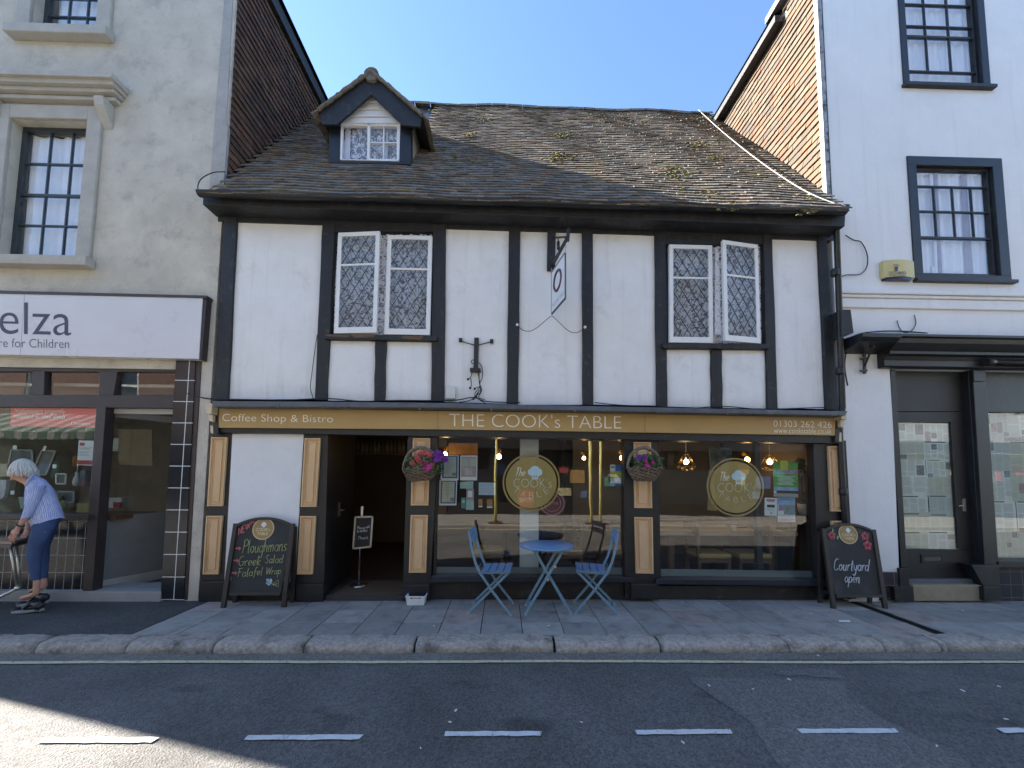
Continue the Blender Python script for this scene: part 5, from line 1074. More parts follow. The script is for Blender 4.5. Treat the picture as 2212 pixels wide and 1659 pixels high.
# iron lamp stand left on the wall, with loose leads
lb = thing('wall_lamp_bracket', 'black T shaped wall bracket with tangled dangling cables', 'bracket')
m = MB(); m.pp(D('b8', (196, 1050), (236, 1052), (228, 1340), (188, 1340)), -.05, .05); m.pp(D('b8', (157, 1318), (252, 1322), (252, 1348), (157, 1346)), -.09, .09); m.build('upright', BLACK, lb, bevel=.003)
m = MB()
for p, q in (((85, 1085), (200, 1120)), ((345, 1090), (228, 1120))): m.tube([at(D('b8', p), -.03), at(D('b8', q), -.03)], .006, 6)
m.build('side_arm', BLACK, lb)
for q in (((60, 1055), (90, 1055), (90, 1090), (60, 1090)), ((335, 1065), (365, 1065), (365, 1100), (335, 1100))): m = MB(); m.pp(D('b8', *q), -.03, .03); m.build('end_plate', BLACK, lb, bevel=.002)
m = MB()
for L in ([(232, 1270), (262, 1310), (268, 1400), (245, 1460), (262, 1520), (235, 1580), (290, 1600)], [(240, 1340), (240, 1450), (255, 1500), (215, 1560), (240, 1600), (300, 1635)], [(225, 1345), (245, 1480), (205, 1540), (200, 1590), (180, 1600), (215, 1560), (250, 1540), (245, 1490), (205, 1500)], [(180, 1345), (165, 1400), (140, 1420)], [(165, 1410), (170, 1470), (160, 1500)], [(235, 1530), (215, 1570), (150, 1610), (60, 1625)], [(192, 1285), (170, 1270), (178, 1250), (196, 1255)]):
    m.tube(smooth([tuple(at(D('b8', p), -.035-random.uniform(0, .02))) for p in L], 5), .0055, 5)
m.build('cable', WIRE, lb)
m = MB()
for q in ((140, 1420), (160, 1498), (200, 1505)): m.blob(at(D('b8', q), -.04), .017, 1, .1)
m.build('connector', BLACK, lb)
jb = thing('junction_box', 'small white junction box on the wall above the gold sign', 'box'); m = MB(); m.pp(D('3', (1762, 1328), (1832, 1330), (1828, 1420), (1758, 1418)), -.06, .056); m.build('box', mat('white_plastic', (.62, .62, .58), .5, .05), jb, bevel=.006); m = MB(); m.pp(D('3', (1775, 1420), (1812, 1420), (1806, 1432), (1770, 1432)), -.04, .03); m.build('cable_gland', mat('grey_plastic', (.35, .35, .33), .6), jb)
al = thing('alarm_box', 'cream alarm box with blue lettering SECURED on the white wall', 'alarm'); m = MB(); q = [at(p, 0) for p in D('5', (332, 1322), (486, 1322), (490, 1405), (336, 1405))]; n = 10; pr = []
for i in range(n+1): t = i/n; pr.append((q[0].x+(q[1].x-q[0].x)*t, -.055-.035*math.sin(math.pi*t), 0))
m.prism([(q[0].x, .0, q[3].z)]+[(x, y, q[3].z) for x, y, _ in pr]+[(q[1].x, .0, q[3].z)], (0, 0, q[0].z-q[3].z)); m.build('cover', mat('cream_plastic', (.62, .53, .24), .5, .06), al, bevel=.004)
m = MB(); m.prism([(q[0].x+.02, .0, q[3].z-.025)]+[(x, y+.012, q[3].z-.025) for x, y, _ in pr[1:-1]]+[(q[1].x-.02, 0, q[3].z-.025)], (0, 0, .024)); m.build('strobe', mat('dark_blue_lens', (.02, .03, .08), .2), al)
m = MB(); AY = -.0925; text_fit(m, 'SECURED', at(D('5', (382, 1364)), AY), at(D('5', (470, 1364)), AY), at(D('5', (382, 1378)), AY), .008); text_fit(m, '01303 277655', at(D('5', (386, 1380)), AY), at(D('5', (468, 1380)), AY), at(D('5', (386, 1389)), AY), .006); text_fit(m, 'WELL', at(D('5', (404, 1327)), AY), at(D('5', (438, 1327)), AY), at(D('5', (404, 1337)), AY), .006)
m.pp(D('5', (413, 1340), (430, 1340), (427, 1362), (416, 1362)), AY, .002); m.build('lettering', mat('navy_letter', (.05, .06, .16), .6), al)
hb = thing('iron_wall_bracket', 'small black iron bracket on the white wall under the cornice', 'bracket'); m = MB(); m.bar(at(D('b1', (322, 270)), -.03), at(D('b1', (326, 410)), -.03), .028, .02); m.bar(at(D('b1', (362, 280)), -.26), at(D('b1', (326, 372)), -.03), .02, .016); m.bar(at(D('b1', (330, 275)), -.03), at(D('b1', (372, 275)), -.28), .02, .016); m.build('bracket', BLACK, hb)
m = MB()
for y in (292, 335, 396): m.bar(at(D('b1', (303, y)), -.04), at(D('b1', (338, y-2)), -.04), .022, .012)
m.build('bolt_plate', BLACK, hb)
# loose cables
def cable(label, k, pts, Y, r=.006, cat='cable', mt=None):
    o = MB().tube(smooth([tuple(at(p, Y)) for p in D(k, *pts)], 5), r, 6).build('cable', mt or WIRE); tag(o, label, cat); return o
cable('black cable loop on the white wall beside the eaves', '5', [(165, 1182), (205, 1206), (242, 1216), (268, 1260), (277, 1310), (265, 1355), (232, 1380), (170, 1382), (130, 1396)], -.02)
cable('thin cable drooping between two holes above the black cornice', 'b1', [(488, 142), (500, 180), (525, 203), (560, 195), (582, 160), (575, 115)], -.015, .005)
cable('black cable curving down the white wall by the downpipe', 'b1', [(640, 206), (500, 196), (390, 198), (300, 210), (250, 240), (232, 300), (225, 380), (240, 470)], -.03, .008)
cable('black cables lying along the lead canopy', '3', [(-120, 1380), (40, 1418), (300, 1425), (620, 1428), (900, 1418), (1150, 1438), (1400, 1432), (1800, 1432), (1960, 1410), (2060, 1440), (2300, 1448)], -.07, .007)
cable('green cable hanging down the left timber post', '3', [(828, 955), (812, 1060), (790, 1230), (778, 1340), (800, 1420)], -.035, .0045, mt=mat('green_cable', (.04, .09, .06), .6))
cable('black cable sagging along the right of the canopy', '4', [(650, 1158), (820, 1174), (1000, 1178), (1180, 1192), (1400, 1180), (1600, 1196), (1800, 1192), (1990, 1185)], -.05, .006)
P = [onroof(p) for p in D('b6', (1386, 124), (1500, 232), (1690, 388), (1900, 530), (2068, 603))]; o = MB().tube(smooth([tuple(p+RN*.06) for p in P], 5), .0065, 6).build('cable', mat('white_cable', (.30, .29, .27), .6)); tag(o, 'white cable running diagonally down the tiled roof', 'cable')
cable('thin dark wire hoop over the left end of the gutter', '1', [(1225, 935), (1160, 940), (1100, 970), (1078, 1010), (1082, 1050)], -.2, .006)
cable('black wire along the top of the cream console', '2', [(960, 565), (985, 575), (1030, 580), (1106, 578)], -.05, .006)

# ================================================================== things on the pavement
# --- folding bistro set
BLUE = mat('blue_powder_coat', (.125, .255, .44), .38, .05, 12, .05, 80, stain=((.12, .2, .3), 40, .68, .74)); BLUEL = mat('blue_steel_leg', (.16, .275, .36), .4, .08, 14, .05, 80)
CAPM = mat('grey_foot_cap', (.30, .33, .36), .6)
ft = [atz(D('c1', p), 0) for p in ((845, 1220), (1462, 1230), (830, 1060), (1410, 1085))]
tc = at(D('c1', (1146, 276)), -.27); TZ = .715; TX = tc.x; TYc = -.285
bt_ = thing('bistro_table', 'small round blue metal folding table outside the left window', 'table', group=None)
m = MB(); m.lathe((TX, TYc, TZ-.022), [(.27, .0), (.302, .0), (.305, .006), (.305, .018), (.300, .022), (.0001, .0225)], 56); m.build('tabletop', BLUE, bt_)
for yf, fr_ in ((TYc-.165, True), (TYc+.125, False)):
    xa, xb = (ft[0].x, ft[1].x) if fr_ else (ft[0].x+.02, ft[1].x-.02); off = .012
    for a, b, o in (((xa, yf-off, .0), (TX+.165, yf-off, TZ-.02), 0), ((xb, yf+off, .0), (TX-.165, yf+off, TZ-.02), 1)):
        m = MB(); m.bar(Vector(a)+Vector((0, 0, .012)), b, .012, .026, up=(0, 1, 0)) if 0 else m.bar(Vector(a)+Vector((0, 0, .01)), b, .030, .012, up=(0, 1, 0)); lg = m.build('leg', BLUEL, bt_, bevel=.003)
        m = MB(); m.bar(Vector(a), Vector(a).lerp(Vector(b), .03), .034, .018, up=(0, 1, 0)); m.build('foot_cap', CAPM, lg)
m = MB()
for t, x in ((.13, 0), (.93, 0)):
    for (xa, xt) in ((ft[0].x, TX+.165),): p = lambda y: Vector((xa+(xt-xa)*t, y, TZ*t)); m.tube([p(TYc-.165), p(TYc+.125)], .006, 6)
p = Vector((ft[1].x+(TX-.165-ft[1].x)*.09, 0, TZ*.09)); m.tube([(p.x, TYc-.15, p.z), (p.x, TYc+.13, p.z)], .006, 6); m.build('stretcher', BLUEL, bt_)
m = MB(); m.lathe((TX-.005, TYc-.165, .375), [(.014, -.03), (.014, .03)], 10, 'y'); m.lathe((TX+.07, TYc-.185, .515), [(.016, -.008), (.016, .01)], 10, 'y'); m.build('pivot_bolt', STEEL, bt_); seat(bt_, (TX, TYc, 0))
def chair(label, sgn, X0, Yc, yaw):
    """local x runs from the back towards the front"""
    root = thing('folding_chair', label, 'chair', group='blue folding chairs at the bistro table'); hw = .19
    Rz = Matrix.Rotation(yaw, 3, 'Z'); L = lambda x, y, z: Rz @ Vector((x*sgn, y, z))+Vector((X0, Yc, 0))
    for s in (-1, 1):
        m = MB(); y = s*hw; pts = [(-.235, .875), (-.205, .70), (-.165, .56), (-.115, .45), (.04, .235), (.225, .012)]
        for a, b in zip(pts[:-1], pts[1:]): d = Vector((b[0]-a[0], 0, b[1]-a[1])).normalized()*.004; m.bar(L(a[0], y, a[1])-Rz @ Vector((d.x*sgn, 0, d.z)), L(b[0], y, b[1])+Rz @ Vector((d.x*sgn, 0, d.z)), .026, .011, up=Rz @ Vector((0, 1, 0)))
        lg = m.build('back_leg', BLUEL, root, bevel=.002); m = MB(); m.bar(L(.217, y, .02), L(.232, y, 0), .030, .016, up=Rz @ Vector((0, 1, 0))); m.build('foot_cap', CAPM, lg)
        m = MB(); y2 = s*(hw-.022); m.bar(L(.195, y2, .445), L(-.235, y2, .012), .026, .011, up=Rz @ Vector((0, 1, 0))); lg = m.build('front_leg', BLUEL, root, bevel=.002); m = MB(); m.bar(L(-.225, y2, .02), L(-.243, y2, 0), .030, .016, up=Rz @ Vector((0, 1, 0))); m.build('foot_cap', CAPM, lg)
        m = MB(); m.bar(L(-.13, s*(hw-.012), .437), L(.215, s*(hw-.012), .450), .02, .012, up=Rz @ Vector((0, 1, 0))); m.build('seat_rail', BLUEL, root)
    def slat(nm, p0, p1, q0, q1, curve):   # curved slat across the width
        m = MB(); n = 8; b = len(m.v)
        for i in range(n+1):
            y = -hw-.012+(2*hw+.024)*i/n; c = curve*math.sin(math.pi*i/n)
            for (x, z) in (p0, p1, q1, q0): m.v.append(tuple(L(x+(c if nm == 'back_slat' else 0), y, z-(c if nm == 'seat_slat' else 0))))
        for i in range(n):
            for j in range(4): m.face((b+i*4+j, b+i*4+(j+1) % 4, b+(i+1)*4+(j+1) % 4, b+(i+1)*4+j))
        m.face(range(b, b+4)); m.face(range(b+n*4, b+n*4+4)); m.build(nm, BLUE, root, bevel=.002)
    for i in range(4): x = -.105+.0825*i; slat('seat_slat', (x, .446+.003*i), (x+.070, .450+.003*i), (x, .456+.003*i), (x+.070, .460+.003*i), .014)
    for z in (.735, .815): xx = -.235+(.875-z)*.17; slat('back_slat', (xx-.006, z), (xx-.016, z+.062), (xx+.006, z), (xx-.004, z+.062), -.02)
    m = MB()
    for a, y in (((-.20, .05), hw-.02), ((-.145, .47), hw), ((.17, .42), hw-.02)): m.tube([L(a[0], -y, a[1]), L(a[0], y, a[1])], .006, 6)
    m.build('stretcher', BLUEL, root)
    m = MB()
    for s in (-1, 1): m.lathe(tuple(L(.005, s*hw, .278)), [(.011, -.014), (.011, .014)], 10, 'y')
    m.build('pivot_bolt', STEEL, root); seat(root, (X0, Yc, 0))
fl = [atz(D('c1', p), 0) for p in ((120, 1238), (655, 1228), (90, 1112), (600, 1095))]; fr2 = [atz(D('c1', p), 0) for p in ((1565, 1238), (2095, 1226), (1485, 1102), (2000, 1105))]
chair('blue slatted folding chair left of the round table', 1, (fl[0].x+fl[1].x)/2+.01, -.275, -.10)
chair('blue slatted folding chair right of the round table', -1, (fr2[0].x+fr2[1].x)/2-.005, -.275, -.16)

# --- chalk A-boards
def aboard(label, k, feet, tops, peak, logo, rows, draw, botl, legw):
    root = thing('chalk_board', label, 'chalkboard')
    f0, f1 = [atz(D(k, p), 0) for p in feet]; y0 = (f0.y+f1.y)/2; lean = .15
    P0 = Vector((0, y0, 0)); NN = Vector((0, -1, lean)).normalized(); PL = lambda p: onpl(D(k, p), P0, NN)
    PLo = lambda p, o: PL(p)+NN*o
    def pr(m, pts, th, o=0): m.prism([PLo(p, o) for p in pts], -NN*th)
    t0, t1 = tops; wood = mat('dark_stained_frame', (.030, .024, .021), .5, .3, 5, .15, 40, streak=(1, 1, .15)); slate = mat('chalkboard_black', (.030, .031, .031), .75, .25, 2.2, .1, 30, stain=((.075, .08, .085), 3.2, .52, .8))
    m = MB(); apts = []
    n = 16; A, B, Cc = PL(t0), PL(t1), PL(peak); ins = legw*.55
    for i in range(n+1):
        t = i/n; p = A.lerp(B, t); h = (Cc-A.lerp(B, .5)).z; up = (Vector((0, lean, 1))).normalized(); apts.append(p+up*h*(1-(2*t-1)**2))
    bl, brr = PL(botl[0]), PL(botl[1]); m.prism([bl, brr]+apts[::-1], -NN*.012); m.build('board', slate, root)
    m = MB(); up = Vector((0, lean, 1)).normalized()
    for i in range(n): m.bar(apts[i]-up*.010, apts[i+1]-up*.010, .03, .034, up=NN)
    m.build('board_frame', wood, root, bevel=.002); m = MB(); m.bar(bl, brr, .035, .03, up=NN); m.build('bottom_rail', wood, root, bevel=.002)
    for a, b in ((t0, f0), (t1, f1)):
        m = MB(); m.bar(PL(a)+up*.02, Vector((b.x, b.y, .0)), .048, .036, up=NN); m.build('front_leg', wood, root, bevel=.004)
        m = MB(); q = PL(a); r = Vector((b.x, y0+.48, 0)); m.bar(Vector((q.x, q.y+.045, q.z-.02)), r if r.y < .0 else Vector((b.x, -.05, 0)), .045, .03, up=NN); m.build('rear_leg', wood, root, bevel=.004)
    m = MB(); m.bar(Vector((f0.x+.02, -.06, .13)), Vector((f1.x-.02, -.06, .13)), .04, .02, up=(0, 1, 0)); m.build('rear_rail', wood, root)
    # round logo plate
    c = PL(logo[0]); r = (PL((logo[0][0]+logo[1], logo[0][1]))-c).length; X = Vector((1, 0, 0)); m = MB()
    def dsk(rad, o0, o1): m.prism([c+X*rad*math.cos(2*math.pi*j/36)+up*rad*math.sin(2*math.pi*j/36)+NN*o0 for j in range(36)], NN*(o1-o0))
    m.mi = 0; dsk(r, .0, .006); m.mi = 1; dsk(r*.9, .006, .008); m.mi = 2
    TT = lambda s, x0, x1, z0, z1: text_fit(m, s, c+X*r*x0+up*r*z1+NN*.009, c+X*r*x1+up*r*z1+NN*.009, c+X*r*x0+up*r*z0+NN*.009, -.01)
    TT("COOK's", -.66, .68, -.2, .1); TT('TABLE', -.5, .5, -.55, -.3); m.mi = 3
    for dx, dz, q in ((-.1, .4, .13), (.14, .4, .14), (.02, .48, .17)): m.prism([c+X*r*(dx+q*math.cos(j*math.pi/8))+up*r*(dz+q*math.sin(j*math.pi/8))+NN*(.009+q*.002) for j in range(16)], NN*.001)
    m.prism([c+X*r*a+up*r*b+NN*.0088 for a, b in ((-.12, .4), (.16, .4), (.13, .16), (-.09, .16))], NN*.001)
    m.build('logo_plate', [mat('cream_plate_rim', (.62, .50, .28), .5), mat('gold_plate', (.34, .22, .075), .45), mat('cream_vinyl', (.66, .58, .36), .5), mat('pale_hat', (.68, .74, .76), .5)], root)
    draw(root, PL, PLo, NN, up); seat(root, ((f0.x+f1.x)/2, y0, 0))
YC, PK, CW, GRN, OR = mat('yellow_chalk', (.42, .45, .20), .9, .3, 60), mat('pink_chalk', (.55, .16, .17), .9, .3, 60), mat('white_chalk', (.58, .60, .62), .9, .3, 60), mat('green_chalk', (.22, .52, .30), .9, .3, 60), mat('blue_chalk', (.30, .46, .48), .9, .3, 60)
def drawL(root, PL, PLo, NN, up):
    random.seed(2); m = MB()
    for s, bl, br, tp in (('Ploughmans', (375, 1158), (700, 1140), (385, 1062)), ('Greek', (345, 1250), (512, 1245), (352, 1180)), ('Salad', (540, 1230), (672, 1226), (545, 1172)), ('Falafel', (338, 1330), (525, 1316), (345, 1270)), ('Wrap', (545, 1314), (660, 1306), (550, 1262))):
        chalk(m, s, PLo(bl, .002), PLo(br, .002), PLo(tp, .002), .0040)
    m.build('chalk_writing', YC, root)
    m = MB(); chalk(m, 'NEW!!!', PLo((350, 1030), .002), PLo((478, 945), .002), PLo((345, 985), .002), .006); 
    for q in ((328, 1122), (312, 1210), (300, 1300)):
        a, b = PLo(q, .003), PLo((q[0]+38, q[1]+2), .003); m.bar(a, b, .016, .003, up=NN); m.prism([PLo((q[0]+26, q[1]-16), .004), PLo((q[0]+42, q[1]+2), .004), PLo((q[0]+26, q[1]+18), .004)], NN*.001)
    m.build('chalk_writing', PK, root)
    m = MB()
    for dx, dy in ((0, 0), (-14, 12), (14, 10), (-10, -12), (14, -12), (0, 22), (18, 0)): c = PLo((570+dx, 1362+dy), .003); m.blob(c, .016, 1, .3, (1, .15, 1))
    m.build('chalk_drawing', mat('pale_blue_chalk', (.42, .60, .60), .9, .3, 60), root)
    m = MB(); m.tube([PLo(p, .003) for p in ((590, 1385), (640, 1352), (640, 1400), (590, 1385), (638, 1375))], .004, 5); m.tube([PLo((600+i*14, 1383+(i % 2)*8), .003) for i in range(3)], .005, 5); m.build('chalk_drawing', YC, root)
aboard('black chalk A-board listing Ploughmans, Greek Salad and Falafel Wrap', '6', ((238, 1555), (678, 1550)), ((330, 955), (742, 955)), (535, 898), ((530, 982), 78), 0, drawL, ((285, 1452), (655, 1452)), 34)
def flower(m1, m2, c, r, up, NN, n=5):
    for i in range(n):
        a = 2*math.pi*i/n+.3; q = c+Vector((1, 0, 0))*math.cos(a)*r*.55+up*math.sin(a)*r*.55; m1.blob(q+NN*.002, r*.5, 1, .08, (1, .12, 1))
    m2.blob(c+NN*.006, r*.25, 1, .1, (1, .3, 1))
def drawR(root, PL, PLo, NN, up):
    random.seed(4); m = MB(); chalk(m, 'Courtyard', PLo((166, 1398), .002), PLo((346, 1402), .002), PLo((170, 1340), .002), .005); chalk(m, 'open', PLo((222, 1458), .002), PLo((300, 1462), .002), PLo((224, 1404), .002), .005); m.build('chalk_writing', CW, root)
    a, b, g = MB(), MB(), MB()
    for q, rr in (((158, 1224), 24), ((325, 1228), 24), ((338, 1274), 27)): flower(a, b, PLo(q, .003), rr*.0022, up, NN)
    for q in ((164, 1198), (188, 1234)): g.blob(PLo(q, .003), .028, 1, .1, (.45, .1, 1.0))
    a.build('painted_flower', mat('pink_paint_chalk', (.46, .11, .12), .9, .35, 50), root); b.build('flower_centre', mat('dark_red_chalk', (.24, .03, .04), .9), root); g.build('painted_leaf', GRN, root)
    t = MB()
    for q in ((300, 1212), (345, 1214)): t.blob(PLo(q, .002), .022, 1, .2, (1, .1, .7))
    t.build('painted_leaf', mat('teal_chalk', (.06, .13, .13), .9, .3, 40), root)
aboard('black chalk A-board reading Courtyard open beside the right downpipe', 'b1', ((168, 1590), (428, 1590)), ((117, 1197), (368, 1202)), (240, 1163), ((241, 1217), 47), 0, drawR, ((180, 1527), (412, 1527)), 24)

# --- hanging baskets of flowers
LEAF = mat('basket_leaf', (.075, .125, .05), .7, .4, 20, tint=True); WICK = mat('grey_wicker', (.24, .18, .125), .85, .35, 30, .5, 120); WICKD = mat('dark_liner', (.05, .04, .03), .9)
def petal_flower(m, c, r, d, n=5):
    d = Vector(d).normalized(); a = d.cross(Vector((0, 0, 1))).normalized(); b = a.cross(d)
    for i in range(n):
        q = 2*math.pi*i/n+random.uniform(-.2, .2); e = a*math.cos(q)+b*math.sin(q); s = d.cross(e); t = d*r*.25
        m.poly([c, c+e*r*.55+s*r*.42+t, c+e*r+s*r*.18+t*1.1, c+e*r-s*r*.18+t*1.1, c+e*r*.55-s*r*.42+t])
def basket(label, k, ctr, hw, rimy, boty, topy, sets, leafbox, tilt):
    root = thing('hanging_basket', label, 'hanging basket'); C0 = at(D(k, ctr), -.17); sc_ = (at(D(k, (ctr[0]+100, ctr[1])), -.17)-C0).length/100; rx = hw*sc_; zr = at(D(k, (ctr[0], rimy)), -.17).z; zb = at(D(k, (ctr[0], boty)), -.17).z; ztop = at(D(k, (ctr[0], topy)), -.17).z; ry = .15; H = zr-zb
    m = MB(); N = 60; LV = 13   # woven strands, half basket flat against the pilaster
    for i in range(LV):
        t = i/(LV-1); f = math.sqrt(max(1-(1-t)**2.2, 0))*.72+.28 if t < 1 else 1; f = .50+.50*t**.6; ph = (i % 2)*math.pi
        m.tube([(C0.x+rx*f*math.cos(math.pi*2*j/N)*(1+.022*math.sin(j*1.6+ph)), -.17+ry*f*math.sin(math.pi*2*j/N)*(1+.03*math.sin(j*1.6+ph))-.0, zb+H*t+.008*math.sin(j*.9+i*2)+tilt*math.cos(math.pi*2*j/N)) for j in range(N)], H/LV*.62*random.uniform(.85, 1.1), 5, closed=True)
    for j in range(0, N, 3):
        a = math.pi*2*j/N; m.tube([(C0.x+rx*f2*math.cos(a), -.17+ry*f2*math.sin(a), zb+H*t) for t, f2 in ((0, .5), (.3, .5+.5*.3**.6), (.65, .5+.5*.65**.6), (1, 1.0), (1.1, 1.02))], .006, 5)
    m.build('wicker_bowl', WICK, root); m = MB(); m.lathe((C0.x, -.17, zb), [(.0001, .005), (rx*.5, .005), (rx*.85, H*.55), (rx*.9, H*.85), (.0001, H*.88)], 24, 'z', 1, ry/rx); m.build('soil_liner', WICKD, root)
    m = MB()
    for o in range(3):
        m.tube([(C0.x+(rx*.98)*math.cos(math.pi*i/20), -.17+.012*math.sin(i*1.2+o*2.1), zr+(ztop-zr)*math.sin(math.pi*i/20)+.012*math.cos(i*1.2+o*2.1)) for i in range(21)], .013 if o else .015, 6)
    m.build('handle', WICK, root)
    m = MB(); x0, y0, x1, y1 = leafbox; A, B = at(D(k, (x0, y0)), -.17), at(D(k, (x1, y1)), -.17)
    for i in range(420):
        x = random.uniform(A.x, B.x); u = (x-A.x)/(B.x-A.x); top_ = A.z-(A.z-B.z)*.30*abs(2*u-1)**1.5; z = random.uniform(B.z, top_); y = -.17+random.uniform(-.16, .10); s = random.uniform(.014, .030); g = random.uniform(.5, 1.5); m.col = (g, g*random.uniform(.9, 1.2), g*.9, 1)
        d = Vector((random.gauss(0, 1), random.gauss(-.6, 1), random.gauss(.5, 1))).normalized(); e = d.cross(Vector((random.random(), .3, .5))).normalized(); f = d.cross(e); c = Vector((x, y, z)); m.poly([c-e*s, c+f*s*.5, c+e*s*1.2, c-f*s*.5])
    m.build('foliage', LEAF, root, recalc=False, kind='stuff')
    for nm, cc, pos, r in sets:
        for p in pos: 
            m = MB(); c = at(D(k, p), -.29+random.uniform(-.05, .03)); n_ = 2 if r > .02 else 1
            for q in range(n_): petal_flower(m, c+Vector((random.uniform(-.02, .02), random.uniform(-.01, .02), random.uniform(-.015, .015)))*(q > 0), r*random.uniform(.85, 1.2), (random.uniform(-.5, .5), -1, random.uniform(-.1, .7)))
            m.build(nm, mat(nm+'_'+str(int(cc[0]*100)), cc, .7, .25, 30), root, recalc=False)
    seat(root, (C0.x, -.17, zb))
RED, PINK, PURP = (.50, .07, .075), (.46, .03, .20), (.17, .02, .26)
random.seed(12)
basket('wicker basket overflowing with red, pink and purple flowers by the doorway', '6', (1670, 560), 128, 545, 628, 392,
       [('red_flower', RED, [(1640, 455), (1665, 440), (1690, 432), (1712, 432), (1728, 440), (1608, 502), (1660, 490), (1650, 470), (1762, 515), (1745, 455)], .030), ('pink_flower', PINK, [(1700, 520), (1690, 535), (1715, 505), (1712, 545), (1730, 532), (1715, 550), (1735, 450)], .030), ('purple_flower', PURP, [(1765, 470), (1785, 478), (1805, 470), (1790, 450), (1820, 450), (1775, 440), (1830, 470), (1850, 485), (1760, 450), (1800, 430), (1840, 460)], .034)], (1570, 440, 1835, 585), .012)
basket('wicker basket with sparse purple flowers between the two shop windows', '8', (160, 555), 122, 540, 630, 392,
       [('purple_flower', PURP, [(128, 455), (138, 470), (165, 462), (120, 470)], .024), ('pink_flower', PINK, [(170, 495), (172, 515), (165, 535), (225, 500), (180, 520), (260, 490)], .022)], (75, 440, 270, 555), .0)

# --- white plastic tub
tb_ = thing('plastic_tub', 'white plastic tub on the pavement by the doorway', 'tub'); q = [atz(D('6', p), 0) for p in ((1570, 1538), (1692, 1540))]; y0 = q[0].y; xa, xb = q[0].x, q[1].x; zt3 = at(D('6', (1580, 1476)), y0).z; m = MB(); dp = .14; f = .012
rg = [[(xa-o, y0-o, z), (xb+o, y0-o, z), (xb+o, y0+dp+o, z), (xa-o, y0+dp+o, z)] for o, z in ((0, .0), (f, zt3), (f+.007, zt3), (f+.007, zt3+.012), (f-.004, zt3+.012), (-.006, .008))]
for r in rg: m.v += r
for i in range(len(rg)-1):
    for j in range(4): m.face((i*4+j, i*4+(j+1) % 4, (i+1)*4+(j+1) % 4, (i+1)*4+j))
m.face((0, 1, 2, 3)); m.face(range(20, 24)); m.build('tub', mat('white_tub_plastic', (.78, .79, .80), .35, .03), tb_, bevel=.006)
m = MB()
for a, b in ((1596, 1614), (1655, 1668)): m.pp(D('6', (a, 1482), (b, 1482), (b, 1489), (a, 1489)), y0-.012, .003)
m.build('printed_mark', BLACK, tb_); m = MB(); m.pp(D('6', (1620, 1484), (1648, 1484), (1648, 1487), (1620, 1487)), y0-.012, .003); m.build('printed_mark', mat('red_mark', (.4, .1, .1), .6), tb_)

# ================================================================== things inside the cafe
ms = thing('menu_stand', 'chrome menu stand with a framed black card inside the doorway', 'sign stand'); MY = .40
m = MB(); a, b = at(D('6', (1246, 818)), MY), at(D('6', (1222, 1352)), MY); px_ = b.x; m.tube([(px_, MY, .06), (px_+.0, MY, a.z)], .011, 10); m.build('pole', STEEL, ms); m = MB(); m.lathe((px_, MY, .056), [(.105, 0), (.11, .012), (.09, .03), (.02, .045), (.0001, .046)], 24); m.build('base', STEEL, ms)
fq = [(1198, 896), (1322, 893), (1308, 1110), (1182, 1124)]; m = MB(); fy = MY-.02
for i in range(4): m.bar(at(D('6', fq[i]), fy), at(D('6', fq[(i+1) % 4]), fy), .022, .018)
for x in (1235, 1258, 1282): m.blob(at(D('6', (x, 900)), fy-.01), .012, 1)
m.build('frame', mat('old_silver', (.42, .40, .34), .4, .2, 20, metal=.6), ms); m = MB(); m.pp(D('6', *fq), fy+.006, .006); m.build('card', mat('black_card', (.02, .02, .022), .7), ms)
m = MB(); random.seed(1)
for s, x0, x1, y in (('Please', 1208, 1270, 985), ('wait', 1275, 1300, 976), ('to', 1208, 1222, 1010), ('seated', 1228, 1282, 1005), ('Thank', 1212, 1292, 1058)): chalk(m, ''.join(c for c in s if c in SF), at(D('6', (x0, y)), fy-.002), at(D('6', (x1, y-4)), fy-.002), at(D('6', (x0, y-22)), fy-.002), .003)
m.build('chalk_writing', CW, ms); m = MB(); m.pp(D('6', (1238, 818), (1254, 818), (1250, 885), (1236, 885)), MY-.02, .02); m.build('clip', STEEL, ms)
dm = thing('door_mat', 'brown door mat inside the open doorway', 'mat'); m = MB(); a, b = atz(D('6', (1050, 1385)), .06), atz(D('6', (1540, 1465)), .06); m.box(at(D('6', (1020, 1460)), .02).x+.03, b.x-.02, .03, .62, .056, .070); m.build('mat', mat('coir', (.10, .075, .045), .95, .3, 60, .6, 200), dm)
BULB = emit('warm_bulb', (1.0, .55, .2), 10.0); BULBD = emit('warm_filament', (1.0, .62, .28), 7.0)
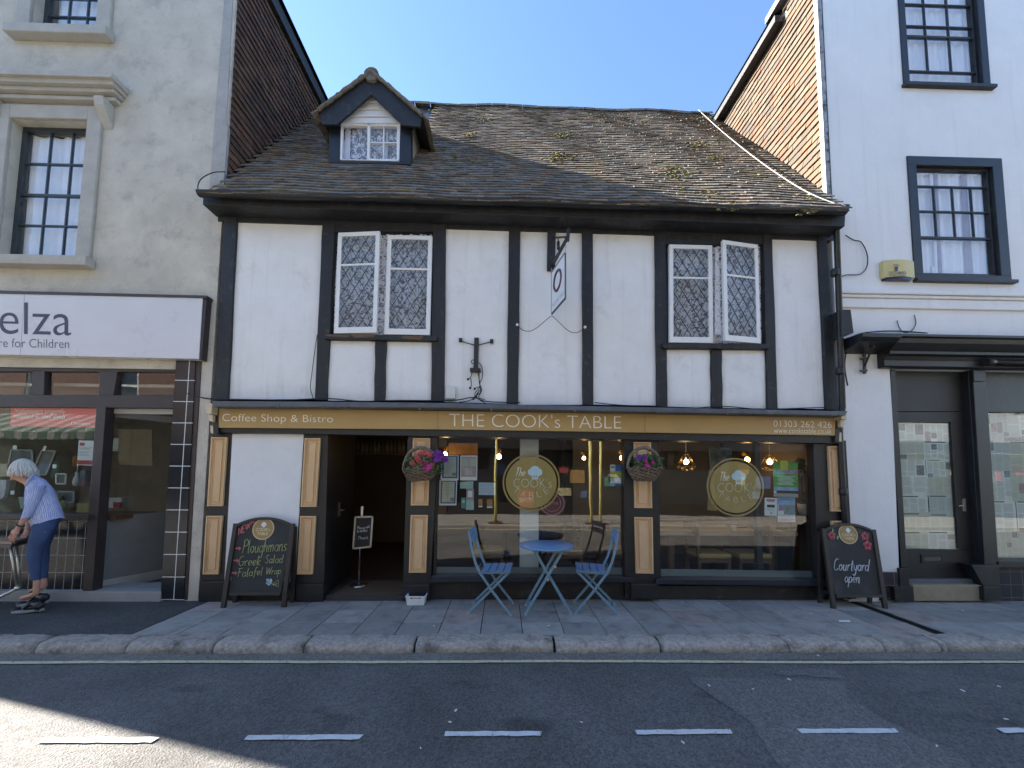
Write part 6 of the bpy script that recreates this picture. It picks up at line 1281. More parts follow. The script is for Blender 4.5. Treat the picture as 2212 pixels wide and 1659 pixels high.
def bulb(label, p, Y, r=.03, wall=True):
    t = thing('wall_lamp' if wall else 'pendant_lamp', label, 'lamp'); c = at(p, Y); m = MB(); m.blob(c, r, 3, 0, (1, 1, 1.1)); m.build('bulb', BULB if wall else BULBD, t)
    m = MB()
    if wall: m.tube([c+Vector((0, .0, r)), c+Vector((0, 0, r+.06)), c+Vector((0, .06, r+.10))], .012, 8); m.lathe(tuple(c+Vector((0, .07, r+.06))), [(.035, 0), (.035, .015)], 14, 'y'); m.build('fitting', mat('old_brass', (.25, .16, .06), .4, metal=.8), t)
    else:
        m.tube([c+Vector((0, 0, r)), c+Vector((0, 0, r+.07))], .016, 10); m.build('lamp_holder', mat('white_holder', (.6, .6, .58), .5), t); m = MB(); m.tube([c+Vector((0, 0, r+.07)), (c.x, c.y, 2.26)], .006, 6); m.build('flex', mat('white_flex', (.6, .6, .58), .5), t)
        m = MB(); top = c+Vector((0, 0, .11)); mid = [c+Vector((.125*math.cos(a), .125*math.sin(a), -.065)) for a in [math.pi*2*i/6+.3 for i in range(6)]]; up_ = [c+Vector((.035*math.cos(a), .035*math.sin(a), .105)) for a in [math.pi*2*i/6+.3 for i in range(6)]]; lo = [c+Vector((.07*math.cos(a+.5), .07*math.sin(a+.5), -.12)) for a in [math.pi*2*i/6+.3 for i in range(6)]]
        for i in range(6):
            j = (i+1) % 6
            for p0, p1 in ((up_[i], mid[i]), (mid[i], mid[j]), (up_[i], up_[j]), (mid[i], lo[i]), (mid[j], lo[i]), (lo[i], lo[j])): m.tube([p0, p1], .0045, 5)
        m.build('cage_shade', mat('brass_wire', (.42, .30, .12), .35, metal=.7), t)
    return t
bulb('glowing wall bulb just inside the dark doorway', D('6', (1048, 432)), .75, .02); bulb('glowing wall bulb above the upper blue edged certificate', D('7', (190, 440)), 1.3, .032); bulb('glowing wall bulb left of the white column', D('7', (580, 457)), 1.3, .035); bulb('glowing wall bulb above the yellow leaflet', D('7', (1474, 465)), 1.2, .034); bulb('dim wall bulb right of the white column', D('7', (1197, 468)), 1.6, .026)
bulb('bare bulb glowing at the top of the right round logo', D('8', (908, 480)), 1.1, .035)
bulb('diamond wire pendant lamp at the left of the right window', D('8', (465, 495)), .62, .033, False); bulb('diamond wire pendant lamp by the green poster', D('8', (1072, 497)), .75, .033, False)
# long plank table and dining chairs in the right window
lt = thing('plank_table', 'long wooden plank table behind the right window', 'table'); a, b = at(D('c3', (112, 1075)), .42), at(D('c3', (1640, 1100)), .42); zt4 = (a.z+b.z)/2+.0; m = MB(); random.seed(8); y = .42
for i in range(6): w_ = .21; m.prism([(a.x-.05, y, zt4-.055), (b.x+.0+.02*i, y, zt4-.055), (b.x+.02*i, y, zt4+random.uniform(0, .004)), (a.x-.05, y, zt4+random.uniform(0, .004))], (0, w_-.004, 0)); y += w_
m.build('tabletop', TABLEW, lt, bevel=.004); m = MB()
for xx in (a.x+.2, b.x-.3):
    m = MB(); m.box(xx, xx+.07, .55, .62, .055, zt4-.055); m.build('leg', WOODB, lt); m = MB(); m.box(xx, xx+.07, 1.4, 1.47, .055, zt4-.055); m.build('leg', WOODB, lt)
def dchair(label, X, Y, sgn, sw=.42, seatm=CUSHION):
    t = thing('dining_chair', label, 'chair', group='wooden dining chairs inside the cafe'); m = MB(); m.box(X-sw/2, X+sw/2, Y, Y+.4, .435, .50); m.build('seat', seatm, t, bevel=.02); m = MB(); m.box(X-sw/2+.01, X+sw/2-.01, Y+.01, Y+.39, .385, .434); m.build('seat_frame', WOODB, t)
    for dx in (-1, 1):
        for yy in (Y+.02, Y+.35):
            m = MB(); xx = X+dx*(sw/2-.025); top = .88 if dx == -sgn else .385; m.prism([(xx-.018, yy, .055), (xx+.018, yy, .055), (xx+.018-(sgn*.03 if top > .5 else 0), yy, top), (xx-.018-(sgn*.03 if top > .5 else 0), yy, top)], (0, .035, 0)); m.build('leg', WOODB, t)
    m = MB(); xb_ = X-sgn*(sw/2-.0); m.box(xb_-.018, xb_+.006, Y+.055, Y+.35, .74, .86); m.box(xb_-.012, xb_+.004, Y+.055, Y+.35, .58, .63); m.build('backrest', WOODB, t); m = MB(); m.box(X-sw/2+.04, X+sw/2-.04, Y+.025, Y+.045, .18, .205); m.build('stretcher', WOODB, t)
c = [at(D('c3', p), .43).x for p in ((510, 1340), (860, 1340), (940, 1340), (1290, 1340))]; dchair('dining chair with tan cushion facing right under the plank table', (c[0]+c[1])/2, .3, 1, c[1]-c[0]); dchair('dining chair with tan cushion facing left under the plank table', (c[2]+c[3])/2, .3, -1, c[3]-c[2])
c = [at(D('7', p), .55).x for p in ((970, 1150), (1185, 1150), (400, 1150), (615, 1150), (1395, 1150), (1560, 1150))]
dchair('dining chair with tan cushion right of the white column', (c[0]+c[1])/2, .5, -1, c[1]-c[0]); dchair('dining chair with tan cushion behind the left blue chair', (c[2]+c[3])/2, .5, 1, c[3]-c[2]); dchair('dining chair half hidden at the right edge of the left window', (c[4]+c[5])/2, .5, 1, c[5]-c[4])
for lab, x0, x1, yy, Y in (('dark round cafe table left of the white column', 480, 760, 1085, .75), ('dark round cafe table right behind the white column', 715, 1045, 1003, 1.35)):
    t = thing('cafe_table', lab, 'table'); a, b = at(D('7', (x0, yy)), Y), at(D('7', (x1, yy)), Y); r = (b.x-a.x)/2; m = MB(); m.lathe(((a.x+b.x)/2, Y, .74), [(r, 0), (r, .03), (.0001, .031)], 32); m.build('tabletop', WOODB, t); m = MB(); m.lathe(((a.x+b.x)/2, Y, .055), [(.22, 0), (.2, .03), (.04, .06), (.035, .68)], 16); m.build('pedestal', BLACK, t)
# potted topiary tree at the right
tp = thing('potted_topiary', 'small clipped topiary tree in a white pot by the right window', 'plant'); PY = .55; c = at(D('c3', (1700, 900)), PY); zt5 = at(D('c3', (1700, 785)), PY).z; rr = (at(D('c3', (1755, 800)), PY).x-at(D('c3', (1645, 800)), PY).x)/2
sh = thing('low_shelf', 'dark low shelf under the white plant pot', 'shelf'); m = MB(); m.box(c.x-.30, c.x+.25, PY-.15, PY+.2, c.z-.06, c.z); m.box(c.x-.28, c.x-.24, PY-.1, PY+.15, .055, c.z-.06); m.box(c.x+.19, c.x+.23, PY-.1, PY+.15, .055, c.z-.06); m.build('shelf', BLACK, sh)
m = MB(); m.lathe((c.x, PY, c.z), [(rr*.82, 0), (rr, zt5-c.z), (rr*.92, zt5-c.z), (rr*.85, zt5-c.z-.03), (.0001, zt5-c.z-.03)], 24); m.build('pot', mat('white_pot', (.66, .66, .64), .4), tp); m = MB(); m.tube([(c.x, PY, zt5-.03), (c.x-.01, PY, zt5+.2), (c.x, PY, zt5+.62)], .012, 8); m.build('trunk', WOODB, tp)
m = MB(); random.seed(6)
for px, py, r in ((1690, 350, .09), (1715, 470, .135), (1745, 700, .13)):
    q = at(D('c3', (px, py)), PY)
    for i in range(230):
        d = Vector((random.gauss(0, 1), random.gauss(0, 1), random.gauss(0, 1))).normalized()*r*random.uniform(.6, 1.1); s = random.uniform(.012, .024); g = random.uniform(.4, 1.4); m.col = (g, g, g, 1); e = Vector((random.gauss(0, 1), random.gauss(0, 1), random.gauss(0, 1))).normalized(); f = e.cross(d).normalized(); m.poly([q+d-e*s, q+d+f*s*.6, q+d+e*s, q+d-f*s*.6])
m.build('foliage', LEAF, tp, recalc=False, kind='stuff')
# small things on the plank table
va = thing('flower_vase', 'little glass vase of pink flowers on the plank table', 'vase'); c = at(D('c3', (935, 1068)), .48); m = MB(); m.lathe((c.x, .48, zt4), [(.035, 0), (.04, .06), (.03, .075), (.026, .06), (.0001, .05)], 14); m.build('vase', mat('milky_glass', (.5, .5, .48), .2), va); m = MB()
for i in range(7): petal_flower(m, c+Vector((random.uniform(-.03, .04), 0, .085+random.uniform(0, .03))), .02, (0, -1, .4))
m.build('flower', mat('pale_pink', (.5, .28, .26), .8), va, recalc=False)
ck = thing('folded_cloths', 'grey folded cloths lying on the plank table', 'cloth'); m = MB(); random.seed(14)
for q in ((620, 925), (690, 940), (750, 935), (800, 955)): m.blob(at(D('c3', q), 1.0)+Vector((0, 0, .0)), .07, 2, .12, (1.2, 1, .42))
m.build('cloth', mat('grey_cloth', (.20, .21, .20), .9, .2, 20), ck)
for lab, q in (('dark plate on the plank table left of the posters', (1000, 950)), ('dark plate on the plank table under the small poster', (1240, 938))):
    t = thing('dark_tray', lab, 'tray'); c = at(D('c3', q), .85); m = MB(); m.lathe((c.x, .9, zt4+.002), [(.13, 0), (.16, .02), (.15, .022), (.0001, .012)], 24); m.build('tray', BLACK, t)
# picture frames, pale mural and arched mirror on the back wall of the right room
def frame(label, k, q, Y, fcol, icol, cat='picture', name='picture_frame'):
    t = thing(name, label, cat); c = [at(p, Y) for p in D(k, *q)]; m = MB()
    for i in range(4): m.bar(c[i], c[(i+1) % 4], .04, .03)
    m.build('frame', fcol, t); m = MB(); m.pp(D(k, *q), Y+.004, .006); m.build('picture', icol, t); return t
WF = mat('white_frame', (.45, .44, .41), .6, .08)
frame('white window frame with dark panes on the cafe back wall', 'c3', [(975, 105), (1095, 108), (1090, 290), (975, 285)], 2.45, WF, mat('dark_picture', (.03, .035, .03), .3)); frame('large white frame around an arched mirror', 'c3', [(1255, 135), (1560, 140), (1560, 330), (1255, 330)], 2.45, WF, mat('tan_picture', (.16, .11, .07), .6)); frame('dark framed picture left of the pendant lamp', 'c3', [(215, 235), (310, 235), (310, 380), (215, 380)], 2.4, BLACK, mat('dark_blue_picture', (.03, .045, .06), .4))
mi = thing('arched_mirror', 'dark arched mirror with leading on the cafe wall', 'mirror'); m = MB(); cA, cB = at(D('c3', (1340, 320)), 2.40), at(D('c3', (1535, 320)), 2.40); zt6 = at(D('c3', (1440, 145)), 2.40).z; xc = (cA.x+cB.x)/2; w2 = (cB.x-cA.x)/2; ar = [(xc+w2*math.cos(math.pi*i/16), 2.40, cA.z+(zt6-cA.z)*math.sin(math.pi*i/16)) for i in range(17)]; m.prism(ar, (0, .01, 0)); m.build('mirror_pane', mat('dark_mirror', (.035, .04, .04), .1), mi); m = MB(); m.tube([tuple(Vector(p)-Vector((0, .01, 0))) for p in ar], .02, 6)
for p in ar[2:15:2]: m.tube([(xc, 2.39, cA.z), (p[0], 2.39, p[2])], .006, 5)
m.build('mirror_frame', BLACK, mi)
# posters taped inside the glass, some sheets imitating street reflections
def poster(label, k, q, blocks, Y=.10, base=None, name='poster', texts=()):
    t = thing(name, label, 'poster'); px = D(k, *q); c = [at(p, Y) for p in px]; MB().pp(px, Y, .002).build('sheet', base or PAPER, t); m = MB(); ms_ = []; 
    for (u0, v0, u1, v1), mt in blocks:
        if mt not in ms_: ms_.append(mt)
        m.mi = ms_.index(mt); f = lambda u, v: (c[0]*(1-u)+c[1]*u)*(1-v)+(c[3]*(1-u)+c[2]*u)*v+Vector((0, -.0008-.0003*ms_.index(mt), 0)); m.poly([f(u0, v0), f(u1, v0), f(u1, v1), f(u0, v1)])
    if ms_: m.build('print', ms_, t, recalc=False)
    for s, (u0, v0, u1, v1), mt in texts:
        m = MB(); f = lambda u, v: (c[0]*(1-u)+c[1]*u)*(1-v)+(c[3]*(1-u)+c[2]*u)*v+Vector((0, -.003, 0)); text_fit(m, s, f(u0, v0), f(u1, v0), f(u0, v1), 0); m.build('lettering', mt, t, recalc=False)
    return t
CB = mat('certificate_blue', (.06, .13, .24), .6, .1); CC = mat('certificate_cream', (.46, .47, .36), .7, .05); INKL = mat('pale_ink', (.26, .28, .22), .8); PKP = mat('pale_pink_print', (.50, .33, .36), .7, .2, 30); SEAL = mat('gold_seal', (.26, .22, .10), .6); YEL = mat('leaflet_yellow', (.55, .52, .06), .6); BLU = mat('leaflet_blue', (.06, .14, .42), .6); GRE = mat('poster_green', (.14, .38, .07), .7, .25, 12); SKY = mat('poster_sky', (.36, .50, .66), .7, .3, 10); DRK = mat('poster_dark', (.04, .05, .05), .7, .4, 30); REDP = mat('poster_red', (.42, .06, .07), .7); MAGP = mat('poster_mauve', (.40, .28, .40), .7, .4, 20)
tl_ = lambda x0, x1, y0, n, dy, mt: [((x0+.03*(i % 3), y0+i*dy, x1-.05*((i*7) % 4), y0+i*dy+.012), mt) for i in range(n)]
cert = [((.06, .03, .95, .93), CB), ((.16, .07, .86, .87), CC), ((.64, .70, .86, .83), SEAL)]+tl_(.26, .78, .14, 7, .07, INKL)
poster('upper blue bordered certificate left of the basket window', 'c4', [(125, 308), (352, 308), (348, 632), (118, 630)], cert); poster('lower blue bordered certificate with a gold seal', 'c4', [(104, 634), (332, 634), (322, 962), (96, 962)], cert)
poster('pink and cream printed notice beside the upper certificate', 'c4', [(375, 310), (597, 310), (592, 636), (370, 634)], [((.05, .05, .95, .86), PKP), ((.06, .12, .48, .44), CC), ((.54, .12, .96, .44), CC), ((.3, .52, .72, .78), CC)]+tl_(.36, .66, .56, 3, .06, INKL))
poster('pale blue typed notice under the hanging certificates', 'c4', [(615, 664), (832, 666), (830, 828), (612, 826)], tl_(.1, .92, .12, 2, .12, mat('blue_ink', (.14, .18, .30), .8))+tl_(.08, .92, .48, 2, .14, INKL)+tl_(.2, .9, .78, 1, .1, INKL), base=mat('pale_blue_paper', (.47, .54, .62), .7))
poster('mint green flyer low in the left window', 'c4', [(368, 660), (545, 645), (540, 745), (372, 742)], tl_(.1, .9, .3, 3, .2, INKL), base=mat('mint_reflection', (.34, .52, .45), .7), Y=.12)  # coloured sheet imitates a street reflection in the pane
poster('pink flyer low in the left window', 'c4', [(455, 745), (550, 745), (550, 1022), (445, 1020)], [((.0, .55, 1, 1), mat('mint_reflection', (.34, .52, .45), .7)), ((.2, .1, .8, .4), PAPER)], base=PKP, Y=.125); poster('teal flyer at the bottom left of the left window', 'c4', [(385, 860), (445, 860), (440, 1005), (385, 1000)], [((.2, .2, .8, .5), mat('mint_reflection', (.34, .52, .45), .7))], base=mat('teal_reflection', (.10, .28, .24), .7), Y=.13)  # pink and teal sheets likewise stand in for reflections
for x in (612, 722): poster('orange card with white foot, %s of a pair in the left window' % ('left' if x == 612 else 'right'), 'c4', [(x, 880), (x+(52 if x == 612 else 72), 880), (x+(50 if x == 612 else 70), 985 if x == 612 else 995), (x, 985 if x == 612 else 995)], [((0, .85, 1, 1), PAPER)], base=mat('orange_card', (.42, .20, .06), .7, .2, 10), Y=.14)
poster('yellow and blue leaflet at the right of the left window', '7', [(1388, 516), (1479, 518), (1480, 672), (1388, 668)], [((0, .30, 1, .64), YEL), ((.4, .0, .92, .30), BLU), ((.0, .88, .9, 1), BLU), ((.05, .06, .35, .16), INKL)]+tl_(.1, .95, .7, 2, .07, INKL)+tl_(.35, .9, .4, 3, .08, PAPER))
t = thing('red_sign_reflection', 'round dark red plaque with pale ring inside the left window', 'plaque'); m = MB(); c = at(D('7', (968, 795)), .11); m.disc(c, .165, .112, .116, 36); m.build('disc', mat('maroon_reflection', (.13, .02, .03), .6), t); m = MB(); m.disc(c, .15, .108, .111, 36, .14); m.disc(c, .105, .108, .111, 30, .10); text_fit(m, 'Hythe', c+Vector((-.07, -.004, .025)), c+Vector((.07, -.004, .025)), c+Vector((-.07, -.004, -.03)), 0); m.build('lettering', mat('pale_red_ring', (.42, .25, .24), .6), t)  # disc added to imitate the reflection of a red sign across the street
poster('green event poster with a yellow square in the right window', 'c3', [(1370, 328), (1632, 332), (1640, 715), (1376, 705)], [((0, .0, 1, .22), GRE), ((.0, .22, 1, .34), MAGP), ((0, .34, 1, .72), GRE), ((0, .72, 1, .84), SKY), ((.1, .82, 1, .90), DRK), ((.0, .90, 1, 1), mat('poster_sand', (.45, .38, .28), .7)), ((.28, -.04, .6, .24), YEL)]+tl_(.14, .88, .40, 8, .035, PAPER), base=PAPER)
poster('small white poster with a red heading and engine drawing', 'c3', [(1275, 718), (1408, 722), (1410, 918), (1272, 912)], [((.14, .08, .86, .16), REDP), ((.2, .18, .8, .22), REDP), ((.2, .38, .82, .54), DRK), ((.46, .80, .6, .88), INKL)]+tl_(.15, .85, .60, 3, .05, INKL))
poster('blue seaside event poster overlapping the table edge', 'c3', [(1410, 712), (1605, 716), (1608, 985), (1420, 982)], [((0, .0, 1, .14), mat('poster_blue_top', (.24, .38, .60), .7)), ((.0, .14, 1, .30), SKY), ((.05, .30, .40, .55), MAGP), ((.35, .3, 1, .7), mat('poster_grey_green', (.30, .36, .32), .7, .5, 14)), ((0, .84, 1, 1), mat('poster_pink', (.60, .48, .48), .7))]+tl_(.1, .95, .04, 2, .05, BLU)+tl_(.08, .9, .74, 2, .05, BLU)+tl_(.1, .9, .88, 2, .05, REDP))
poster('tall yellow wooden paddle like panel leaning in the right window', 'c3', [(668, 420), (750, 425), (755, 865), (652, 850)], [((.1, .0, .9, .18), mat('panel_pale', (.50, .40, .28), .7)), ((.35, .3, .6, .8), mat('panel_dark_grain', (.30, .22, .10), .7))], base=mat('panel_ochre', (.44, .34, .14), .6, .15, 6), Y=.2, name='ochre_panel')  # darker brown block down the middle of the panel
t = thing('patterned_banner', 'pale blue patterned fabric banner hung behind the right round logo', 'banner'); m = MB(); m.pp(D('c3', (675, 170), (915, 175), (915, 520), (690, 470)), .5, .01); m.build('fabric', mat('blue_pattern', (.20, .26, .28), .8, .5, 14), t)
t = thing('orange_wall_panel', 'warm orange lit wood panel high behind the left window', 'panel'); m = MB(); m.pp(D('c4', (220, 148), (600, 150), (600, 300), (220, 300)), 1.6, .03); m.build('panel', mat('orange_wood_panel', (.32, .18, .07), .6, .2, 5), t)
t = thing('bottle_shelf', 'dark shelf with rows of bottles at the back of the doorway', 'shelf'); m = MB(); a, b = at(D('6', (1180, 430)), 2.6), at(D('6', (1560, 430)), 2.6); m.box(a.x, b.x, 2.6, 2.8, a.z-.03, a.z); m.box(a.x, b.x, 2.6, 2.8, a.z+.32, a.z+.35); m.build('shelf_board', WOODB, t)
for i in range(12): 
    x = a.x+.06+(b.x-a.x-.12)*i/11; o = thing('bottle', 'small bottle standing on the dark shelf behind the doorway', 'bottle', group='bottles on the back shelf'); m = MB(); m.lathe((x, 2.68, a.z), [(.035, 0), (.035, .14), (.012, .19), (.012, .24), (.0001, .24)], 10); m.build('glass', mat('bottle_glass_%d' % (i % 3), [(.10, .12, .08), (.2, .15, .1), (.15, .17, .17)][i % 3], .15), o)

# ================================================================== charity shop window goods
CY = .55
RB = mat('red_banner', (.80, .10, .11), .5, .08)
poster('red banner asking for volunteers in the charity shop window', 'c2', [(185, 190), (1580, 208), (1545, 553), (165, 530)], [], Y=.085, base=RB, name='window_banner', texts=[('Volunteers urgently', (.05, .16, .64, .42), LETTER), ('needed in this shop', (.05, .42, .64, .68), LETTER), ('Demelza', (.72, .74, .95, .90), LETTER), ('please ask inside for details', (.05, .75, .5, .82), mat('pale_pink_letter', (.55, .32, .30), .6))])
poster('white notice with red heading by the charity shop door', 'c2', [(1285, 765), (1528, 768), (1510, 1172), (1258, 1168)], [((.1, .09, .42, .21), REDP), ((.0, .80, 1, .97), REDP)]+tl_(.08, .92, .28, 3, .035, INKL)+tl_(.08, .8, .44, 4, .05, INKL), Y=.085)
ds = thing('display_shelf', 'low dark display shelf inside the charity shop window', 'shelf'); zz4 = at(D('b4', (400, 650)), .3).z; m = MB(); m.box(-8.2, -4.72, .18, .72, zz4-.05, zz4); m.build('shelf_top', WOODB, ds); m = MB(); m.box(-8.1, -4.75, .55, .6, .05, zz4-.05); m.build('shelf_front', BRN, ds)
def item(name, label, cat, q, Y, mt, th=.03, k='b4', trim=None):
    t = thing(name, label, cat); MB().pp(D(k, *q), Y, th).build('panel', mt, t, bevel=.002)
    if trim:
        m = MB(); c = [at(p, Y-.006) for p in D(k, *q)]
        for i in range(4): m.bar(c[i], c[(i+1) % 4], .018, .014)
        m.build('frame', trim, t)
item('picture_frame', 'small white framed picture of dark text in the shop window', 'picture', [(528, 275), (618, 275), (612, 368), (526, 366)], .35, mat('dark_green_print', (.08, .11, .10), .6), trim=mat('cream_frame', (.52, .50, .42), .6)); item('display_box', 'mustard yellow box on the charity shop shelf', 'box', [(715, 550), (822, 550), (820, 635), (712, 635)], .35, mat('mustard_box', (.40, .27, .06), .7), .12)
item('picture_frame', 'large tilted picture frame behind the old woman', 'picture', [(395, 55), (522, 62), (430, 285), (300, 275)], .5, mat('grey_canvas', (.13, .14, .13), .6, .4, 6), trim=mat('brass_frame', (.30, .26, .16), .5)); item('picture_frame', 'dark picture frame left of the tilted frame in the window', 'picture', [(110, 50), (300, 55), (310, 200), (75, 210)], .55, mat('dark_canvas', (.07, .08, .08), .5, .5, 5), trim=mat('grey_frame', (.25, .26, .26), .5))
for q, lab in (((120, 10), 'upper left'), ((490, 186), 'middle'), ((98, 432), 'lower left')): item('price_tag', 'small white price tag, %s one in the charity shop window' % lab, 'tag', [(q[0], q[1]), (q[0]+36, q[1]), (q[0]+34, q[1]+36), (q[0]-2, q[1]+36)], .30, PAPER, .003)
item('price_tag', 'upright white tag stuck on the tilted picture frame', 'tag', [(410, 12), (436, 18), (418, 64), (392, 60)], .47, PAPER, .003); item('book', 'grey book standing on the charity shop shelf', 'book', [(750, 240), (800, 245), (775, 390), (738, 385)], .45, mat('grey_book', (.20, .21, .22), .7), .1); item('picture_frame', 'wide empty frame lying low on the shelf', 'picture', [(540, 440), (690, 440), (690, 540), (540, 540)], .4, mat('dark_canvas', (.07, .08, .08), .5), trim=mat('grey_frame', (.25, .26, .26), .5))
t = thing('white_figurine', 'slim white figurine hanging in the charity shop window', 'figurine'); m = MB(); c = at(D('b4', (712, 330)), .38); m.lathe(tuple(c+Vector((0, 0, -.08))), [(.02, 0), (.035, .04), (.03, .10), (.012, .14), (.02, .165), (.0001, .185)], 12); m.build('body', mat('white_china', (.55, .55, .53), .3), t); m = MB(); m.tube([c+Vector((0, 0, .1)), c+Vector((.01, 0, .25))], .004, 5); m.build('cord', PAPER, t)
t = thing('soft_toy', 'yellow green soft toy sitting on the charity shop shelf', 'toy'); m = MB(); c = at(D('b4', (580, 575)), .38); m.blob(c, .075, 2, .05, (.8, .7, 1)); m.build('body', mat('olive_plush', (.24, .23, .06), .95, .3, 40), t); m = MB(); m.blob(c+Vector((-.03, -.02, .10)), .04, 2, .04); m.build('head', mat('olive_plush', (.24, .23, .06), .95), t)
for q, cc, nm in (([(0, 180), (70, 180), (60, 300), (0, 300)], (.42, .40, .28), 'pale yellow print at the left edge of the shop window'), ([(0, 330), (60, 330), (40, 480), (0, 520)], (.6, .6, .6), 'white folded blouse at the left edge of the shop window'), ([(170, 490), (230, 490), (225, 600), (190, 600)], (.35, .42, .33), 'pale green card behind the old woman')): item('shop_item', nm, 'shop goods', q, .45, mat('goods_%d' % int(cc[0]*100), cc, .8, .15, 8), .04)
ct = thing('shop_counter', 'grey counter with stacked books deep inside the charity shop', 'counter'); m = MB(); a = at(D('b4', (930, 620)), 2.2); m.box(-5.4, -3.9, 2.2, 2.7, .045, .95); m.build('counter', mat('grey_counter', (.12, .12, .12), .7), ct)
for i, (x, w_, h_, cc) in enumerate(((-5.15, .2, .2, (.6, .58, .5)), (-4.9, .16, .1, (.4, .06, .06)), (-4.6, .3, .14, (.3, .25, .2)), (-4.2, .22, .26, (.1, .1, .11)))): t = thing('counter_box', ['white carton on the charity shop counter', 'small red box on the charity shop counter', 'brown box on the charity shop counter', 'dark till on the charity shop counter'][i], 'box'); m = MB(); m.box(x, x+w_, 2.3, 2.5, .951, .951+h_); m.build('body', mat('counter_goods_%d' % i, cc, .7), t, bevel=.004)
bc = thing('bookcase', 'tall crowded bookcase on the far wall of the charity shop', 'bookcase'); m = MB()
for z in (.5, .9, 1.3, 1.7, 2.1): m.box(-6.2, -3.95, 3.9, 4.18, z, z+.03)
m.build('shelf_board', WOODB, bc); random.seed(19); m = MB(); x = -6.1; mats_ = [mat('spine_%d' % i, c, .7) for i, c in enumerate(((.3, .1, .08), (.1, .15, .25), (.45, .42, .35), (.12, .2, .12), (.35, .28, .1), (.5, .5, .5)))]
for z in (.53, .93, 1.33, 1.73):
    x = -6.15
    while x < -4.0: w_ = random.uniform(.03, .1); m.mi = random.randrange(6); m.box(x, x+w_-.004, 3.92, 4.1, z, z+random.uniform(.18, .33)); x += w_
m.build('books', mats_, bc, kind='stuff')
# scraps and gum on the ground
m = MB(); random.seed(33)
for k, p in [('b3', q) for q in ((862, 488), (1050, 503), (1205, 462), (315, 645), (750, 732), (1950, 510), (2105, 492), (2135, 632), (1838, 747), (632, 380), (1330, 360))]+[('b2', q) for q in ((1985, 604), (1960, 655), (1832, 768), (1052, 390))]:
    c = atz(D(k, p), ROADZ+.006); a = random.uniform(0, 3); s = random.uniform(.004, .010); m.obox(c, (math.cos(a), math.sin(a), 0), (-math.sin(a), math.cos(a), 0), (0, 0, 1), s*1.4, s*.6, .002)
for k, p in [('b3', q) for q in ((1165, 177), (1298, 180), (903, 137), (1230, 125), (1950, 168), (2065, 135), (990, 128), (175, 233))]+[('b2', q) for q in ((1890, 237), (1350, 145))]:
    c = atz(D(k, p), .006); a = random.uniform(0, 3); s = random.uniform(.004, .009); m.obox(c, (math.cos(a), math.sin(a), 0), (-math.sin(a), math.cos(a), 0), (0, 0, 1), s*1.5, s*.6, .002)
o = m.build('paper_scraps', PAPER, kind='stuff'); o['label'] = 'scattered white paper scraps and gum on road and pavement'; o['category'] = 'litter'
t = thing('paper_slip', 'crumpled pale slip lying on the right part of the pavement', 'litter'); c = [atz(p, .008) for p in D('b3', (1418, 210), (1465, 210), (1468, 218), (1420, 217))]; m = MB(); m.prism(c, (0, 0, .004)); m.build('slip', PAPER, t)
item('display_box', 'white carton with a red panel on the ledge inside the shop doorway', 'box', [(1015, 497), (1130, 500), (1128, 592), (1012, 590)], 1.1, mat('white_carton', (.7, .69, .64), .7), .15); item('display_box', 'dark red box in front of the white carton', 'box', [(1052, 540), (1125, 540), (1122, 588), (1055, 588)], 1.07, mat('crimson_box', (.45, .05, .06), .6), .02)
item('book', 'pale pink book standing by the shop doorway', 'book', [(948, 238), (1008, 242), (1000, 305), (945, 302)], .8, mat('pink_book', (.62, .50, .46), .7), .04); item('book', 'white book lying under the pale pink book', 'book', [(945, 312), (1005, 314), (1000, 358), (942, 356)], .8, mat('white_book', (.6, .6, .56), .7), .05)
item('window_blind', 'pale slatted blind glimpsed at the back of the charity shop', 'blind', [(975, -60), (1110, -60), (1100, 62), (970, 60)], 1.6, mat('pale_blind', (.70, .74, .76), .6), .01); item('wall_board', 'tan wall board at the back of the charity shop', 'panel', [(1110, -140), (1420, -140), (1420, 200), (1105, 190)], 2.0, mat('tan_wall_panel', (.50, .42, .32), .8, .1, 3), .02)

# ================================================================== the woman bending over a trolley table outside the charity shop
def skin_mesh(name, nodes, edges, mt, parent=None, levels=2, root=0):
    """nodes: (point, rx, ry); one continuous skinned surface"""
    me = bpy.data.meshes.new(name); me.from_pydata([tuple(n[0]) for n in nodes], edges, []); o = bpy.data.objects.new(name, me); COL.objects.link(o)
    o.modifiers.new('skin', 'SKIN').use_smooth_shade = True
    if not me.skin_vertices: 
        bpy.context.view_layer.objects.active = o
        me.skin_vertices.new() if hasattr(me.skin_vertices, 'new') else None
    for i, n in enumerate(nodes): sv = me.skin_vertices[0].data[i]; sv.radius = (n[1], n[2]); sv.use_root = (i == root)
    sb = o.modifiers.new('subdivision', 'SUBSURF'); sb.levels = sb.render_levels = levels
    dg = bpy.context.evaluated_depsgraph_get(); dg.update(); m2 = bpy.data.meshes.new_from_object(o.evaluated_get(dg)); o.modifiers.clear(); o.data = m2; m2.materials.clear(); m2.materials.append(mt)
    for p in m2.polygons: p.use_smooth = True
    if parent: o.parent = parent
    return o
wm_ = thing('person', 'white haired person in striped blue shirt and navy trousers bending over a table', 'person')
SK = mat('skin', (.46, .25, .18), .55, .1, 20, .1, 60); WY = -.33
p_ = lambda x, y, dy=0: at(D('b4', (x, y)), WY+dy)
nf = atz(D('b4', (300, 1500)), 0); NYo = nf.y-WY
fz = lambda x, y, dy: at(D('b4', (x, y)), WY+dy)
head, chin, neck = p_(195, 235, .03), p_(165, 330, .02), p_(270, 345, .03)
chest, waist, pelvis = p_(385, 470, .04), p_(425, 630, .05), p_(425, 760, .05)
shN, shF = p_(345, 415, -.06), p_(330, 415, .14)
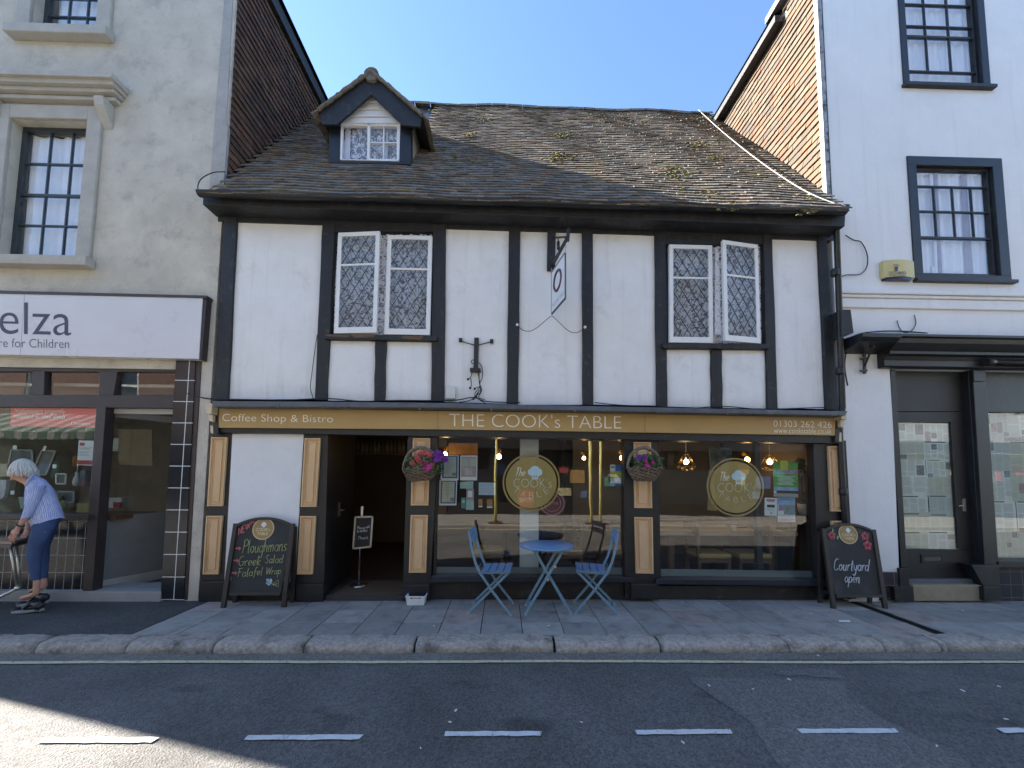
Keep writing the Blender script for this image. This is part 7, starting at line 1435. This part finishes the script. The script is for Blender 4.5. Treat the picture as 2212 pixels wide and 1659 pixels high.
elN, wrN, haN = p_(255, 660, -.10), p_(180, 765, -.11), p_(140, 830, -.12)
elF, wrF, haF = p_(270, 690, .17), p_(265, 800, .15), p_(245, 835, .13)
hipN, knN, anN = p_(415, 800, -.05), p_(345, 1030, -.06), p_(340, 1395, -.05)
hipF, knF, anF = p_(440, 800, .13), p_(400, 1040, .13), p_(415, 1330, .14)
V3 = Vector
nodes = [(pelvis, .055, .055), (waist, .055, .055), (chest, .065, .065), (neck, .045, .045), (chin.lerp(head, .45)+V3((.0, 0, 0)), .075, .07), (head+V3((.0, 0, .005)), .085, .08),
         (shN, .026, .026), (elN, .030, .030), (wrN, .022, .020), (haN, .026, .016), (shF, .026, .026), (elF, .030, .030), (wrF, .026, .022), (haF, .030, .018),
         (hipN, .035, .035), (knN+V3((-.02, 0, 0)), .020, .020), (knN.lerp(anN, .45), .026, .026), (anN, .030, .028), (hipF, .035, .035), (knF, .018, .018), (knF.lerp(anF, .45), .024, .024), (anF, .030, .028),
         (anN+V3((-.16, -.0, -.055)), .030, .02), (anF+V3((-.16, .0, -.055)), .030, .02)]
edges = [(0, 1), (1, 2), (2, 3), (3, 4), (4, 5), (2, 6), (6, 7), (7, 8), (8, 9), (2, 10), (10, 11), (11, 12), (12, 13), (0, 14), (14, 15), (15, 16), (16, 17), (0, 18), (18, 19), (19, 20), (20, 21), (17, 22), (21, 23)]
# nose, brow, ear bumps join the head through short extra bones
face_d = (chin-head).normalized(); fw = V3((-.80, .10, -.45)).normalized()
body = skin_mesh('body', nodes, edges, SK, wm_)
# facial features and fingers are fused into the same body mesh
m = MB(); hc = head.lerp(chin, .25)
m.blob(hc+fw*.095+V3((0, 0, -.01)), .018, 2, 0, (1.0, .7, 1.2)); m.blob(hc+V3((.03, -.078, 0)), .022, 2, 0, (.7, .35, 1.1)); m.blob(chin+V3((-.035, 0, .02)), .03, 2, 0)
for wr, ha, s in ((wrN, haN, -1), (wrF, haF, 1)):
    d = (ha-wr).normalized(); side = V3((.75, 0, .25)).normalized(); side = (side-d*side.dot(d)).normalized(); m.blob(ha-d*.01, .036, 2, 0, (1.0, .5, 1.1))
    for i in range(4):
        b0 = ha+side*(.030-.019*i)+d*.018; L = (.062, .072, .068, .052)[i]; curl = V3((.0, .010*s*-1, -.02)); k = b0+d*L*.5+V3((-.012, 0, -.004)); e = k+d*L*.35+V3((.006, .012, -.022)); m.tube([b0, b0.lerp(k, .6), k, e], [.0092, .009, .0085, .0065], 7)
    t0 = wr.lerp(ha, .45)-side*.02; m.tube([t0, t0+d*.035-side*.022, t0+d*.06-side*.020+V3((0, 0, -.01))], [.011, .010, .007], 7)
fm = m.build('hands_and_face', SK, wm_)
bm = bmesh.new(); bm.from_mesh(body.data); bm.from_mesh(fm.data); bm.to_mesh(body.data); bm.free(); bpy.data.objects.remove(fm)
for q in body.data.polygons: q.use_smooth = True
m = MB()
for dy in (-.045, .045): m.blob(hc+fw*.075+V3((.006, dy, .03)), .011, 2, 0)
m.build('eye', mat('eye', (.5, .48, .45), .2), body)
m = MB(); m.tube([hc+fw*.088+V3((.0, dy, -.045)) for dy in (-.03, 0, .03)], .006, 6); m.build('mouth', mat('lip', (.35, .14, .12), .5), body)
# hair: a thick white bob of many strands
HAIR = mat('white_hair', (.60, .60, .57), .6, .18, 30, .3, 90, streak=(6, 6, 1)); m = MB(); random.seed(15)
hcap = head+V3((.018, 0, .018)); m.smooth = True; m.blob(hcap+V3((.008, 0, .008)), .084, 3, .02, (1.0, .92, .92))
for i in range(330):
    a = random.uniform(0, 2*math.pi); el_ = random.uniform(.05, 1.45); d = V3((math.cos(a)*math.cos(el_), math.sin(a)*math.cos(el_)*.95, math.sin(el_)))
    crown = hcap+V3((.015, 0, .085)); st = crown+V3((d.x*.04, d.y*.04, 0)); e1 = hcap+d*.091; tip = hcap+V3((d.x, d.y, 0)).normalized()*random.uniform(.086, .104)+V3((.03 if d.x > -.2 else .0, 0, -random.uniform(.03, .095)))
    if d.x < -.45 and abs(d.y) < .55: tip = hcap+V3((d.x, d.y, 0)).normalized()*.094+V3((0, 0, -.015))
    m.tube(smooth([tuple(st), tuple(e1), tuple(tip)], 4), [.008]*5+[.007, .005, .004, .002][:4] if False else .0062, 5, cap=True)
for k in range(14): b0 = hcap+V3((.078, random.uniform(-.06, .05), random.uniform(-.06, .0))); m.tube([b0, b0+V3((.03, random.uniform(-.01, .01), -.03)), b0+V3((.055, 0, -.03+random.uniform(-.02, .015)))], [.008, .006, .002], 5)
m.build('hair', HAIR, body)
# shirt: lofted torso and sleeves
def striped(name):
    m, N, L, P = newmat(name); P.inputs['Roughness'].default_value = .85; uv = N.new('ShaderNodeAttribute'); uv.attribute_name = 'tint'; sp = N.new('ShaderNodeSeparateXYZ'); L.new(uv.outputs['Vector'], sp.inputs[0])
    mu = N.new('ShaderNodeMath'); mu.operation = 'FRACT'; ml = N.new('ShaderNodeMath'); ml.operation = 'MULTIPLY'; ml.inputs[1].default_value = 1; L.new(sp.outputs[0], ml.inputs[0]); L.new(ml.outputs[0], mu.inputs[0])
    r = N.new('ShaderNodeValToRGB'); e = r.color_ramp.elements; e[0].position = .0; e[0].color = (.24, .31, .60, 1); e[1].position = .62; e[1].color = (.54, .57, .70, 1); k = e.new(.42); k.color = (.24, .31, .60, 1); k2 = e.new(.95); k2.color = (.54, .57, .70, 1); L.new(mu.outputs[0], r.inputs[0]); L.new(r.outputs[0], P.inputs['Base Color'])
    tc = N.new('ShaderNodeTexCoord'); nz = N.new('ShaderNodeTexNoise'); nz.inputs['Scale'].default_value = 14; nz.inputs['Detail'].default_value = 3; L.new(tc.outputs['Object'], nz.inputs['Vector']); bp = N.new('ShaderNodeBump'); bp.inputs['Strength'].default_value = .5; bp.inputs['Distance'].default_value = .02; L.new(nz.outputs['Fac'], bp.inputs['Height']); L.new(bp.outputs[0], P.inputs['Normal']); return m
STRIPE = striped('blue_striped_cotton')
def loft(m, rings, n=40, stripes=26):
    """rings: centre, half width in the picture plane, half depth, direction across"""
    m.smooth = True; b = len(m.v)
    for c, rx, ry, ax in rings:
        ax = V3(ax).normalized()
        for j in range(n): q = 2*math.pi*j/n; m.v.append(tuple(c+ax*rx*math.cos(q)+V3((0, 1, 0))*ry*math.sin(q)+V3((random.gauss(0, .0012), random.gauss(0, .0012), random.gauss(0, .001)))))
    for i in range(len(rings)-1):
        for j in range(n):
            m.col = (stripes*j/n+.0001, 0, 0, 1); m.face((b+i*n+j, b+i*n+(j+1) % n, b+(i+1)*n+(j+1) % n, b+(i+1)*n+j))
def slim(w, ry): ry = min(ry*.62, w*.60); return math.sqrt(w*w-(1.22*ry)**2), ry
def mid(a, b): return ((a+b)/2, (b-a).length/2, b-a)
m = MB(); rings = []
for (x0, y0), (x1, y1), ry in (((255, 345), (335, 275), .065), ((240, 385), (430, 320), .135), ((226, 460), (520, 430), .165), ((226, 540), (560, 545), .175), ((235, 610), (590, 620), .18), ((262, 720), (603, 655), .19), ((300, 812), (612, 664), .195)):
    a, b = p_(x0, y0, .04), p_(x1, y1, .04); c, r, ax = mid(a, b); r, ry = slim(r, ry); rings.append((c, r, ry, ax))
R2 = []
for i in range(len(rings)-1):
    for k in range(4): t = k/4; A, B = rings[i], rings[i+1]; R2.append((A[0].lerp(B[0], t), A[1]+(B[1]-A[1])*t, A[2]+(B[2]-A[2])*t, V3(A[3]).lerp(V3(B[3]), t)))
R2.append(rings[-1]); loft(m, R2, 240, 54)
def sleeve(m, a, b, c, r0, r1, r2):
    P = smooth([tuple(a), tuple(a.lerp(b, .5)+V3((.012, 0, 0))), tuple(b)], 6); Rr = []
    for i, p in enumerate(P): t = i/(len(P)-1); Rr.append((V3(p), r0+(r2-r0)*t+(r1-r0)*math.sin(math.pi*t)*.3, (r0+(r2-r0)*t)*.95, V3((1, 0, .35)))) 
    loft(m, Rr, 96, 24)
sleeve(m, p_(345, 400, -.05), p_(246, 690, -.10), None, .068, .072, .040); sleeve(m, p_(340, 400, .13), p_(262, 690, .17), None, .06, .065, .038)
m.build('shirt', STRIPE, body, recalc=True)
m = MB(); a, b = p_(250, 372, .0), p_(318, 262, .0); 
for dy in (-.03, .07): m.tube([p_(240, 390, dy), p_(262, 345, dy*1.1), p_(318, 272, dy*.9)], [.012, .014, .010], 7)
m.build('collar', mat('collar_cotton', (.34, .39, .60), .85), body)
# navy cropped trousers
NAVY = mat('navy_cotton', (.035, .065, .16), .85, .25, 7, .4, 14); m = MB(); m.smooth = True
def leg(rows):
    Rr = []
    for i in range(len(rows)-1):
        for k in range(5): t = k/5; A, B = rows[i], rows[i+1]; Rr.append((A[0].lerp(B[0], t), A[1]+(B[1]-A[1])*t+.004*math.sin(i*5+k*1.9), A[2]+(B[2]-A[2])*t, V3((1, 0, 0))))
    Rr.append((rows[-1][0], rows[-1][1], rows[-1][2], V3((1, 0, 0)))); loft(m, Rr, 30, 1)
w2 = lambda x0, x1, y, dy, ry: ((p_(x0, y, dy)+p_(x1, y, dy))/2, *slim((p_(x1, y, dy)-p_(x0, y, dy)).length/2, ry))
leg([w2(330, 575, 665, .04, .17), w2(298, 545, 745, .0, .15), w2(268, 490, 850, -.03, .12), w2(243, 425, 960, -.05, .10), w2(238, 395, 1060, -.06, .092), w2(262, 385, 1170, -.06, .085), w2(285, 382, 1262, -.055, .078)])
leg([w2(340, 570, 680, .08, .15), w2(310, 555, 745, .09, .14), w2(310, 515, 850, .12, .12), w2(330, 470, 960, .13, .10), w2(345, 465, 1060, .13, .092), w2(360, 455, 1160, .135, .085), w2(370, 450, 1245, .14, .076)])
m.build('trousers', NAVY, body)
# open black shoes with pale soles
SH, SOLE = mat('black_shoe', (.022, .022, .026), .5, .2), mat('grey_sole', (.30, .31, .32), .7)
for an, toe, heel, dy in ((anN, (128, 1508), (402, 1445), -.06), (anF, (180, 1430), (452, 1400), .14)):
    t, h = fz(*toe, dy), fz(*heel, dy); t.z = .012; h.z = .028 if dy < 0 else .05; t.y = h.y = WY+dy; d = (h-t); L = d.length; d.normalize(); m = MB(); n = 14; up_, lo_ = [], []
    for i in range(n+1): u = i/n; wd_ = .046*(math.sin(math.pi*min(u*1.15+.06, 1))**.5)*(.85+.25*(1-u)) if u < .93 else .026; c = t+d*L*u; up_.append((c, wd_))
    pts = [c+V3((0, -w_, 0)) for c, w_ in up_]+[c+V3((0, w_, 0)) for c, w_ in up_[::-1]]; m.prism([p+V3((0, 0, -.012)) for p in pts], (0, 0, .026)); shoe = m.build('shoe_sole', SOLE, body, bevel=.004)
    m = MB(); m.blob(t+d*L*.86+V3((0, 0, .05)), .05, 2, 0, (1.0, .8, .95)); m.blob(t+d*L*.10+V3((0, 0, .018)), .04, 2, 0, (1.1, 1.0, .45)); m.blob(t+d*L*.55+V3((0, 0, .035)), .048, 2, 0, (1.5, .86, .5)); m.tube([t+d*L*.55+V3((0, -.05, .03)), t+d*L*.62+V3((0, -.02, .09)), t+d*L*.62+V3((0, .03, .09)), t+d*L*.55+V3((0, .05, .03))], .014, 7); m.build('shoe', SH, body)
m = MB(); wv = wrN.lerp(elN, .12); d = (elN-wrN).normalized(); a = d.cross(V3((0, 1, 0))).normalized(); m.tube([wv+(a*math.cos(q)+V3((0, 1, 0))*math.sin(q))*.030 for q in [2*math.pi*i/14 for i in range(14)]], .007, 6, closed=True); m.build('watch_strap', BLACK, body)
seat(wm_, ((anN.x+anF.x)/2, WY, 0))
# small wooden topped trolley table she holds
tt = thing('trolley_table', 'small wooden topped folding table on thin steel legs at the left edge', 'table'); tz = at(D('b4', (100, 900)), WY).z; A, B = at(D('b4', (268, 868)), WY+.12), at(D('b4', (108, 930)), WY-.14); xl_ = A.x-1.0
m = MB(); m.prism([(xl_, WY-.14, tz-.012), (B.x+.0, WY-.14, tz-.012), (A.x, WY+.12, tz-.012), (xl_, WY+.12, tz-.012)], (0, 0, .03)); m.build('tabletop', mat('worn_wood_top', (.27, .19, .12), .6, .2, 6, streak=(.2, 1, 1)), tt, bevel=.003)
m = MB(); m.prism([(xl_, WY-.146, tz-.045), (B.x+.004, WY-.146, tz-.045), (A.x+.006, WY+.12, tz-.045), (xl_, WY+.12, tz-.045)], (0, 0, .032)); m.build('table_edge', mat('dark_edge', (.06, .05, .06), .5), tt)
j = at(D('b4', (165, 1340)), WY); f = atz(D('b4', (148, 1470)), 0); f.y = WY
m = MB(); m.tube([at(D('b4', (95, 950)), WY-.08), j], .012, 8); m.tube([at(D('b4', (155, 945)), WY+.02), j+V3((.005, .02, 0))], .012, 8); m.tube([j, V3((f.x, WY, .05))], .017, 8); m.build('leg', mat('satin_steel', (.52, .54, .50), .35, .1, metal=.8), tt)
m = MB(); m.lathe((f.x, WY-.02, .026), [(.026, 0), (.026, .04)], 16, 'y'); m.build('castor', BLACK, tt); m = MB(); m.box(f.x-.02, f.x+.03, WY-.03, WY+.03, .05, .08); m.blob(j, .026, 2); m.build('leg_bracket', mat('satin_steel', (.52, .54, .50)), tt)
m = MB(); xx = f.x-.75; m.tube([(xx+.05, WY, tz-.03), (xx, WY, .05)], .014, 8); m.build('leg', mat('satin_steel', (.5, .5, .5)), tt); m = MB(); m.lathe((xx, WY-.02, .026), [(.026, 0), (.026, .04)], 16, 'y'); m.build('castor', BLACK, tt); seat(tt, (f.x, WY, 0))
